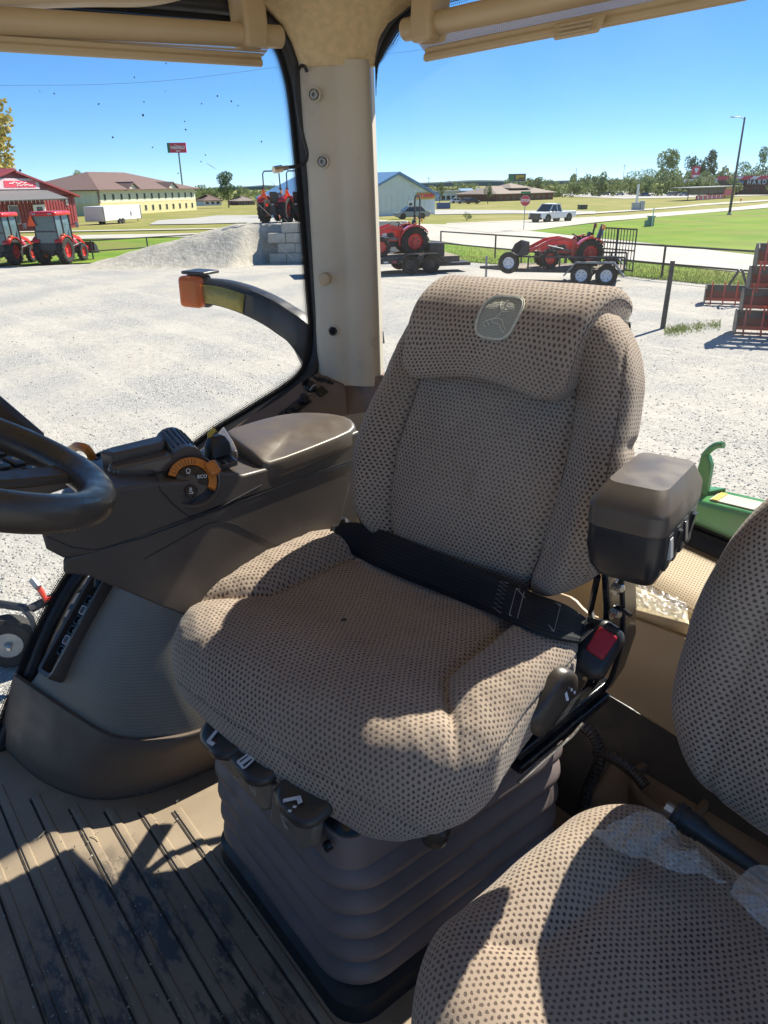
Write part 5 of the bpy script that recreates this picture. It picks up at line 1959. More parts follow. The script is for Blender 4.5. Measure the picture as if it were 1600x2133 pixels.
thr = conpart(sector(.0285, .0425, -22, 168, -.004, .010, 36), 'throttle_ring', 'orange_plastic', smooth=50)
for k in range(9):
    a = R_(82 + 9.5 * k)
    c_, s_ = math.cos(a), math.sin(a)
    MB().tube([dm @ V(.030 * c_, .030 * s_, .0102), dm @ V(.0425 * c_, .0425 * s_, .0095)], .0007, 4).build('grip_line', 'belt_red' if False else 'brown_plastic', thr, SM, smooth=0)
a = R_(32)
hb2 = MB().box(dm @ V(.041 * math.cos(a), .041 * math.sin(a), .010), (.022, .026, .020), (dm.to_3x3() @ Matrix.Rotation(a, 3, 'Z')))
hb2.build('throttle_tab', 'orange_plastic', thr, SM, bevel=.005, seg=3)
face = conpart(MB().lathe([(.0280, -.004), (.0280, .004), (.0268, .005), (.002, .005)], dm.translation, dn, 36), 'dial_face', 'brown_plastic')
for nm, a0, a1, kind in (('dial_key', 72, 150, 'engine'), ('dial_key', -18, 64, 'eco')):
    o = sector(.0115, .0258, a0, a1, .004, .0072, 10).build(nm, 'black_metal', face, SM, smooth=30)
    am2 = R_((a0 + a1) / 2)
    c2 = dm @ V(.0187 * math.cos(am2), .0187 * math.sin(am2), .0078)
    if kind == 'engine':
        icon('engine', basis(c2, dm.to_3x3() @ V(1, 0, 0), dm.to_3x3() @ V(0, 1, 0)), .011, 'print_white', o, SM)
    else:
        me = text_mesh('ECO', .0085, .0002, bold=.0001)
        me.transform(basis(c2, dm.to_3x3() @ V(1, .12, 0), dm.to_3x3() @ V(-.12, 1, 0)))
        link('lettering', me, 'print_white', o, SM, smooth=0)
ko = MB().lathe([(.0112, .003), (.0112, .0075), (.0100, .0085), (.001, .0085)], dm @ V(-.003, -.019, 0), dn, 24).build('dial_key', 'black_metal', face, SM)
icon('swirl', basis(dm @ V(-.003, -.019, .0092), dm.to_3x3() @ V(1, 0, 0), dm.to_3x3() @ V(0, 1, 0)), .012, 'print_white', ko, SM)
icon('wing', basis(SF.x(454, 1010, XI + .003), V(0, 1, .1), V(0, -.1, 1)), .012, 'print_grey', face, SM)
# round button with emblem and the slots
p = SF.z(337, 960, 2.450)
ro = conpart(MB().lathe([(.0165, -.004), (.0165, .004), (.0145, .005), (.0135, .002), (.012, .003), (.001, .004)], p, V(.25, -.1, 1), 28), 'round_button', 'console_gloss')
icon('wing', basis(p + V(0, 0, .0055), V(.8, .6, -.1), V(-.6, .8, .1)), .013, 'print_grey', ro, SM)
sl_ = plate([(430, 962), (480, 944), (495, 958), (442, 974)], 2.4265, .012, 'slot_tray', 'console_gloss', bevel=.002)
plate([(434, 964), (478, 948), (489, 957), (444, 971)], 2.4285, .003, 'slot_recess', 'black_plastic', sl_, bevel=0)
for u0 in (446, 463):
    plate([(u0, 957), (u0 + 4, 955), (u0 + 13, 965), (u0 + 9, 967)], 2.4325, .004, 'slot_divider', 'console_gloss', sl_, bevel=.001)
# small hydraulic lever in its gate
ga = plate([(415, 938), (440, 918), (466, 886), (487, 918), (495, 938), (430, 950)], 2.432, .02, 'lever_gate', 'console_gloss', bevel=.004)
lv_ = SF.z(455, 945, 2.434)
lb = MB().loft([[lv_ + V(x * k - .006 * z / .03, y * k + .004 * z / .03, z) for x, y in rrect(.016, .026, .008, 4)] for z, k in ((0, 1.0), (.018, .9), (.030, .62), (.034, .35))])
lbo = conpart(lb, 'flow_lever', 'black_plastic', ga, smooth=50)
MB().tube([lv_ + V(-.012, -.006, .012), lv_ + V(-.014, -.004, .038), lv_ + V(-.010, .006, .046)], .0055, 8).build('lever_tip', 'decal_yellow', con, SM)

# ================================================================== STEERING WHEEL
P1, P2, P3 = WF.d(0, 1046, .80), WF.d(0, 905, 1.08), WF.d(203, 1026, .94)
e2 = (P1 - P2).normalized()
mid = P3 + (P1.lerp(P2, .5) - P3)
e1 = (P1.lerp(P2, .5) - P3)
e1 = (e1 - e2 * e1.dot(e2))
h_ = e1.length
e1.normalize()
c2_ = (P1 - P2).length / 2
Rw = max((c2_ ** 2 + h_ ** 2) / (2 * h_), .17)
wc = P3 + e1 * Rw
sw = thing('steering_wheel', 'dark brown steering wheel rim at the left edge', 'steering wheel', tuple(wc))
ring_ = [wc + e1 * Rw * math.cos(2 * math.pi * k / 64) + e2 * Rw * math.sin(2 * math.pi * k / 64) for k in range(64)]
MB().tube(ring_, .0205, 18, closed=True, cap=False).build('rim', 'wheel_rubber', sw, I4, smooth=180)
wn_ = e1.cross(e2).normalized()
wn_ = wn_ if wn_.z > 0 else -wn_
hub = MB().lathe([(.050, -.05), (.062, -.02), (.060, .0), (.045, .010), (.01, .012)], wc - wn_ * .03, wn_, 28)
hub.build('hub', 'wheel_rubber', sw, I4)
for ang in (206, 326, 86):
    a = R_(ang)
    d = e1 * math.cos(a) + e2 * math.sin(a)
    s_ = wn_.cross(d)
    sp = MB()
    sp.loft([[wc - wn_ * dz + d * r_ + s_ * w_ + wn_ * z for w_, z in ((-w0, -.006), (w0, -.006), (w0 * .9, .006), (-w0 * .9, .006))] for r_, w0, dz in ((.04, .024, .03), (Rw * .55, .018, .022), (Rw * .85, .020, .008), (Rw * .99, .026, .0))])
    sp.build('spoke', 'wheel_rubber', sw, I4, bevel=.004)
MB().tube([wc - wn_ * .05, wc - wn_ * .25 + V(0, -.05, 0), wc - wn_ * .5 + V(0, -.25, -.1)], .045, 14).build('column', 'black_plastic', sw, I4)

# ================================================================== MONITOR
mo = thing('touch_monitor', 'tilted black touch monitor behind the steering wheel', 'monitor', tuple(WF.d(20, 900, 1.25)))
A1, A2, A3 = WF.d(98, 903, 1.32), WF.d(-95, 738, 1.42), WF.d(-40, 1010, 1.18)
ux, uy = (A2 - A1), (A3 - A1)
mx_ = basis(A1, ux, uy)
lx, ly = ux.length, uy.dot(mx_.to_3x3() @ V(0, 1, 0))
if (mx_.to_3x3() @ V(0, 0, 1)).dot(V(CAM_POS) - A1) < 0:
    zf = -1
else:
    zf = 1
MB().add([mx_ @ V(x, y, z) for z in (0, -zf * .03) for x, y in ((0, 0), (lx, 0), (lx, ly), (0, ly))], [(0, 1, 2, 3), (7, 6, 5, 4), (0, 4, 5, 1), (1, 5, 6, 2), (2, 6, 7, 3), (3, 7, 4, 0)]).build('bezel', 'black_plastic', mo, I4, bevel=.006, seg=3)
MB().add([mx_ @ V(x, y, zf * .0015) for x, y in ((.012, .022), (lx - .012, .022), (lx - .012, ly - .012), (.012, ly - .012))], [(0, 1, 2, 3)]).build('screen', 'screen', mo, I4, smooth=0)
kp = thing('keypad', 'black button keypad below the monitor, half hidden by the steering wheel', 'keypad', tuple(WF.d(40, 970, 1.2)))
K0, K1, K2 = WF.d(105, 945, 1.28), WF.d(-60, 985, 1.15), WF.d(60, 915, 1.32)
km = basis(K0, K1 - K0, K2 - K0)
kz = 1 if (km.to_3x3() @ V(0, 0, 1)).dot(V(CAM_POS) - K0) > 0 else -1
MB().add([km @ V(x, y, z) for z in (0, -kz * .03) for x, y in ((-.01, -.06), (.26, -.06), (.26, .06), (-.01, .06))], [(0, 1, 2, 3), (7, 6, 5, 4), (0, 4, 5, 1), (1, 5, 6, 2), (2, 6, 7, 3), (3, 7, 4, 0)]).build('panel', 'brown_plastic', kp, I4, bevel=.006)
for i in range(6):
    for j in range(3):
        c_ = km @ V(.018 + .034 * i, -.036 + .034 * j, kz * .003)
        kk = MB().box(c_, (.027, .024, .008), km.to_3x3()).build('key', 'black_plastic', kp, I4, bevel=.003)
        MB().lathe([(.005, 0), (.005, .0006), (.0035, .0006), (.0035, 0)], c_ + km.to_3x3() @ V(0, 0, kz * .0042), km.to_3x3() @ V(0, 0, kz), 10).build('key_mark', 'print_grey', kk, I4, smooth=0)


# ================================================================== OUTDOORS
C3D = Vector(CAM_POS)


def sm(a, b, t):
    t = min(max((t - a) / (b - a), 0.0), 1.0)
    return t * t * (3 - 2 * t)


def terr(x, y):
    r = math.hypot(x - .9, y + .7)
    return GZ - .5 * sm(25, 62, r) - 1.8 * sm(62, 220, r) - 2.4 * sm(220, 700, r)


def gp(u, v, up=0.0):
    """where a sight line meets the land"""
    d = WF.ray(u, v).normalized()
    lo, hi = 1.0, 1.0
    while hi < 6000:
        p = C3D + d * hi
        if p.z < terr(p.x, p.y): break
        lo = hi
        hi *= 1.12
    for _ in range(40):
        m = (lo + hi) / 2
        p = C3D + d * m
        if p.z < terr(p.x, p.y): hi = m
        else: lo = m
    p = C3D + d * hi
    return V(p.x, p.y, terr(p.x, p.y) + up)


def mpp(p):
    """metres per picture point at p"""
    return (Vector(p) - C3D).dot(FW) / (CAM_F * 2133)


RG2, AW = V(RT.x, RT.y, 0).normalized(), V(FW.x, FW.y, 0).normalized()


def hd(a, b):
    d = RG2 * a + AW * b
    return math.atan2(d.y, d.x)


def drape(name, left, right, mat, up, nx=3, kind='structure'):
    """strip between two picture-point lines, laid on the land"""
    A = [gp(u, v) for u, v in left]
    B = [gp(u, v) for u, v in right]

    def dens(P):
        out = []
        for i in range(len(P) - 1):
            k = max(2, min(24, int((P[i + 1] - P[i]).length / 3)))
            out.append(k)
        return out
    ks = [max(a, b) for a, b in zip(dens(A), dens(B))]
    mb = MB()
    rows = []
    for i, k in enumerate(ks):
        for j in range(k + (i == len(ks) - 1)):
            t = j / k
            a, b = A[i].lerp(A[i + 1], t), B[i].lerp(B[i + 1], t)
            w = max(1, min(14, int((a - b).length / 4)))
            rows.append((a, b))
    W_ = 10
    mb.grid(lambda s, t: None, 0, 0) if False else None
    vs_ = []
    for a, b in rows:
        for k in range(W_ + 1):
            p = a.lerp(b, k / W_)
            vs_.append((p.x, p.y, terr(p.x, p.y) + up))
    n_ = W_ + 1
    mb.add(vs_, [(i * n_ + k, i * n_ + k + 1, (i + 1) * n_ + k + 1, (i + 1) * n_ + k) for i in range(len(rows) - 1) for k in range(W_)])
    o = mb.build(name, mat, smooth=180, recalc=False)
    me = o.data
    if me.polygons[0].normal.z < 0: me.flip_normals()
    return tag(o, kind=kind)


# ---- land, lot, roads, lawns
mb = MB()
rs = [0, 2, 5, 9, 14, 20, 26, 33, 41, 50, 60, 72, 86, 104, 125, 150, 180, 215, 260, 320, 400, 500, 640, 820, 1100, 1500, 2200, 3200, 5000]
NA = 120
vs_ = []
for r in rs:
    for k in range(NA):
        a = 2 * math.pi * k / NA
        x, y = .9 + r * math.cos(a), -.7 + r * math.sin(a)
        vs_.append((x, y, terr(x, y) - .06))
mb.add(vs_, [(i * NA + k, (i + 1) * NA + k, (i + 1) * NA + (k + 1) % NA, i * NA + (k + 1) % NA) for i in range(len(rs) - 1) for k in range(NA)])
o = mb.build('ground', 'dry_grass', smooth=180, recalc=False)
tag(o, kind='structure')

bd = [gp(u, v) for u, v in ((-600, 600), (-300, 575), (0, 556), (100, 553), (200, 549), (330, 540), (480, 530), (640, 528), (780, 534), (930, 543), (1100, 555), (1330, 577), (1460, 590), (1600, 606), (1800, 640), (2300, 760))]
bd += [V(30, 60, 0), V(60, 20, 0), V(50, -40, 0), V(0, -60, 0), V(-50, -40, 0)]
bd.sort(key=lambda p: math.atan2(p.y + .7, p.x - .9))
bs2 = []
for i in range(len(bd)):
    a, b_ = bd[i], bd[(i + 1) % len(bd)]
    for k in range(8):
        p = a.lerp(b_, k / 8)
        j = noise.noise(p * .9) * .25 + noise.noise(p * 3) * .12
        d = V(p.x - .9, p.y + .7, 0).normalized()
        bs2.append(p + d * j)
mb = MB()
vs_ = []
K = 24
for k in range(1, K + 1):
    for p in bs2:
        x, y = .9 + (p.x - .9) * k / K, -.7 + (p.y + .7) * k / K
        vs_.append((x, y, terr(x, y)))
nb = len(bs2)
mb.add(vs_ + [(.9, -.7, GZ)], [(i * nb + k, (i + 1) * nb + k, (i + 1) * nb + (k + 1) % nb, i * nb + (k + 1) % nb) for i in range(K - 1) for k in range(nb)] + [(K * nb, k, (k + 1) % nb) for k in range(nb)])
o = mb.build('gravel_lot', 'gravel', smooth=180, recalc=False)
tag(o, kind='structure')

# loose stones on the lot, thicker near the tractor and in the rough patches
pts = []
while len(pts) < 26000:
    m = 4000
    if random.random() < .5:
        u, v = rng.uniform(-40, 700, m), rng.uniform(560, 1540, m)
    else:
        u, v = rng.uniform(780, 1640, m), rng.uniform(545, 1120, m)
    for k in range(0, m, 4):
        p = WF.z(float(u[k]), float(v[k]), GZ)
        if 3 < math.hypot(p.x, p.y) < 26:
            pts.append((p.x, p.y))
pts = np.array(pts[:26000])
oct_ = np.array([(1, 0, 0), (-1, 0, 0), (0, 1, 0), (0, -1, 0), (0, 0, 1), (0, 0, -.4)])
of = np.array([(0, 2, 4), (2, 1, 4), (1, 3, 4), (3, 0, 4), (2, 0, 5), (1, 2, 5), (3, 1, 5), (0, 3, 5)])
N_ = len(pts)
sc = rng.uniform(.006, .017, (N_, 1, 1)) * (1 + (rng.random((N_, 1, 1)) > .93) * .9)
vv = oct_[None] * sc * rng.uniform(.55, 1.3, (N_, 6, 3)) * np.array([1, 1, .55])
an = rng.uniform(0, 6.28, N_)
ca, sa = np.cos(an)[:, None], np.sin(an)[:, None]
vx, vy = vv[:, :, 0] * ca - vv[:, :, 1] * sa, vv[:, :, 0] * sa + vv[:, :, 1] * ca
P = np.stack([vx + pts[:, None, 0], vy + pts[:, None, 1], vv[:, :, 2] + GZ + .002], 2).reshape(-1, 3)
Fc = (of[None] + (np.arange(N_) * 6)[:, None, None]).reshape(-1, 3)
me = bpy.data.meshes.new('gravel_stones')
me.from_pydata(P.tolist(), [], Fc.tolist())
tag(link('gravel_stones', me, 'stone_chip', smooth=0), 'loose pale crushed stones scattered over the lot', 'gravel', kind='stuff')

# right-hand side: near road, lawn, far road and its verge
drape('road_near', [(560, 478), (780, 492), (915, 503), (1000, 515), (1330, 547), (1600, 574), (1900, 610)], [(560, 462), (780, 464), (915, 468), (1090, 480), (1330, 505), (1600, 535), (1900, 572)], 'concrete', .03)
drape('road_far', [(1020, 486), (1110, 481), (1250, 463), (1400, 450), (1600, 433), (1900, 412)], [(900, 470), (1000, 463), (1180, 456), (1300, 449), (1420, 440), (1600, 424), (1900, 404)], 'concrete', .045)
drape('lawn', [(1100, 481), (1180, 489), (1330, 504), (1600, 534), (1900, 571)], [(1102, 480), (1180, 472), (1330, 456), (1600, 434), (1900, 413)], 'lawn', .02)
drape('verge', [(640, 527), (780, 533), (930, 542), (1100, 554), (1330, 576), (1600, 605), (1800, 638)], [(640, 484), (780, 493), (915, 504), (1000, 516), (1330, 548), (1600, 575), (1800, 598)], 'lawn', .015)
drape('pavement', [(1180, 449), (1320, 440), (1460, 428), (1600, 419), (1800, 408)], [(1180, 446), (1320, 437), (1460, 425), (1600, 416.5), (1800, 406)], 'kerb', .05)
drape('driveway', [(905, 447), (960, 446), (1060, 445), (1240, 446)], [(905, 437), (960, 437), (1060, 438), (1240, 440)], 'asphalt_pale', .03)
drape('kerb_line', [(930, 468), (1100, 462), (1240, 454)], [(930, 466), (1100, 460), (1240, 452)], 'kerb', .06)
drape('highway', [(1080, 401), (1200, 410), (1300, 414), (1420, 412), (1600, 407), (1900, 398)], [(1080, 396), (1200, 398), (1300, 397), (1420, 396), (1600, 394), (1900, 388)], 'asphalt_pale', .05)
# left-hand side: lane behind the fence, verge, parking
drape('lane', [(-200, 512), (0, 504), (180, 498), (420, 493), (600, 488)], [(-200, 500), (0, 494), (180, 490), (420, 486), (600, 481)], 'concrete', .03)
drape('pavement', [(-200, 488), (0, 485), (200, 482), (470, 477)], [(-200, 485.5), (0, 483), (200, 480), (470, 475.5)], 'kerb', .04)
drape('car_park', [(310, 468), (400, 467), (480, 465), (560, 463), (680, 462)], [(330, 459), (400, 455), (450, 449), (560, 448), (680, 449)], 'asphalt_pale', .03)
drape('turf', [(-200, 560), (0, 552), (200, 548), (330, 539), (600, 527)], [(-200, 513), (0, 505), (200, 499), (330, 496), (600, 490)], 'lawn', .015)

# far hills
hl = MB()
prof_ = []
for k in range(121):
    u = -700 + 3000 * k / 120
    d = WF.ray(u, 388); d.z = 0; d.normalize()
    p = C3D + d * 3800
    h = 8 + 14 * noise.noise(V(k * .11, 0, 0)) + 14 * noise.noise(V(k * .33, 5, 0)) + 12 * math.exp(-((u - 980) / 130) ** 2) + 8 * math.exp(-((u - 1500) / 300) ** 2)
    prof_.append((p, d, max(h, 6)))
hl.loft([[V(p.x, p.y, -30), V(p.x, p.y, h * .6), V(p.x + d.x * 160, p.y + d.y * 160, h), V(p.x + d.x * 700, p.y + d.y * 700, -30)] for p, d, h in prof_], False, cap=False)
tag(hl.build('hills', 'hill', smooth=180), kind='structure')


# ---- trees
def leaf_crown(c, rx, rz, nleaf, size, seed, lumps=9, flat=.0, mat='leaf_mid'):
    r = np.random.default_rng(seed)
    ctr = [(0, 0, 0, 1.0)]
    for k in range(lumps):
        a = r.uniform(0, 6.28); h = r.uniform(-.75, .85)
        rad = math.sqrt(max(.05, 1 - h * h)) * r.uniform(.35, .85)
        ctr.append((math.cos(a) * rad, math.sin(a) * rad, h * .85, r.uniform(.28, .5)))
    ctr = np.array(ctr[1:])
    w = ctr[:, 3] ** 2; w /= w.sum()
    idx = r.choice(len(ctr), nleaf, p=w)
    v = r.normal(size=(nleaf, 3)); v /= np.linalg.norm(v, axis=1)[:, None]
    rad = r.uniform(.45, 1.0, (nleaf, 1)) ** .5
    p = ctr[idx, :3] + v * rad * ctr[idx, 3:4]
    p[:, 2] *= rz; p[:, :2] *= rx
    p += np.array(c)
    s = size * r.uniform(.6, 1.4, (nleaf, 1))
    n1 = r.normal(size=(nleaf, 3)); n1 /= np.linalg.norm(n1, axis=1)[:, None]
    n2 = np.cross(n1, r.normal(size=(nleaf, 3))); n2 /= np.linalg.norm(n2, axis=1)[:, None]
    q = np.stack([p - n1 * s, p + n2 * s * .6, p + n1 * s, p - n2 * s * .6], 1).reshape(-1, 3)
    f = np.arange(nleaf * 4).reshape(-1, 4)
    return q, f


def tree(label, base, h, w, mat, seed, group=None, nleaf=2600, trunk_frac=.28, name='tree', lumps=11):
    t = thing(name, label, 'tree' if name != 'bush' else 'bush', base, group=group)
    r = random.Random(seed)
    tr = MB()
    th = h * trunk_frac
    rad = max(.05, h * .018)
    tr.tube([(0, 0, -.2), (r.uniform(-.02, .02) * h, 0, th * .6), (0, r.uniform(-.02, .02) * h, th), (r.uniform(-.03, .03) * h, 0, h * .75)], [rad * 1.3, rad, rad * .85, rad * .2], 7)
    for k in range(5):
        a = r.uniform(0, 6.28)
        z0_ = th * r.uniform(.8, 1.3)
        tr.tube([(0, 0, z0_), (math.cos(a) * w * .2, math.sin(a) * w * .2, z0_ + h * .14), (math.cos(a) * w * .36, math.sin(a) * w * .36, z0_ + h * .3)], [rad * .5, rad * .35, rad * .12], 5)
    tr.build('trunk', 'bark', t)
    rz = h * (1 - trunk_frac * .7) / 2
    q, f = leaf_crown((0, 0, h - rz), w / 2, rz, nleaf, max(h, w) * .021, seed, lumps)
    me = bpy.data.meshes.new('crown')
    me.from_pydata(q.tolist(), [], f.tolist())
    link('crown', me, mat, t, smooth=0)
    return t


def px_tree(label, u, vb, vt, wpx, mat, seed, up=None, **kw):
    p = gp(u, vb)
    k = mpp(p)
    return tree(label, p, (vb - vt) * k, wpx * k, mat, seed, **kw)


px_tree('yellowing tree at the left edge above the red store', -28, 462, 196, 170, 'leaf_autumn', 3, nleaf=5200, lumps=22, trunk_frac=.2)
px_tree('round dark green tree behind the gravel ramp, left of the pillar', 477, 432, 366, 48, 'leaf_dark', 5)
px_tree('lighter green tree behind the motel roof by the red store', 166, 412, 362, 40, 'leaf_light', 6, trunk_frac=.15)
px_tree('small round tree beside the pale blue metal building', 916, 424, 383, 20, 'leaf_dark', 7, nleaf=1200)
px_tree('small round tree in front of the blue roofed shop row', 1016, 424, 384, 19, 'leaf_dark', 8, nleaf=1200)
px_tree('thin pale sapling in front of the pale blue metal building', 803, 447, 380, 40, 'leaf_light', 9, nleaf=500, trunk_frac=.3)
px_tree('tall pale green tree rising above the far tree line', 1388, 400, 318, 46, 'leaf_light', 10, nleaf=3000, trunk_frac=.2)
px_tree('tall dark tree behind the red pole sign', 1466, 402, 317, 44, 'leaf_dark', 11, nleaf=3000, trunk_frac=.12)
px_tree('darker half of the tree pair left of the red pole sign', 1432, 400, 334, 30, 'leaf_dark', 12, nleaf=1800, trunk_frac=.12)
px_tree('rounded green tree above the hardware store roof', 1540, 396, 345, 50, 'leaf_mid', 13, nleaf=2200, trunk_frac=.15)
px_tree('dark green tree low behind the hardware store', 1575, 396, 348, 40, 'leaf_dark', 14, nleaf=2000, trunk_frac=.12)
px_tree('tall thin tree at the right edge above the hardware store', 1582, 396, 318, 34, 'leaf_mid', 15, nleaf=900, trunk_frac=.3)
px_tree('bushy tree right of the far car park', 1345, 402, 355, 50, 'leaf_mid', 16, nleaf=2200, trunk_frac=.1)
px_tree('spreading green tree between the car park and the pale tree', 1312, 402, 360, 46, 'leaf_mid', 17, nleaf=2000, trunk_frac=.1)
px_tree('leafy shrub beside the parked tractors on the ramp', 545, 440, 405, 36, 'leaf_light', 18, nleaf=1400, trunk_frac=.1)
px_tree('hazy green tree behind the low houses left of the dark tree', 421, 424, 386, 28, 'leaf_far', 19, nleaf=1200, trunk_frac=.1)
b0 = gp(973, 458)
tree('round clipped dark bush on the verge left of the stop sign', b0, .95, 1.25, 'leaf_dark', 21, nleaf=1500, trunk_frac=.05, name='bush')


def wood(name, label, spec, seed, mat):
    r = np.random.default_rng(seed)
    Q, Fs, n0 = [], [], 0
    for (u, vb, vt, dist, wm_) in spec:
        d = WF.ray(u, vb); d.z = 0; d.normalize()
        p = C3D + d * dist
        k = dist / (CAM_F * 2133)
        g = terr(p.x, p.y)
        hor = 388
        h = max(3.0, (hor + (u - 800) * -.017 - vt) * k + 2.9 - g)
        q, f = leaf_crown((p.x, p.y, g + h * .5), wm_ * k, h * .55, 420, h * .06, int(r.integers(1e6)), 7)
        Q.append(q); Fs.append(f + n0); n0 += len(q)
    me = bpy.data.meshes.new(name)
    me.from_pydata(np.concatenate(Q).tolist(), [], np.concatenate(Fs).tolist())
    return tag(link(name, me, mat, smooth=0), label, 'trees', kind='stuff')


sp = []
for u in range(1060, 1640, 9):
    top = 379 - 8 * math.exp(-((u - 1230) / 60) ** 2) - 12 * sm(1280, 1420, u) + random.uniform(-8, 6)
    sp.append((u, 395, top, 420 + random.uniform(-60, 90), 16))
wood('far_wood', 'hazy green wood along the skyline on the right', sp, 4, 'leaf_far')
sp = []
for u in list(range(60, 200, 9)) + list(range(404, 640, 9)) + list(range(900, 1060, 9)):
    base_ = 388 if u < 200 else (394 if u < 640 else 388)
    sp.append((u, 405, base_ + random.uniform(-7, 4), 480 + random.uniform(-60, 90), 15))
wood('far_hedge', 'low hazy tree line on the skyline at left and centre', sp, 5, 'leaf_far')


# ---- buildings
def boxm(x0, x1, y0, y1, z0_, z1_):
    return MB().box(((x0 + x1) / 2, (y0 + y1) / 2, (z0_ + z1_) / 2), (x1 - x0, y1 - y0, z1_ - z0_))


def gable(L, W_, z0_, zr_, over=.4):
    """ridge along x, footprint x 0..L, y 0..W"""
    o = over
    mb = MB()
    a = [(-o, -o, z0_ - .05), (L + o, -o, z0_ - .05), (L + o, W_ / 2, zr_), (-o, W_ / 2, zr_), (L + o, W_ + o, z0_ - .05), (-o, W_ + o, z0_ - .05)]
    mb.add(a + [(x, y, z - .18) for x, y, z in a], [(0, 1, 2, 3), (3, 2, 4, 5), (7, 6, 9, 8), (8, 9, 11, 10), (0, 6, 7, 1), (5, 4, 10, 11), (1, 7, 8, 2), (2, 8, 10, 4), (0, 3, 9, 6), (3, 5, 11, 9)])
    return mb


def hip(L, W_, z0_, zr_, over=.5, ins=None):
    i = W_ / 2 if ins is None else ins
    o = over
    return MB().add([(-o, -o, z0_), (L + o, -o, z0_), (L + o, W_ + o, z0_), (-o, W_ + o, z0_), (i, W_ / 2, zr_), (L - i, W_ / 2, zr_), (-o, -o, z0_ - .25), (L + o, -o, z0_ - .25), (L + o, W_ + o, z0_ - .25), (-o, W_ + o, z0_ - .25)],
                    [(0, 1, 5, 4), (2, 3, 4, 5), (1, 2, 5), (3, 0, 4), (0, 6, 7, 1), (1, 7, 8, 2), (2, 8, 9, 3), (3, 9, 6, 0), (9, 8, 7, 6)])


def window(t, x, z, w, h, y=-.03, axis='x', mat='window_dark', frame='white_paint', wall=None):
    """window on the y=0 wall (axis x) or the x=0 wall (axis y)"""
    def B(x0, x1, d0, d1, z0_, z1_):
        return boxm(x0, x1, d0, d1, z0_, z1_) if axis == 'x' else boxm(d0, d1, x0, x1, z0_, z1_)
    f = B(x - w / 2 - .06, x + w / 2 + .06, y - .03, y + .06, z - .06, z + h + .06).build('window', frame, t, smooth=0)
    B(x - w / 2, x + w / 2, y - .05, y - .028, z, z + h).build('pane', mat, f, smooth=0)
    return f


def line_root(u0, v0, u1, v1, name, label, cat, group=None):
    """a root at the first ground point whose +x axis runs to the second; +y points away from the viewer"""
    a, c = gp(u0, v0), gp(u1, v1)
    d = c - a
    ang = math.atan2(d.y, d.x)
    a.z = min(a.z, c.z)
    t = thing(name, label, cat, a, ang, group)
    return t, math.hypot(d.x, d.y)


# motel: long two-storey wing seen at an angle, hip roof, gabled dormers
t, L = line_root(212, 449, 410, 437, 'motel', 'cream two-storey motel with brown hip roof behind the white trailer', 'building')
k = mpp(gp(212, 449))
H = 50 * k
L = L
Wd = 26.0
boxm(0, L, 0, Wd, -1, H * .46).build('ground_floor', 'cream_wall', t, smooth=0)
boxm(-.02, L + .02, -.02, Wd + .02, H * .46, H * .50).build('string_course', 'cream_wall', t, smooth=0)
boxm(0, L, 0, Wd, H * .50, H).build('upper_floor', 'pale_wall', t, smooth=0)
hip(L, Wd, H, H + 37 * k, 1.0, 14.0).build('roof', 'roof_brown', t, smooth=0)
nw = 13
for i in range(nw):
    x = L * (.05 + .90 * i / (nw - 1))
    for z in (H * .12, H * .60):
        window(t, x, z, L * .018, H * .22, frame='pale_wall')
for fx in (.30, .72):
    x = L * fx
    w2 = L * .055
    g = MB().add([(x - w2, -.5, H * .985), (x + w2, -.5, H * .985), (x, -.5, H + 12 * k), (x - w2, 6, H * .985), (x + w2, 6, H * .985), (x, 6, H + 12 * k)], [(0, 1, 2), (3, 5, 4), (0, 2, 5, 3), (1, 4, 5, 2)])
    go = g.build('dormer', 'pale_wall', t, smooth=0)
    MB().add([(x - w2 * 1.2, -.9, H * .97), (x, -.9, H + 13.2 * k), (x, 7, H + 13.2 * k), (x - w2 * 1.2, 7, H * .97)], [(0, 1, 2, 3)]).build('dormer_roof', 'roof_brown', go, smooth=0, solid=.25)
    MB().add([(x + w2 * 1.2, -.9, H * .97), (x, -.9, H + 13.2 * k), (x, 7, H + 13.2 * k), (x + w2 * 1.2, 7, H * .97)], [(0, 1, 2, 3)]).build('dormer_roof', 'roof_brown', go, smooth=0, solid=.25)
for j in range(9):
    boxm(-.18, .25, -.18, .25, H * .50 + H * .50 * j / 9, H * .50 + H * .50 * (j + .55) / 9).build('quoin', 'brick', t, smooth=0)
for z in (H * .12, H * .6):
    window(t, Wd * .4, z, 1.6, H * .2, axis='y', frame='pale_wall')
    window(t, Wd * .7, z, 1.6, H * .2, axis='y', frame='pale_wall')

# red metal store at the left
a = gp(165, 472); c = gp(-60, 490)
dv = a - c
t = thing('red_store', 'dark red metal store with painted sign board and dark awning at left', 'building', c, math.atan2(dv.y, dv.x))
L = math.hypot(dv.x, dv.y)
k = mpp(a)
boxm(0, L, 0, 16, -1, 56 * k).build('wall', 'red_siding', t, smooth=0)
for i in range(int(L / .6)):
    boxm(i * .6, i * .6 + .07, -.05, 0, 0, 58 * k).build('siding_rib', 'red_siding', t, smooth=0)
mb = MB().add([(-2, -.06, 58 * k), (L, -.06, 58 * k), (L * .42, -.06, 98 * k), (-2, 16, 58 * k), (L, 16, 58 * k), (L * .42, 16, 98 * k)], [(0, 1, 2), (3, 5, 4)])
mb.build('gable_wall', 'red_siding', t, smooth=0)
mb = MB().add([(L + .5, -.6, 56 * k), (L * .42, -.6, 100 * k), (L * .42, 16.5, 100 * k), (L + .5, 16.5, 56 * k)], [(0, 1, 2, 3)])
mb.build('roof', 'red_siding', t, smooth=0, solid=.2)
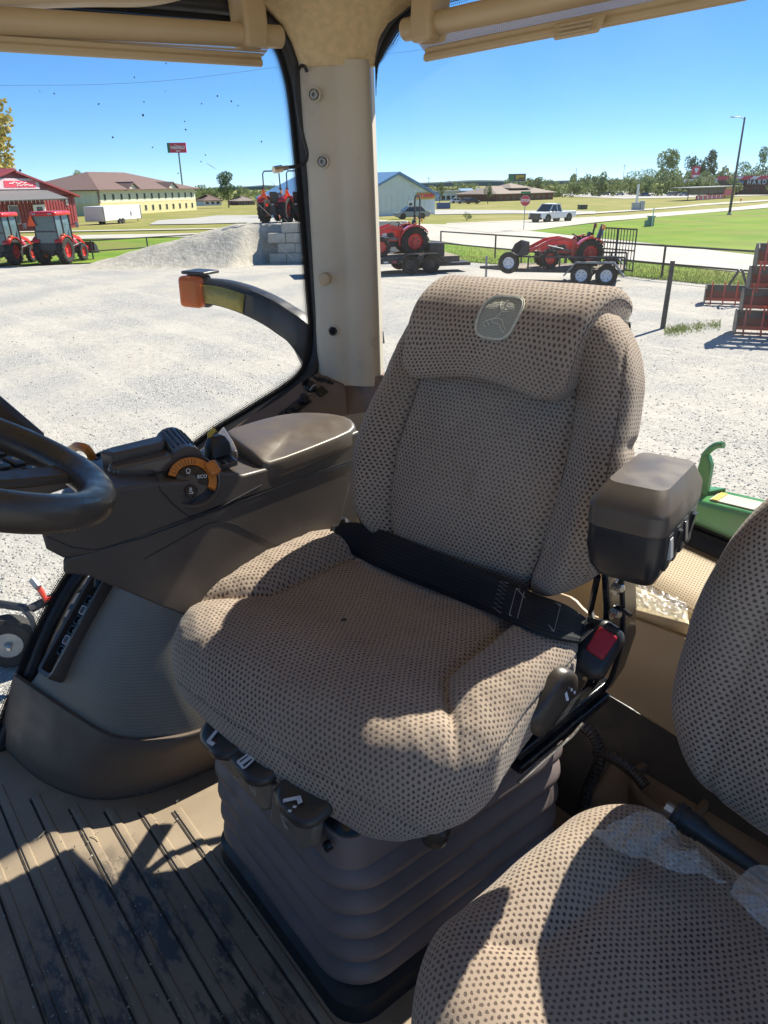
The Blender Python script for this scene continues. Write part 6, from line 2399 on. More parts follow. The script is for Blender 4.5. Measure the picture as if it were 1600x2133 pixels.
MB().add([(-3, -.6, 56 * k), (L * .42, -.6, 100 * k), (L * .42, 16.5, 100 * k), (-3, 16.5, 56 * k)], [(0, 1, 2, 3)]).build('roof', 'red_siding', t, smooth=0, solid=.2)
so = boxm(L * .28, L * .635, -.28, -.16, 69 * k, 87 * k).build('sign_board', 'sign_pink', t, smooth=0)
boxm(L * .32, L * .60, -.31, -.281, 72 * k, 83 * k).build('sign_panel', 'sign_red', so, smooth=0)
r = random.Random(4)
for j in range(2):
    P = []
    x = L * (.36 + .06 * j)
    while x < L * (.52 + .05 * j):
        P.append((x, -.33, (79.5 - 4 * j) * k + r.uniform(-1, 1) * 1.5 * k))
        x += .14
    MB().tube(P, .035, 5).build('script_lettering', 'sign_white', so, smooth=0)
aw = MB().add([(-2, -2.2, 50 * k), (L * .745, -2.2, 50 * k), (L * .70, -.1, 66 * k), (-2, -.1, 66 * k)], [(0, 1, 2, 3)]).build('awning', 'awning', t, smooth=0, solid=.12)
for i in range(20):
    boxm(L * .02 * i * 1.9, L * .02 * i * 1.9 + .05, -2.26, -2.21, 46 * k, 51 * k).build('awning_rib', 'galvanised', aw, smooth=0)
window(t, L * .37, 12 * k, 26 * k, 30 * k, y=-.12)
dr = boxm(L * .55, L * .665, -.14, -.06, -.2, 42 * k).build('door', 'white_paint', t, smooth=0)
boxm(L * .58, L * .635, -.17, -.13, 24 * k, 38 * k).build('door_glass', 'window_dark', dr, smooth=0)
window(t, L * .90, 40 * k, 5 * k, 8 * k, y=-.12)

# low houses in the gap beside the dark tree
for (u0, u1, v, h_, rmat, wmat, lab) in ((425, 462, 428, 17, 'roof_brown', 'sign_white', 'distant white house with brown roof left of the dark round tree'), (494, 532, 427, 14, 'roof_tan', 'brick', 'distant flat brick house right of the dark round tree')):
    t, L = line_root(u0, v, u1, v - 1, 'house', lab, 'house')
    k = mpp(gp(u0, v))
    boxm(0, L, 0, 9, -1, h_ * .55 * k).build('wall', wmat, t, smooth=0)
    hip(L, 9, h_ * .55 * k, h_ * 1.2 * k, .5).build('roof', rmat, t, smooth=0)
    for i in range(3):
        window(t, L * (.2 + .3 * i), h_ * .15 * k, 1.2, h_ * .25 * k)

# pale blue metal building with blue roof
a, c = gp(905, 447), gp(700, 452)
t, L = line_root(742, 452, 906, 446, 'metal_building', 'pale metal building with blue roof edge and yellow red lettering', 'building')
k = mpp(gp(850, 449))
eh, rh = 44 * k, 84 * k
boxm(0, L, 0, 24, -1, eh).build('wall', 'pale_metal', t, smooth=0)
MB().add([(0, 0, eh), (L, 0, eh), (L * .5, 0, rh), (0, 24, eh), (L, 24, eh), (L * .5, 24, rh)], [(0, 1, 2), (3, 5, 4)]).build('gable_wall', 'pale_metal', t, smooth=0)
for sx in (0, 1):
    x0 = -.6 if sx == 0 else L + .6
    MB().add([(x0, -.6, eh - .3), (L * .5, -.6, rh + .15), (L * .5, 24.5, rh + .15), (x0, 24.5, eh - .3)], [(0, 1, 2, 3)]).build('roof', 'blue_roof', t, smooth=0, solid=.35)
dr = boxm(L * .63, L * .70, -.10, .02, -.1, 30 * k).build('door', 'white_paint', t, smooth=0)
boxm(L * .645, L * .685, -.13, -.09, 14 * k, 25 * k).build('door_glass', 'window_dark', dr, smooth=0)
Mt = Matrix.Translation((L * .865, -.10, 38 * k)) @ Matrix.Rotation(R_(90), 4, 'X')
text('lettering', 'E Z PAWN', 11.5 * k, 'sign_red', t, Mt, .04, bold=.05)
Mt = Matrix.Translation((L * .87, -.07, 37.4 * k)) @ Matrix.Rotation(R_(90), 4, 'X')
text('lettering_halo', 'E Z PAWN', 12 * k, 'decal_yellow', t, Mt, .02, bold=.22)
for i in range(14):
    boxm(L * i / 14, L * i / 14 + .08, -.03, 0, 0, eh).build('siding_rib', 'pale_metal', t, smooth=0)

# row of shops with blue roofs
t, L = line_root(918, 418, 1046, 415, 'shop_row', 'long low grey shop row with blue roof sections in the distance', 'building')
k = mpp(gp(960, 418))
boxm(0, L, 0, 16, -1, 17 * k).build('wall', 'pale_metal', t, smooth=0)
boxm(-.4, L + .4, -.5, 16, 17 * k, 19 * k).build('roof', 'galvanised', t, smooth=0)
for f0, f1 in ((.33, .55), (.62, .98)):
    MB().add([(L * f0, -1, 14 * k), (L * f1, -1, 14 * k), (L * f1, 3, 22 * k), (L * f0, 3, 22 * k)], [(0, 1, 2, 3)]).build('blue_canopy', 'blue_roof', t, smooth=0, solid=.3)
for i in range(12):
    window(t, L * (.04 + .08 * i), 2 * k, L * .05, 8 * k)

# brick building with tan hip roof
t, L = line_root(1034, 419, 1152, 415, 'brick_building', 'low brick building with grey tan hip roof and raised centre', 'building')
k = mpp(gp(1090, 417))
boxm(0, L, 0, L * .55, -1, 14 * k).build('wall', 'brick', t, smooth=0)
hip(L, L * .55, 14 * k, 28 * k, 1.0, L * .2).build('roof', 'roof_tan', t, smooth=0)
hip(L * .34, L * .3, 24 * k, 33 * k, .6).build('raised_roof', 'roof_tan', t, smooth=0).location = (L * .36, L * .1, 0)
for i in range(9):
    window(t, L * (.07 + .107 * i), 3 * k, L * .04, 7 * k, frame='brick')

# hardware store at the right edge
t, L = line_root(1416, 406, 1700, 405, 'hardware_store', 'long store with red and white stripes and HARD lettering at right edge', 'building')
k = mpp(gp(1500, 405))
boxm(0, L, 0, 26, -1, 20 * k).build('wall', 'brick', t, smooth=0)
boxm(L * .02, L * .30, -.3, -.02, 21 * k, 30 * k).build('fascia', 'sign_white', t, smooth=0)
boxm(L * .30, L + 2, -.4, -.02, 18 * k, 27 * k).build('dark_fascia', 'car_black', t, smooth=0)
boxm(L * .30, L + 2, -.35, -.03, 27.2 * k, 34 * k).build('red_stripe', 'sign_red', t, smooth=0)
for i in range(5):
    MB().add([(L * (.03 + .053 * i), -.34, 22 * k), (L * (.055 + .053 * i), -.34, 22 * k), (L * (.075 + .053 * i), -.34, 29 * k), (L * (.05 + .053 * i), -.34, 29 * k)], [(0, 1, 2, 3)]).build('stripe', 'sign_red' if i % 2 else 'car_black', t, smooth=0)
for i in range(4):
    MB().add([(L * (.42 + .12 * i), -.40, 28 * k), (L * (.47 + .12 * i), -.40, 28 * k), (L * (.50 + .12 * i), -.40, 33 * k), (L * (.45 + .12 * i), -.40, 33 * k)], [(0, 1, 2, 3)]).build('stripe', 'sign_white', t, smooth=0)
for ch, u in (('H', 1570), ('A', 1580.5), ('R', 1591), ('D', 1601)):
    fx = (u - 1416) / (1700 - 1416)
    Mt = Matrix.Translation((L * fx, -.44, 22.5 * k)) @ Matrix.Rotation(R_(90), 4, 'X')
    text('lettering', ch, 12 * k, 'sign_white', t, Mt, .03, bold=.05)
MB().box((L * .47, -.46, 22.5 * k), (L * .07, .08, 5 * k)).build('blue_sign', 'blue_roof', t, smooth=0)
for fx in (.40, .52, .60, .72):
    window(t, L * fx, 1 * k, L * .025, 11 * k, frame='pale_metal')

# flat-roofed stall of timber and red panels in front of it
t, L = line_root(1432, 418, 1528, 412, 'roadside_stall', 'open timber roadside stall with red and white panels', 'stall')
k = mpp(gp(1480, 415))
MB().box((L * .5, 2, 24 * k), (L * 1.08, 6, .25)).build('roof', 'galvanised', t, smooth=0)
boxm(0, L, 0, .3, 12 * k, 23 * k).build('back_board', 'pole_brown', t, smooth=0)
boxm(L * .16, L * .75, -.2, .1, 0, 9 * k).build('red_panel', 'sign_red', t, smooth=0)
for i in range(6):
    boxm(L * (.18 + .095 * i), L * (.20 + .095 * i), -.26, -.2, 1 * k, 8 * k).build('panel_mark', 'sign_white', t, smooth=0)
boxm(L * .78, L * 1.0, -.1, .3, 0, 22 * k).build('yellow_panel', 'decal_yellow', t, smooth=0)
boxm(L * .745, L * .98, -.16, -.1, 6 * k, 18 * k).build('red_panel', 'sign_red', t, smooth=0)
for i in range(6):
    MB().cyl((L * i / 5, 0, 0), (L * i / 5 + .2, 0, 24 * k), .12, n=6).build('post', 'pole_brown', t)


# ---- signs and poles
def pole_sign(u, vb, v0, v1, wpx, lines, label, name='pole_sign'):
    p = gp(u, vb)
    k = mpp(p)
    t = thing(name, label, 'sign', p, hd(1, .12))
    zb_, zt_ = (vb - v1) * k, (vb - v0) * k
    w = wpx * k
    MB().cyl((0, 0, 0), (0, 0, zb_ + .2), .22, n=10).build('pole', 'utility_green' if name == 'pole_sign' else 'galvanised', t)
    pn = MB().box((0, 0, (zb_ + zt_) / 2), (w, 1.0, zt_ - zb_)).build('panel', 'sign_red', t, smooth=0)
    return t, pn, w, zb_, zt_, k


t, pn, w, zb_, zt_, k = pole_sign(386, 437, 312, 330, 32, None, 'tall red motel pole sign with white lettering')
MB().box((-w * .5 - .35, 0, (zb_ + zt_) / 2), (.7, 1.02, zt_ - zb_)).build('side_panel', 'sign_green', t, smooth=0)
Rx = Matrix.Rotation(R_(90), 4, 'X')
text('lettering', 'PARKFIELD', (zt_ - zb_) * .40, 'sign_white', pn, Matrix.Translation((0, -.55, zb_ + (zt_ - zb_) * .50)) @ Rx, .03, bold=.05, sx=.80)
text('lettering', 'INN', (zt_ - zb_) * .24, 'sign_white', pn, Matrix.Translation((0, -.55, zb_ + (zt_ - zb_) * .16)) @ Rx, .03, bold=.03)
t, pn, w, zb_, zt_, k = pole_sign(1443, 404, 352, 373, 16, None, 'red pole sign with white panel by the dark trees', 'roadside_sign')
MB().add([(-w * .3, -.56, zt_ - 1.5 * k * 2), (w * .3, -.56, zt_ - 3 * k), (w * .18, -.56, zb_ + 11 * k), (0, -.56, zb_ + 8 * k), (-w * .18, -.56, zb_ + 11 * k)], [(0, 1, 2, 3, 4)]).build('emblem', 'sign_white', pn, smooth=0)
boxm(-w * .42, w * .42, -.58, -.52, zb_ + .8 * k, zb_ + 5 * k).build('lower_panel', 'sign_white', pn, smooth=0)

p = gp(1075, 412); k = mpp(p)
t = thing('billboard', 'dark billboard with yellow picture on posts above the brick building', 'billboard', p, hd(1, .1))
bo = MB().box((0, 0, (412 - 373.5) * k), (36 * k, .8, 14 * k)).build('panel', 'car_black', t, smooth=0)
MB().box((6 * k, -.45, (412 - 373) * k), (18 * k, .06, 8 * k)).build('picture', 'decal_yellow', bo, smooth=0)
MB().box((-12 * k, -.45, (412 - 374) * k), (9 * k, .06, 11 * k)).build('picture', 'sign_green', bo, smooth=0)
MB().box((8 * k, -.5, (412 - 375) * k), (12 * k, .06, 2.5 * k)).build('picture_band', 'car_black', bo, smooth=0)
for x in (-10, 10):
    MB().cyl((x * k, .2, 0), (x * k, .2, (412 - 380) * k), .2, n=8).build('post', 'galvanised', t)

p = gp(1091, 479); k = mpp(p)
t = thing('stop_sign', 'red octagonal STOP sign on a thin post by the road', 'stop sign', p, hd(1, .05))
hc = (479 - 423) * k
MB().cyl((0, .03, 0), (0, .03, hc + .3), .035, n=8).build('post', 'galvanised', t)
oc = [(math.cos(R_(22.5 + 45 * i)) * 10.2 * k, math.sin(R_(22.5 + 45 * i)) * 10.2 * k) for i in range(8)]
MB().prism([(x * 1.06, y * 1.06) for x, y in oc], lambda a_, b_, t_: V(a_, t_, hc + b_), -.005, .005).build('border', 'sign_white', t, smooth=0)
op = MB().prism(oc, lambda a_, b_, t_: V(a_, t_, hc + b_), -.02, -.006).build('plate', 'sign_red', t, smooth=0)
text('lettering', 'STOP', 7.6 * k, 'sign_white', op, Matrix.Translation((0, -.026, hc)) @ Rx, .004, bold=.012, sx=.92)
MB().box((0, 0, hc + 15.5 * k), (20 * k, .02, 4.5 * k)).build('street_plate', 'sign_green', t, smooth=0)

p = gp(1519, 448); k = mpp(p)
t = thing('street_lamp', 'tall dark lamp post with single arm leaning over the lawn', 'street lamp', p, hd(1, 0))
hp_ = (448 - 262) * k * .97
MB().tube([(0, 0, 0), (0, 0, hp_)], [.17, .10], 10).build('post', 'pole_brown', t)
MB().tube([(0, 0, hp_ - .25), (-.5, 0, hp_ + .02), (-1.25, 0, hp_ + .05)], .045, 8).build('arm', 'galvanised', t)
MB().box((-1.45, 0, hp_ + .04), (.55, .22, .12)).build('lamp_head', 'galvanised', t, bevel=.03)
MB().box((0, 0, .12), (.45, .45, .24)).build('foot', 'galvanised', t, bevel=.03)

for (u, vb, vt, lab) in ((1197, 404, 355, 'slim far light mast left of the traffic signals'), (1295, 404, 348, 'thin utility pole above the far car park'), (893, 412, 372, 'utility pole with cross arm near the metal building'), (935, 412, 378, 'utility pole behind the blue roofed shops')):
    p = gp(u, vb); k = mpp(p)
    t = thing('utility_pole', lab, 'pole', p, hd(1, 0))
    MB().cyl((0, 0, 0), (0, 0, (vb - vt) * k), .18, .12, n=8).build('mast', 'pole_brown', t)
    MB().box((0, 0, (vb - vt) * k - .8), (2.4, .14, .14)).build('cross_arm', 'pole_brown', t, smooth=0)
p = gp(1330, 404); k = mpp(p)
t = thing('traffic_signal', 'span of yellow traffic signals over the far junction', 'traffic light', p, hd(1, 0))
MB().cyl((0, 0, 0), (0, 0, 30 * k), .2, n=8).build('post', 'galvanised', t)
MB().tube([(0, 0, 27 * k), (-50 * k, 0, 27.5 * k), (-105 * k, 0, 28 * k)], .08, 6).build('span', 'galvanised', t)
for dx in (-97, -79, -41, -17):
    sg = MB().box((dx * k, -.2, 25 * k), (3.2 * k, .4, 6.5 * k)).build('signal_head', 'traffic_yellow', t, smooth=0)
    for j in range(3):
        MB().cyl((dx * k, -.42, (27 - 2 * j) * k), (dx * k, -.5, (27 - 2 * j) * k), .8 * k, n=8).build('lens', 'window_dark', sg)

# wire across the sky
wr = thing('power_line', 'thin power line sagging across the sky', 'power line', V(-60, 20, 0))
P = []
for u, v in ((-120, 182), (0, 178), (200, 176), (380, 165), (560, 142), (780, 115), (900, 100), (1100, 62)):
    P.append(WF.d(u, v, 42))
MB().tube(catmull(P, 5), .006, 5).build('wire', 'pole_brown', wr, I4)

# ---- utility boxes, dumpsters, hydrant
def px_box(name, label, cat, u, vb, w, h, dep, mat, extra=None):
    p = gp(u, vb); k = mpp(p)
    t = thing(name, label, cat, p, hd(1, .12))
    MB().box((0, dep / 2, h * k / 2), (w * k, dep, h * k)).build('cabinet', mat, t, bevel=.05)
    MB().box((0, dep / 2, h * k + .04), (w * k + .12, dep + .12, .08)).build('lid', mat, t, smooth=0)
    if extra: extra(t, k)
    return t


px_box('utility_cabinet', 'grey utility cabinet pair with tall pipe beside the verge', 'utility box', 1326, 438, 12, 14, 1.2, 'utility_grey', lambda t, k: (MB().cyl((0, .3, 0), (0, .3, 50 * k), .22, n=8).build('pipe', 'white_paint', t), MB().box((13 * k, .5, 9 * k), (9 * k, .8, 18 * k)).build('side_cabinet', 'utility_grey', t, bevel=.03)))
px_box('utility_pedestal', 'pale green utility pedestal with marker stake on the lawn', 'utility box', 1358, 472, 9, 19, .7, 'utility_green', lambda t, k: (MB().box((-9 * k, .2, 6 * k), (7 * k, .5, 12 * k)).build('side_box', 'utility_green', t, bevel=.02), MB().cyl((-2 * k, -.1, 0), (-1 * k, -.1, 36 * k), .05, n=6).build('stake', 'white_paint', t)))
px_box('dumpster', 'blue dumpster beside the pale metal building', 'dumpster', 925, 435, 27, 11, 1.8, 'dumpster_blue')
px_box('dumpster', 'dark dumpster behind the white pickup truck', 'dumpster', 1216, 436, 16, 8, 1.6, 'dumpster_grey')
p = gp(1543, 420); k = mpp(p)
t = thing('fire_hydrant', 'small red hydrant on the far verge right of the lamp post', 'hydrant', p)
MB().lathe([(.2, 0), (.2, .1), (.13, .12), (.13, .6), (.17, .62), (.12, .8), (.02, .86)], (0, 0, 0), (0, 0, 1), 12).build('barrel', 'sign_red', t)
MB().cyl((-.26, 0, .5), (.26, 0, .5), .07, n=8).build('outlet', 'sign_red', t)


# ---- fences
def fence(label, base_px, hgt, spacing, name='pipe_fence'):
    P = [gp(u, v) for u, v in base_px]
    t = thing(name, label, 'fence', P[0])
    for z in (hgt, hgt * .45):
        MB().tube([p + V(0, 0, z) for p in P], .034, 8).build('rail', 'black_fence', t, I4)
    for i in range(len(P) - 1):
        L = (P[i + 1] - P[i]).length
        n_ = max(1, round(L / spacing))
        for j in range(n_ + (i == len(P) - 2)):
            q = P[i].lerp(P[i + 1], j / n_)
            MB().cyl(q + V(0, 0, -.1), q + V(0, 0, hgt + .03), .042, n=8).build('post', 'black_fence', t, I4)
    return t


fence('black pipe fence along the road right of the pillar', [(918, 526), (1378, 579), (1640, 606)], 1.1, 5.2)
fence('black pipe fence behind the red cab tractors on the left', [(-120, 545), (195, 541), (310, 532), (412, 524), (600, 512)], 1.0, 30)
p = gp(1380, 684)
t = thing('wooden_post', 'single dark post leaning in the gravel behind the seat', 'post', p)
MB().tube([(0, 0, -.2), (.10 * RG2.x * .3, .10 * RG2.y * .3, 1.5)], [.062, .055], 8).build('shaft', 'wood_post', t)
MB().cyl((.03 * RG2.x, .03 * RG2.y, 1.5), (.03 * RG2.x, .03 * RG2.y, 1.52), .06, n=8).build('cap', 'wood_post', t)
# weeds by the post
wd = MB()
r = random.Random(2)
for k in range(1500):
    u, v = r.uniform(1385, 1500), 0
    u = min(1500, max(1385, r.choice((1395, 1412, 1425, 1455, 1488)) + r.gauss(0, 9)))
    v = 690 - (u - 1385) * .12 + r.gauss(0, 5)
    p = gp(u, v)
    a = r.uniform(0, 6.28); h = r.uniform(.015, .07); w_ = .008
    wd.add([p + V(math.cos(a) * w_, math.sin(a) * w_, 0), p - V(math.cos(a) * w_, math.sin(a) * w_, 0), p + V(r.uniform(-.05, .05), r.uniform(-.05, .05), h)], [(0, 1, 2)])
tag(wd.build('weeds', 'grass_blade', smooth=0, recalc=False), 'patch of short green weeds beside the leaning post', 'weeds', kind='stuff')
# rough grass along the fence strip
gs = MB()
for k in range(9000):
    t_ = r.random()
    u = 930 + 690 * t_
    lo_, hi_ = 543 + (u - 930) * .093, 507 + (u - 930) * .101
    v = hi_ + (lo_ - hi_) * r.random() ** .7
    p = gp(u, v)
    a = r.uniform(0, 6.28); h = r.uniform(.05, .16); w_ = .012
    gs.add([p + V(math.cos(a) * w_, math.sin(a) * w_, 0), p - V(math.cos(a) * w_, math.sin(a) * w_, 0), p + V(r.uniform(-.06, .06), r.uniform(-.06, .06), h)], [(0, 1, 2)])
tag(gs.build('verge_grass', 'grass_blade', smooth=0, recalc=False), 'rough grass growing along the pipe fence', 'grass', kind='stuff')


# ---- wheels and machines
def tyre_mb(r, w, lugs=0, rr=.55):
    """axle along y, centred at origin"""
    prof = [(r * rr, -w * .42), (r * .72, -w * .5), (r * .92, -w * .5), (r * .985, -w * .40), (r, -w * .2), (r, w * .2), (r * .985, w * .40), (r * .92, w * .5), (r * .72, w * .5), (r * rr, w * .42)]
    if lugs:
        prof = [(a * (.95 if a > r * .9 else 1), b_) for a, b_ in prof]
    mb = MB().lathe(prof, (0, 0, 0), (0, 1, 0), 28, cap=False)
    for k in range(lugs):
        for s in (-1, 1):
            a = 2 * math.pi * (k + (.5 if s > 0 else 0)) / lugs
            R3 = Matrix.Rotation(-a, 3, 'Y') @ Matrix.Rotation(s * R_(38), 3, 'X')
            R4 = Matrix.Rotation(-a, 3, 'Y')
            mb.box(R4 @ V(r * .965, s * w * .25, 0), (r * .085, w * .60, r * .085), R4 @ Matrix.Rotation(s * R_(35), 3, 'X'))
    return mb


_wheels = {}


def wheel(t, pos, r, w, rim='red_paint', lugs=0, out=1, name='wheel', steps=True):
    key = (round(r, 3), round(w, 3), lugs, rim)
    if key not in _wheels:
        a = tyre_mb(r, w, lugs)
        o1 = a.build('tyre', 'tyre', t, smooth=35)
        b2 = MB().lathe([(r * .57, -w * .40), (r * .57, w * .30), (r * .50, w * .34), (r * .46, w * .12), (r * .20, w * .10), (r * .18, w * .22), (.01, w * .24)], (0, 0, 0), (0, 1, 0), 22)
        o2 = b2.build('rim', rim, o1, smooth=35)
        nuts = MB()
        for k in range(6):
            an_ = k * math.pi / 3
            nuts.cyl((math.cos(an_) * r * .3, w * .11, math.sin(an_) * r * .3), (math.cos(an_) * r * .3, w * .15, math.sin(an_) * r * .3), r * .05, n=6)
        nuts.build('wheel_nuts', 'dark_steel', o1, smooth=0)
        _wheels[key] = o1
        o1.location = pos
        o1.name = 'wheel'
    else:
        src = _wheels[key]
        o1 = src.copy(); COL.objects.link(o1); o1.parent = t
        for ch in [q for q in COL.objects if q.parent == src]:
            c_ = ch.copy(); COL.objects.link(c_); c_.parent = o1
        o1.location = pos
    o1.rotation_euler = (0, 0, 0 if out > 0 else math.pi)
    return o1


def beam(mb, pts, w, h):
    """bent flat bar in the xz plane, width w along y"""
    P = [Vector(p) for p in pts]
    rings = []
    for i, p in enumerate(P):
        d = (P[min(i + 1, len(P) - 1)] - P[max(i - 1, 0)]).normalized()
        n_ = V(-d.z, 0, d.x)
        rings.append([p + n_ * h / 2 + V(0, -w / 2, 0), p + n_ * h / 2 + V(0, w / 2, 0), p - n_ * h / 2 + V(0, w / 2, 0), p - n_ * h / 2 + V(0, -w / 2, 0)])
    return mb.loft(rings)


def tractor(label, loc, ang, cabbed, rw=.62, fw_=.42, wb=1.75, loader=None, tilt=0, group=None, rops=True, smv=True, beacons=True):
    """x forward, origin on the ground under the rear axle"""
    t = thing('compact_tractor', label, 'tractor', loc, ang, group)
    s = rw / .62
    tw = .60 * s
    for sy in (1, -1):
        wheel(t, (0, sy * tw, rw), rw, .36 * s, 'red_paint', 16, sy)
        wheel(t, (wb, sy * tw * .92, fw_), fw_, .24 * s, 'red_paint', 13, sy)
    hz = .80 * s
    hood = MB()
    rings = []
    for x, z0_, z1_, hw_ in ((.55, .62, 1.20, .29), (1.0, .62, 1.17, .29), (1.6, .64, 1.10, .28), (1.95, .66, 1.02, .25), (2.12, .68, .94, .18)):
        rings.append([V(x * s * wb / (1.75 * s), y * s, z * s) for y, z in ((-hw_, z0_), (-hw_, z1_ - .10), (-hw_ * .75, z1_ - .02), (0, z1_), (hw_ * .75, z1_ - .02), (hw_, z1_ - .10), (hw_, z0_))])
    hood.loft(rings)
    ho = hood.build('hood', 'red_paint', t, smooth=35)
    kx = wb / 1.75
    for sy in (1, -1):
        MB().add([V(x * kx, sy * .295 * s, z * s) for x, z in ((.95, .78), (1.55, .72), (1.85, .76), (1.6, .92), (1.05, 1.0))], [(0, 1, 2, 3, 4)]).build('side_grille', 'dark_steel', ho, smooth=0)
        MB().add([V(x * kx, sy * .298 * s, z * s) for x, z in ((1.35, .86), (1.6, .84), (1.64, .95), (1.4, .99))], [(0, 1, 2, 3)]).build('decal', 'sign_white', ho, smooth=0)
        MB().box((2.05 * kx, sy * .14 * s, .86 * s), (.10, .10 * s, .08 * s)).build('headlight', 'galvanised', ho, bevel=.01)
    MB().box((1.0 * kx, 0, .52 * s), (2.1 * kx, .40 * s, .26 * s)).build('chassis', 'dark_steel', t, bevel=.03)
    MB().box((0, 0, rw), (.42 * s, 1.0 * s, .34 * s)).build('axle_housing', 'dark_steel', t, bevel=.04)
    MB().cyl((wb, -.5 * s, fw_), (wb, .5 * s, fw_), .06 * s, n=8).build('front_axle', 'dark_steel', t)
    for sy in (1, -1):
        f = MB()
        rings = []
        for k in range(9):
            a = R_(20 + 125 * k / 8)
            x, z = math.cos(a) * rw * 1.12, rw + math.sin(a) * rw * 1.12
            rings.append([V(x, sy * (tw - .20 * s), z), V(x, sy * (tw + .17 * s), z), V(x, sy * (tw + .18 * s), z - .07 * s)])
        f.loft(rings, False, cap=False)
        f.build('fender', 'red_paint', t, smooth=60, solid=.02)
        MB().box((-.05 * s, sy * tw, rw * 2.02 + .10 * s), (.12 * s, .22 * s, .05 * s)).build('tail_light', 'amber', t, bevel=.01)
    MB().box((.35 * s, 0, .60 * s), (.75 * s, .80 * s, .06)).build('platform', 'dark_steel', t, smooth=0)
    # three-point hitch
    for sy in (1, -1):
        MB().tube([(-.15 * s, sy * .22 * s, .50 * s), (-.85 * s, sy * .36 * s, .42 * s)], .030 * s, 8).build('lift_arm', 'dark_steel', t)
        MB().tube([(-.1 * s, sy * .26 * s, .95 * s), (-.55 * s, sy * .31 * s, .46 * s)], .024 * s, 8).build('lift_rod', 'dark_steel', t)
    MB().tube([(-.15 * s, 0, .85 * s), (-.42 * s, 0, .80 * s)], .030 * s, 8).build('top_link', 'dark_steel', t)
    MB().box((-.22 * s, 0, .62 * s), (.18 * s, .34 * s, .44 * s)).build('rear_cover', 'dark_steel', t, bevel=.03)
    if cabbed:
        z0_, z1_ = .95 * s, 2.22 * s
        hw0, hw1 = .58 * s, .52 * s
        gl = MB()
        gl.loft([[V(x, y, z) for x, y in ((-.42 * s, -w_), (.95 * s, -w_), (.95 * s, w_), (-.42 * s, w_))] for z, w_ in ((z0_, hw0 * .97), (z1_, hw1 * .97))])
        gl.build('cab_glazing', 'cab_glass', t, smooth=0)
        fr_ = MB()
        for x in (-.42 * s, .22 * s, .95 * s):
            for sy in (1, -1):
                MB().tube([(x, sy * hw0, z0_ - .1 * s), (x, sy * hw1, z1_)], .035 * s, 6).build('cab_post', 'dark_steel', t)
        for z, w_ in ((z0_, hw0), (1.5 * s, .56 * s)):
            MB().box((-.44 * s, 0, z), (.04, w_ * 2, .05 * s)).build('cab_rail', 'dark_steel', t, smooth=0)
        rf_ = MB().loft([[V(.26 * s + x * k, y * k, z) for x, y in rrect(.80 * s, .66 * s, .16 * s, 5)] for z, k in ((z1_ - .02, .97), (z1_ + .03 * s, 1.02), (z1_ + .13 * s, 1.0), (z1_ + .18 * s, .90), (z1_ + .19 * s, .5))])
        ro_ = rf_.build('cab_roof', 'red_paint', t, smooth=50)
        for sy in (1, -1):
            MB().box((-.56 * s, sy * .40 * s, z1_ + .07 * s), (.05, .18 * s, .07 * s)).build('work_light', 'galvanised', ro_, bevel=.01)
            mr = MB().tube([(.95 * s, sy * .55 * s, 1.75 * s), (1.02 * s, sy * .82 * s, 1.80 * s)], .018, 6).build('mirror_arm', 'dark_steel', t)
            MB().box((1.02 * s, sy * .86 * s, 1.74 * s), (.05, .17 * s, .26 * s)).build('mirror', 'galvanised', mr, bevel=.02)
        MB().box((-.42 * s, 0, .80 * s), (.10 * s, .9 * s, .30 * s)).build('rear_panel', 'dark_steel', t, smooth=0)
        MB().box((.15 * s, 0, 1.10 * s), (.42 * s, .42 * s, .40 * s)).build('seat', 'dark_steel', t, bevel=.05)
        MB().lathe([(.17 * s, -.015), (.19 * s, 0), (.17 * s, .015), (.155 * s, 0)], (.62 * s, 0, 1.42 * s), (-.5, 0, .86), 18).build('steering_wheel', 'dark_steel', t)
        smp = (-.52 * s, .62 * s, 1.98 * s)
    else:
        se = MB().box((.12 * s, 0, .98 * s), (.42 * s, .46 * s, .12 * s)).build('seat', 'dark_steel', t, bevel=.04)
        MB().box((-.10 * s, 0, 1.24 * s), (.12 * s, .44 * s, .50 * s), Matrix.Rotation(R_(-10), 3, 'Y')).build('seat_back', 'dark_steel', t, bevel=.05)
        MB().tube([(.75 * s, 0, .9 * s), (.55 * s, 0, 1.32 * s)], .03 * s, 6).build('column', 'dark_steel', t)
        MB().lathe([(.155 * s, -.015), (.175 * s, 0), (.155 * s, .015), (.14 * s, 0)], (.53 * s, 0, 1.36 * s), (-.42, 0, .9), 18).build('steering_wheel', 'dark_steel', t)
        if rops:
            ht = 2.45 * s
            P = [(-.22 * s, -.46 * s, .75 * s), (-.26 * s, -.46 * s, 1.55 * s), (-.28 * s, -.44 * s, ht - .12 * s), (-.28 * s, -.36 * s, ht), (-.28 * s, .36 * s, ht), (-.28 * s, .44 * s, ht - .12 * s), (-.26 * s, .46 * s, 1.55 * s), (-.22 * s, .46 * s, .75 * s)]
            MB().tube(P, .035 * s, 8).build('roll_bar', 'dark_steel', t)
            for sy in (1, -1):
                MB().box((-.27 * s, sy * .46 * s, 1.62 * s), (.10 * s, .12 * s, .12 * s)).build('bar_hinge', 'dark_steel', t, bevel=.01)
                if beacons:
                    MB().box((-.34 * s, sy * .52 * s, 1.48 * s), (.07 * s, .10 * s, .14 * s)).build('warning_light', 'amber', t, bevel=.02)
        smp = (-.36 * s, .44 * s, 1.36 * s)
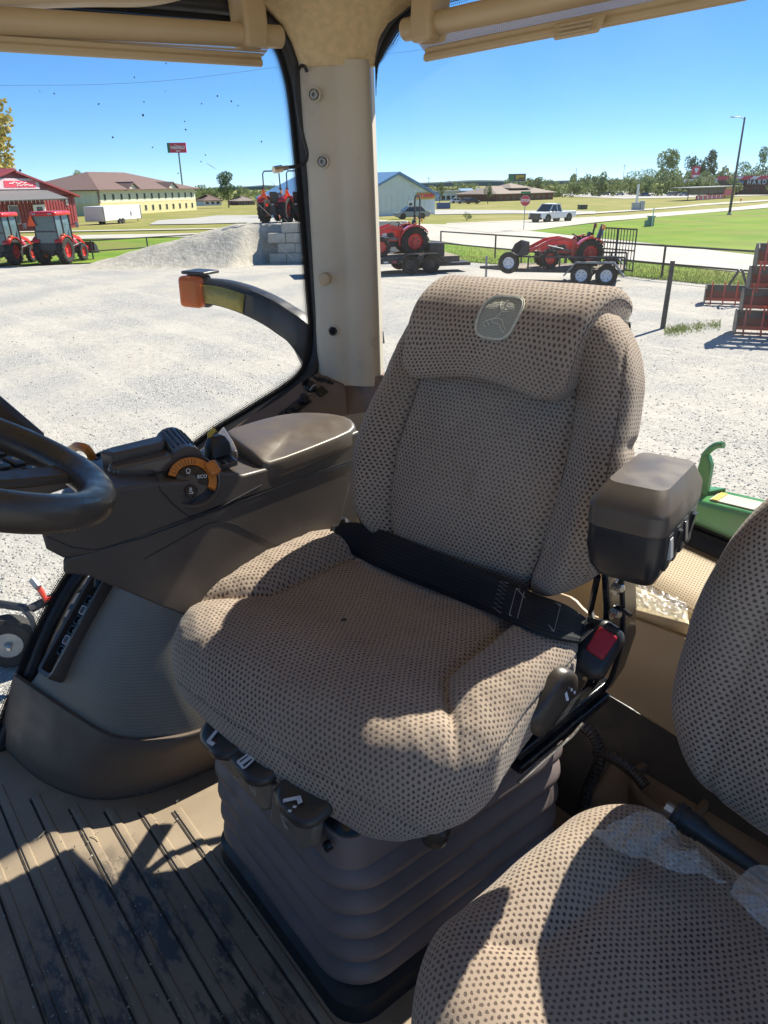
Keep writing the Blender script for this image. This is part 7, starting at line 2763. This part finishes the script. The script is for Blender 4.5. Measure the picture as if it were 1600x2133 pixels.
    if smv:
        x, y, z = smp
        q = .22 * s
        MB().add([(x, y - q, z - q), (x, y + q, z - q), (x, y, z + q * 1.3), (x + .02, y - q, z - q), (x + .02, y + q, z - q), (x + .02, y, z + q * 1.3)], [(0, 2, 1), (3, 4, 5), (0, 1, 4, 3), (1, 2, 5, 4), (2, 0, 3, 5)]).build('slow_triangle', 'smv_orange', t, smooth=0)
    if loader:
        up_ = loader
        for sy in (1, -1):
            y = sy * .46 * s
            m = MB()
            beam(m, [(.60 * kx, y, 1.12 * s), (1.15 * kx, y, 1.24 * s), (1.75 * kx, y, (1.05 + up_ * .2) * s), (2.35 * kx, y, (.55 + up_ * .55) * s), (2.75 * kx, y, (.30 + up_ * .75) * s)], .07 * s, .15 * s)
            m.build('loader_arm', 'red_paint', t, smooth=30)
            m = MB()
            beam(m, [(.70 * kx, y, .45 * s), (.68 * kx, y, 1.20 * s)], .10 * s, .18 * s)
            m.build('loader_post', 'red_paint', t, smooth=0)
            MB().cyl((.78 * kx, y, .72 * s), (1.9 * kx, y, (.80 + up_ * .3) * s), .035 * s, n=8).build('lift_cylinder', 'grey_steel', t)
        bx_, bz_ = 2.75 * kx, (.20 + up_ * .75) * s
        sec = [(0, .52), (-.02, .06), (.06, -.04), (.52, -.06), (.52, -.03), (.10, 0.0), (.04, .08), (.04, .50)]
        bk_ = MB().prism(sec, lambda a_, b_, t_: V(bx_ + a_ * s, t_, bz_ + b_ * s), -.72 * s, .72 * s).build('bucket', 'dark_steel', t, smooth=30)
        for sy in (1, -1):
            MB().prism([(0, .52), (-.02, .06), (.06, -.04), (.50, -.05), (.30, .35)], lambda a_, b_, t_: V(bx_ + a_ * s, t_, bz_ + b_ * s), sy * .72 * s, sy * .70 * s).build('bucket_side', 'dark_steel', bk_, smooth=0)
    return t


g_cab = 'red cab tractors parked on the left'
tractor('red cab tractor with loader left of the pipe fence, orange triangle on its roof', gp(118, 549), hd(.12, 1), True, .66, .45, 1.85, loader=.15, smv=True)
tractor('red cab tractor cut off by the left edge of the view', gp(10, 553), hd(.06, 1), True, .66, .45, 1.85, loader=.15, smv=True)

# gravel ramp with its retaining wall of stone blocks
A_r, B_r = gp(175, 553), gp(612, 546)
er = (B_r - A_r); er.z = 0
Lr = er.length
er.normalize()
pr = V(-er.y, er.x, 0)
if pr.dot(AW) < 0: pr = -pr
Hr = 1.80


def ramp_h(a, v):
    t_ = a / Lr
    up = Hr * min(max(t_ / .74, 0), 1) ** .92
    fw2 = 3.6 * (1 - sm(.78, .90, t_)) + .05
    f_ = sm(-fw2, .15, v) if v < .15 else 1.0
    f_ *= 1 - sm(4.5, 8.0, v)
    end = 1 - sm(Lr + 4.0, Lr + 7.0, a)
    q = V(a, v, 0)
    return up * f_ * end + (.06 * noise.noise(q * .9) + .03 * noise.noise(q * 2.7) + .015 * noise.noise(q * 7)) * min(1, up * f_ * 3)


rm = MB()
nu_, nv_ = 130, 90
a0_, a1_, v0_, v1_ = -.8, Lr + 8, -4.2, 8.4


def ramp_pt(u, v):
    a, w_ = a0_ + (a1_ - a0_) * u, v0_ + (v1_ - v0_) * v
    p = A_r + er * a + pr * w_
    return V(p.x, p.y, terr(p.x, p.y) - .03 + ramp_h(a, w_))


rm.grid(ramp_pt, nu_, nv_)
tag(rm.build('gravel_ramp', 'ramp_dust', smooth=180), kind='structure')
wl_ = thing('block_wall', 'pale stone block retaining wall at the end of the gravel ramp', 'wall', A_r + er * (Lr - .6) + V(0, 0, 0))
bh = .455
blk = None
for row in range(4):
    for cidx in range(7):
        bw_ = .86
        a = Lr - 1.1 + cidx * bw_ + (row % 2) * .43 + .25 * max(0, row - 2)
        p = A_r + er * (a + bw_ / 2) + pr * (-.24 + .03 * (row % 2) + random.uniform(-.015, .015))
        if blk is None:
            blk = MB().box((0, 0, 0), (bw_ - .025, .50, bh - .022))
            bo_ = blk.build('block', 'stone_block', wl_, bevel=.02)
        else:
            bo_ = bo_.copy(); COL.objects.link(bo_)
        bo_.matrix_parent_inverse = wm(wl_).inverted()
        bo_.location = (p.x, p.y, terr(p.x, p.y) + bh * (row + .5))
        bo_.rotation_euler = (random.uniform(-.012, .012), random.uniform(-.012, .012), math.atan2(er.y, er.x) + random.uniform(-.01, .01))
for j, (a, v) in enumerate(((Lr - 1.15, 1.9), (Lr - .05, 2.3))):
    q = A_r + er * a + pr * v
    q.z = terr(q.x, q.y) + Hr - .03
    tractor(('red open tractor with roll bar at the left on top of the gravel ramp', 'red open tractor with roll bar beside the pillar on the ramp top')[j], q, hd(.25, 1), False, .60, .40, 1.7, smv=True)


# ---- trailers
def dual(t, x, y, r, w, rim, out):
    for dx in (-1, 1):
        wheel(t, (x + dx * r * 1.12, y, r), r, w, rim, 0, out)


a, c = gp(786, 574), gp(1000, 566)
ang = math.atan2((c - a).y, (c - a).x)
t = thing('flatbed_trailer', 'black flatbed trailer with wooden deck carrying a red tractor', 'trailer', a, ang)
L = 3.9
k = mpp(a)
dz = 31 * k
MB().box((.3, .95, dz), (L + 2.2, 1.9, .10)).build('deck', 'wood_deck', t, smooth=0)
for y in (-.03, 1.93):
    MB().box((.3, y, dz - .06), (L + 2.2, .06, .22)).build('side_rail', 'dark_steel', t, smooth=0)
for i in range(7):
    MB().box((-1.1 + .36 * i, -.065, dz - .10), (.18, .01, .06)).build('reflective_tape', 'sign_red' if i % 2 else 'sign_white', t, smooth=0)
for y, so_ in ((.0, -1), (1.9, 1)):
    dual(t, 1.75, y + so_ * .02, .37, .24, 'dark_steel', so_)
MB().box((3.0, .95, dz - .30), (1.9, 1.2, .12)).build('tail_frame', 'dark_steel', t, smooth=0)
MB().box((2.45, .5, dz + .28), (.62, .9, .55)).build('tool_box', 'dark_steel', t, bevel=.02)
fd = MB().prism([(-.95, .0), (-.62, .30), (.62, .30), (.95, .0), (.95, .04), (.64, .34), (-.64, .34), (-.95, .04)], lambda p_, q_, s_: V(1.75 + p_, s_, .45 + q_), -.36, -.04)
fd.build('wheel_guard', 'dark_steel', t, smooth=0)
flat_deck = a
q = a + V(math.cos(ang), math.sin(ang), 0) * 1.62 + V(-math.sin(ang), math.cos(ang), 0) * .95
q.z = a.z + dz + .05
tractor('red open tractor with loader on the flatbed trailer', q, ang + math.pi, False, .56, .38, 1.36, loader=.15, smv=False)

a, c = gp(1066, 592), gp(1296, 597)
ang = math.atan2((c - a).y, (c - a).x)
L = (c - a).length
t = thing('utility_trailer', 'black railed utility trailer with ramp gate and white wheels behind the seat', 'trailer', a, ang)
Wt = 1.95
dz = .50
MB().box((L / 2, Wt / 2, dz), (L, Wt, .06)).build('deck', 'wood_deck', t, smooth=0)
for y in (0, Wt):
    MB().box((L / 2, y, dz - .03), (L, .07, .12)).build('bed_rail', 'dark_steel', t, smooth=0)
    MB().box((L / 2, y, dz + .42), (L, .06, .06)).build('top_rail', 'dark_steel', t, smooth=0)
    n_ = 7
    for i in range(n_ + 1):
        MB().box((L * i / n_, y, dz + .2), (.05, .05, .42)).build('stake', 'dark_steel', t, smooth=0)
for y in (0, Wt / 2, Wt):
    pass
for i in range(2):
    for z in (dz + .42,):
        MB().box((0, Wt / 2, z), (.06, Wt, .06)).build('front_rail', 'dark_steel', t, smooth=0)
    break
for y, so_ in ((-.20, -1), (Wt + .20, 1)):
    dual(t, L * .745, y, .36, .22, 'sign_white', so_)
    y0, y1 = (y - .14, y + .17) if so_ < 0 else (y - .17, y + .14)
    MB().prism([(-1.0, .35), (-.62, .80), (.62, .80), (1.0, .35), (.95, .33), (.60, .75), (-.60, .75), (-.95, .33)], lambda p_, q_, s_: V(L * .745 + p_, s_, q_), y0, y1).build('wheel_guard', 'grey_steel', t, smooth=0)
# ramp gate swung half open at the rear, two barred leaves
G0, G1 = V(L - .95, 1.25, 0), V(L + .28, .10, 0)
for hx in (0, 1):
    p0, p1 = G0.lerp(G1, hx * .5 + .012), G0.lerp(G1, hx * .5 + .488)
    for q_ in (p0, p1):
        MB().box(q_ + V(0, 0, dz + .62), (.045, .045, 1.35)).build('gate_post', 'dark_steel', t, smooth=0)
    for z in (dz + .0, dz + .62, dz + 1.28):
        MB().tube([p0 + V(0, 0, z), p1 + V(0, 0, z)], .024, 6).build('gate_rail', 'dark_steel', t)
    for i in range(1, 6):
        q_ = p0.lerp(p1, i / 6)
        MB().box(q_ + V(0, 0, dz + .62), (.028, .028, 1.30)).build('gate_bar', 'dark_steel', t, smooth=0)
MB().tube([(0, .2, dz - .05), (-1.3, Wt / 2, dz - .05), (0, Wt - .2, dz - .05)], .05, 8).build('tongue', 'dark_steel', t)
MB().cyl((-1.1, Wt / 2, 0), (-1.1, Wt / 2, dz + .35), .04, n=8).build('jack', 'galvanised', t)
wheel(t, (-.12, -.10, dz + .22), .36, .22, 'sign_white', 0, -1)
q = a + V(math.cos(ang), math.sin(ang), 0) * L * .63 + V(-math.sin(ang), math.cos(ang), 0) * Wt * .5
q.z = a.z + dz + .03
tractor('red sub-compact tractor with raised bucket standing on the railed trailer', q, ang + math.pi + .40, False, .47, .32, 1.35, loader=.60, smv=False, rops=False)
# folded roll bar and blue seat cover behind it
rb0 = thing('folded_roll_bar', 'upright folded roll bar with amber lights and blue seat cover on the railed trailer', 'roll bar', q, ang + math.pi + .40)
for sy in (1, -1):
    MB().tube([(-.28, sy * .34, .45), (-.34, sy * .34, 1.05), (-.40, sy * .34, 1.38)], .035, 8).build('upright', 'dark_steel', rb0)
    MB().box((-.42, sy * .42, 1.30), (.10, .12, .14)).build('warning_light', 'amber', rb0, bevel=.02)
MB().box((-.46, .08, 1.12), (.06, .34, .50), Matrix.Rotation(R_(-16), 3, 'Y')).build('blue_cover', 'blue_cover', rb0, bevel=.02)

# enclosed white trailer
t, L = line_root(220, 467, 296, 462, 'cargo_trailer', 'white enclosed cargo trailer parked before the motel', 'trailer')
k = mpp(gp(250, 466))
H = 37 * k
MB().box((L / 2, 1.5, H * .58), (L, 3.0, H * .78)).build('body', 'white_paint', t, bevel=.08)
dr = MB().box((L * .78, -.02, H * .52), (L * .16, .05, H * .62)).build('door', 'sign_white', t, smooth=0)
MB().box((L * .71, -.06, H * .52), (.12, .05, .5)).build('door_handle', 'dark_steel', dr, smooth=0)
for x in (0, L):
    MB().box((x, -.02, H * .58), (.14, .08, H * .78)).build('corner_post', 'galvanised', t, smooth=0)
for so_, y in ((-1, .02), (1, 2.98)):
    dual(t, L * .42, y, 5.6 * k, .3, 'galvanised', so_)
MB().box((L + .9, 1.5, .55), (1.8, .16, .14)).build('tongue', 'dark_steel', t, smooth=0)
MB().cyl((L + 1.6, 1.5, 0), (L + 1.6, 1.5, 1.1), .06, n=8).build('jack', 'dark_steel', t)


# ---- cars and the pickup
def car(label, p, ang, mat, pickup=False, L=4.6, H=1.5, simple=False, group=None, name='parked_car'):
    t = thing(name, label, 'pickup truck' if pickup else 'car', p, ang, group)
    W_ = 1.9 if pickup else 1.78
    g = .28 if pickup else .20
    if pickup:
        low = [(-L / 2, .50), (-L / 2, 1.0), (-L / 2 + .05, 1.06), (-.30, 1.06), (1.15, 1.08), (L / 2 - .25, 1.02), (L / 2, .88), (L / 2 + .02, .45), (L / 2 - .3, g + .1), (-L / 2 + .2, g + .15)]
        top = [(-.42, 1.05), (-.22, H - .03), (.0, H), (.85, H - .02), (1.55, 1.06)]
    else:
        low = [(-L / 2, .45), (-L / 2 + .02, .85), (-L / 2 + .35, .92), (.9, .92), (L / 2 - .3, .78), (L / 2, .62), (L / 2, .35), (L / 2 - .2, g), (-L / 2 + .2, g)]
        top = [(-1.75, .90), (-1.15, H - .05), (-.3, H), (.5, H - .06), (1.35, .90)]
    hw = W_ / 2
    MB().prism(low, lambda a_, b_, s_: V(a_, s_, b_), -hw, hw).build('body', mat, t, bevel=.06, seg=2)
    tw_ = hw * .86
    gh = MB()
    n_ = len(top)
    gh.add([V(x, -(hw - .05) if z < 1.1 and (i in (0, n_ - 1)) else -tw_ * .9, z) for i, (x, z) in enumerate(top)] + [V(x, (hw - .05) if (i in (0, n_ - 1)) else tw_ * .9, z) for i, (x, z) in enumerate(top)],
           [tuple(range(n_)), tuple(range(2 * n_ - 1, n_ - 1, -1))] + [(i, n_ + i, n_ + i + 1, i + 1) for i in range(n_ - 1)])
    gh.build('cabin', 'dark_glass', t, smooth=0)
    rx = [x for x, z in top[1:4]]
    MB().prism([(rx[0] - .04, top[1][1] - .01), (rx[1], top[2][1] + .025), (rx[2] + .04, top[3][1] - .01), (rx[2], top[3][1] - .07), (rx[0], top[1][1] - .07)], lambda a_, b_, s_: V(a_, s_, b_), -tw_ * .93, tw_ * .93).build('roof', mat, t, smooth=30)
    for sy in (1, -1):
        for i0, i1 in ((0, 1), (4, 3)):
            a_, b_ = V(top[i0][0], sy * (hw - .04), top[i0][1]), V(top[i1][0], sy * tw_ * .92, top[i1][1])
            MB().tube([a_, b_], .05, 6).build('pillar', mat, t)
        xm = (top[1][0] + top[3][0]) / 2
        MB().tube([V(xm, sy * (hw - .03), .95 if not pickup else 1.06), V(xm, sy * tw_ * .92, H - .05)], .045, 6).build('pillar', mat, t)
        MB().box((L / 2 - .12, sy * hw * .72, .86 if pickup else .66), (.14, .34, .16)).build('headlight', 'galvanised', t, bevel=.02)
        MB().box((-L / 2 + .04, sy * hw * .80, .85 if pickup else .76), (.10, .20, .22)).build('tail_light', 'sign_red', t, bevel=.02)
        MB().box((1.15 if pickup else 1.1, sy * (hw + .10), 1.12 if pickup else .95), (.12, .18, .14)).build('mirror', 'car_black' if pickup else mat, t, bevel=.02)
    r = .40 if pickup else .33
    for sy in (1, -1):
        for x in (L / 2 - .98, -L / 2 + 1.1):
            MB().cyl((x, sy * (hw - .30), r), (x, sy * (hw + .005), r), r * 1.18, n=18).build('wheel_arch', 'car_black', t)
            wheel(t, (x, sy * (hw - .09), r), r, .24, 'galvanised', 0, sy)
    gr = MB().box((L / 2 + .015, 0, .72 if pickup else .5), (.06, W_ * (.78 if pickup else .5), .42 if pickup else .16)).build('grille', 'car_black', t, smooth=0)
    if pickup:
        MB().box((-L * .30, 0, 1.062), (L * .36, W_ * .82, .02)).build('bed_floor', 'car_black', t, smooth=0)
        MB().box((L / 2 - .02, 0, .42), (.16, W_ * .96, .20)).build('bumper', 'car_black', t, bevel=.03)
    return t


p = gp(1150, 462)
car('white crew cab pickup truck driving on the road behind the stop sign', p, hd(-1, -.75), 'white_paint', True, 5.4, 1.82, name='pickup_truck')
p = gp(858, 455)
car('silver car parked in front of the pale metal building', p, hd(-1, -.2), 'car_grey', False, 4.7, 1.55)
for u, v, mt, dx, lab in ((1198, 405, 'car_blue', -1, 'blue car far left on the distant highway'), (1238, 405, 'car_red', 1, 'dark red car on the distant highway'), (1262, 407, 'car_grey', 1, 'silver car behind the dark red one on the highway'), (1275, 406, 'car_black', 1, 'black pickup-sized car near the far traffic signals'),
                          (1291, 407, 'white_paint', -1, 'small white car below the far signals'), (1317, 406, 'car_red', 1, 'red car right of the small white car'), (1344, 409, 'car_blue', 1, 'blue truck-like car near the utility cabinet'), (1400, 408, 'white_paint', 1, 'white car leftmost in the far car park row'), (1412, 408, 'car_grey', 1, 'silver car in the middle of the far car park row'), (1423, 408, 'white_paint', -1, 'white car rightmost in the far car park row'),
                          (967, 424, 'car_grey', -1, 'silver car parked by the blue roofed shops'), (984, 424, 'car_black', 1, 'dark car parked by the blue roofed shops'), (952, 423, 'white_paint', 1, 'white car leftmost before the blue roofed shops'), (342, 440, 'white_paint', 1, 'white car parked at the motel entrance')):
    p = gp(u, v)
    car(lab, p, hd(dx, .12), mt, False, 4.7, 1.65, group='cars in the far distance')


# ---- box blades: one lying apart, a stack at the right edge
def box_blade(label, loc, ang, W_=1.8, group=None):
    t = thing('box_blade', label, 'box blade', loc, ang, group)
    side = [(-.38, .05), (-.30, .02), (.34, .02), (.40, .10), (.40, .38), (.30, .50), (-.20, .52), (-.34, .44), (-.40, .25)]
    for sy in (0, 1):
        MB().prism(side, lambda a_, b_, s_: V(s_, a_, b_), sy * W_ - .012, sy * W_ + .012).build('side_plate', 'dark_steel', t, smooth=0, bevel=.004)
    MB().box((W_ / 2, -.02, .44), (W_, .10, .17)).build('tool_bar', 'dark_steel', t, bevel=.01)
    MB().box((W_ / 2, .24, .20), (W_ - .03, .03, .30)).build('rear_blade', 'red_siding', t, smooth=0)
    MB().box((W_ / 2, .18, .10), (W_ - .03, .05, .08)).build('cutting_edge', 'orange_red_paint', t, smooth=0)
    for i in range(5):
        x = W_ * (.10 + .20 * i)
        m = MB()
        P = [V(x, -.06, .62), V(x, -.07, .42), V(x, -.08, .22), V(x, -.14, .06), V(x, -.22, -.01)]
        m.loft([[p_ + V(-.018, -.03, 0), p_ + V(.018, -.03, 0), p_ + V(.018, .03, 0), p_ + V(-.018, .03, 0)] for p_ in P])
        m.build('ripper_tine', 'orange_red_paint', t, smooth=30)
    for sy in (.36, .64):
        MB().tube([(W_ * sy, -.05, .52), (W_ * .5 + (sy - .5) * .3, -.12, .92), (W_ * .5 + (sy - .5) * .3, .1, .92)], .035, 8).build('hitch_mast', 'dark_steel', t) if group is None else None
    return t


p = gp(1466, 632)
box_blade('black and orange box blade lying apart left of the stack', p, hd(1, -.38), 1.6)
p = gp(1528, 694)
for i in range(4):
    q = p + V(0, 0, i * .47) + RG2 * (.07 * i)
    box_blade(('lowest box blade in the stack at the right edge', 'second box blade from the ground in the stack', 'third box blade from the ground in the stack', 'topmost box blade in the stack at the right edge')[i], q, hd(1, -.36), 1.8, 'stacked box blades')

# ---- mower deck parked below the side window
p = gp(70, 1330)
mw = thing('finish_mower', 'dark mower with caster wheel and orange lever seen below the console', 'mower', V(p.x, p.y, GZ), hd(1, .2))
wc_ = WF.z(20, 1335, GZ + .20)
lw = mw.matrix_basis.inverted()


def loc_(pt): return lw @ pt


w0 = MB().lathe([(.09, -.06), (.17, -.07), (.20, -.045), (.20, .045), (.17, .07), (.09, .06)], loc_(wc_), V(.1, -1, 0), 26).build('caster_tyre', 'tyre', mw)
MB().lathe([(.10, -.062), (.105, -.05), (.105, .05), (.10, .066), (.03, .066), (.02, .09), (.005, .09)], loc_(wc_), V(.1, -1, 0), 22).build('caster_rim', 'galvanised', w0)
ycap = loc_(WF.z(48, 1330, GZ + .22))
MB().lathe([(.02, 0), (.02, .03), (.012, .04)], loc_(wc_) + V(.02, -.08, 0), V(.1, -1, 0), 10).build('axle_bolt', 'steel', w0)
fk = [(-60, 1262, .46), (0, 1258, .46), (50, 1266, .46), (70, 1290, .42), (85, 1340, .30)]
MB().tube([loc_(WF.z(u, v, GZ + z)) for u, v, z in fk], .030, 8).build('caster_fork', 'dark_steel', mw)
MB().tube([loc_(WF.z(u, v, GZ + z)) for u, v, z in ((60, 1270, .46), (110, 1245, .48), (180, 1220, .50))], .035, 8).build('arm', 'dark_steel', mw)
MB().tube([loc_(WF.z(u, v, GZ + z)) for u, v, z in ((72, 1212, .62), (88, 1235, .55), (95, 1250, .50), (120, 1245, .50))], .022, 8).build('lever', 'orange_red_paint', mw)
MB().tube([loc_(WF.z(u, v, GZ + z)) for u, v, z in ((67, 1208, .64), (80, 1224, .60))], .026, 8).build('lever_grip', 'galvanised', mw)
dk = [loc_(WF.z(u, v, GZ + .38)) for u, v in ((100, 1260), (150, 1205), (320, 1180), (320, 1300), (180, 1330))]
MB().add(dk + [q - V(0, 0, .25) for q in dk], [tuple(range(5)), tuple(range(9, 4, -1))] + [(i, 5 + i, 5 + (i + 1) % 5, (i + 1) % 5) for i in range(5)]).build('deck', 'dark_steel', mw, bevel=.02)
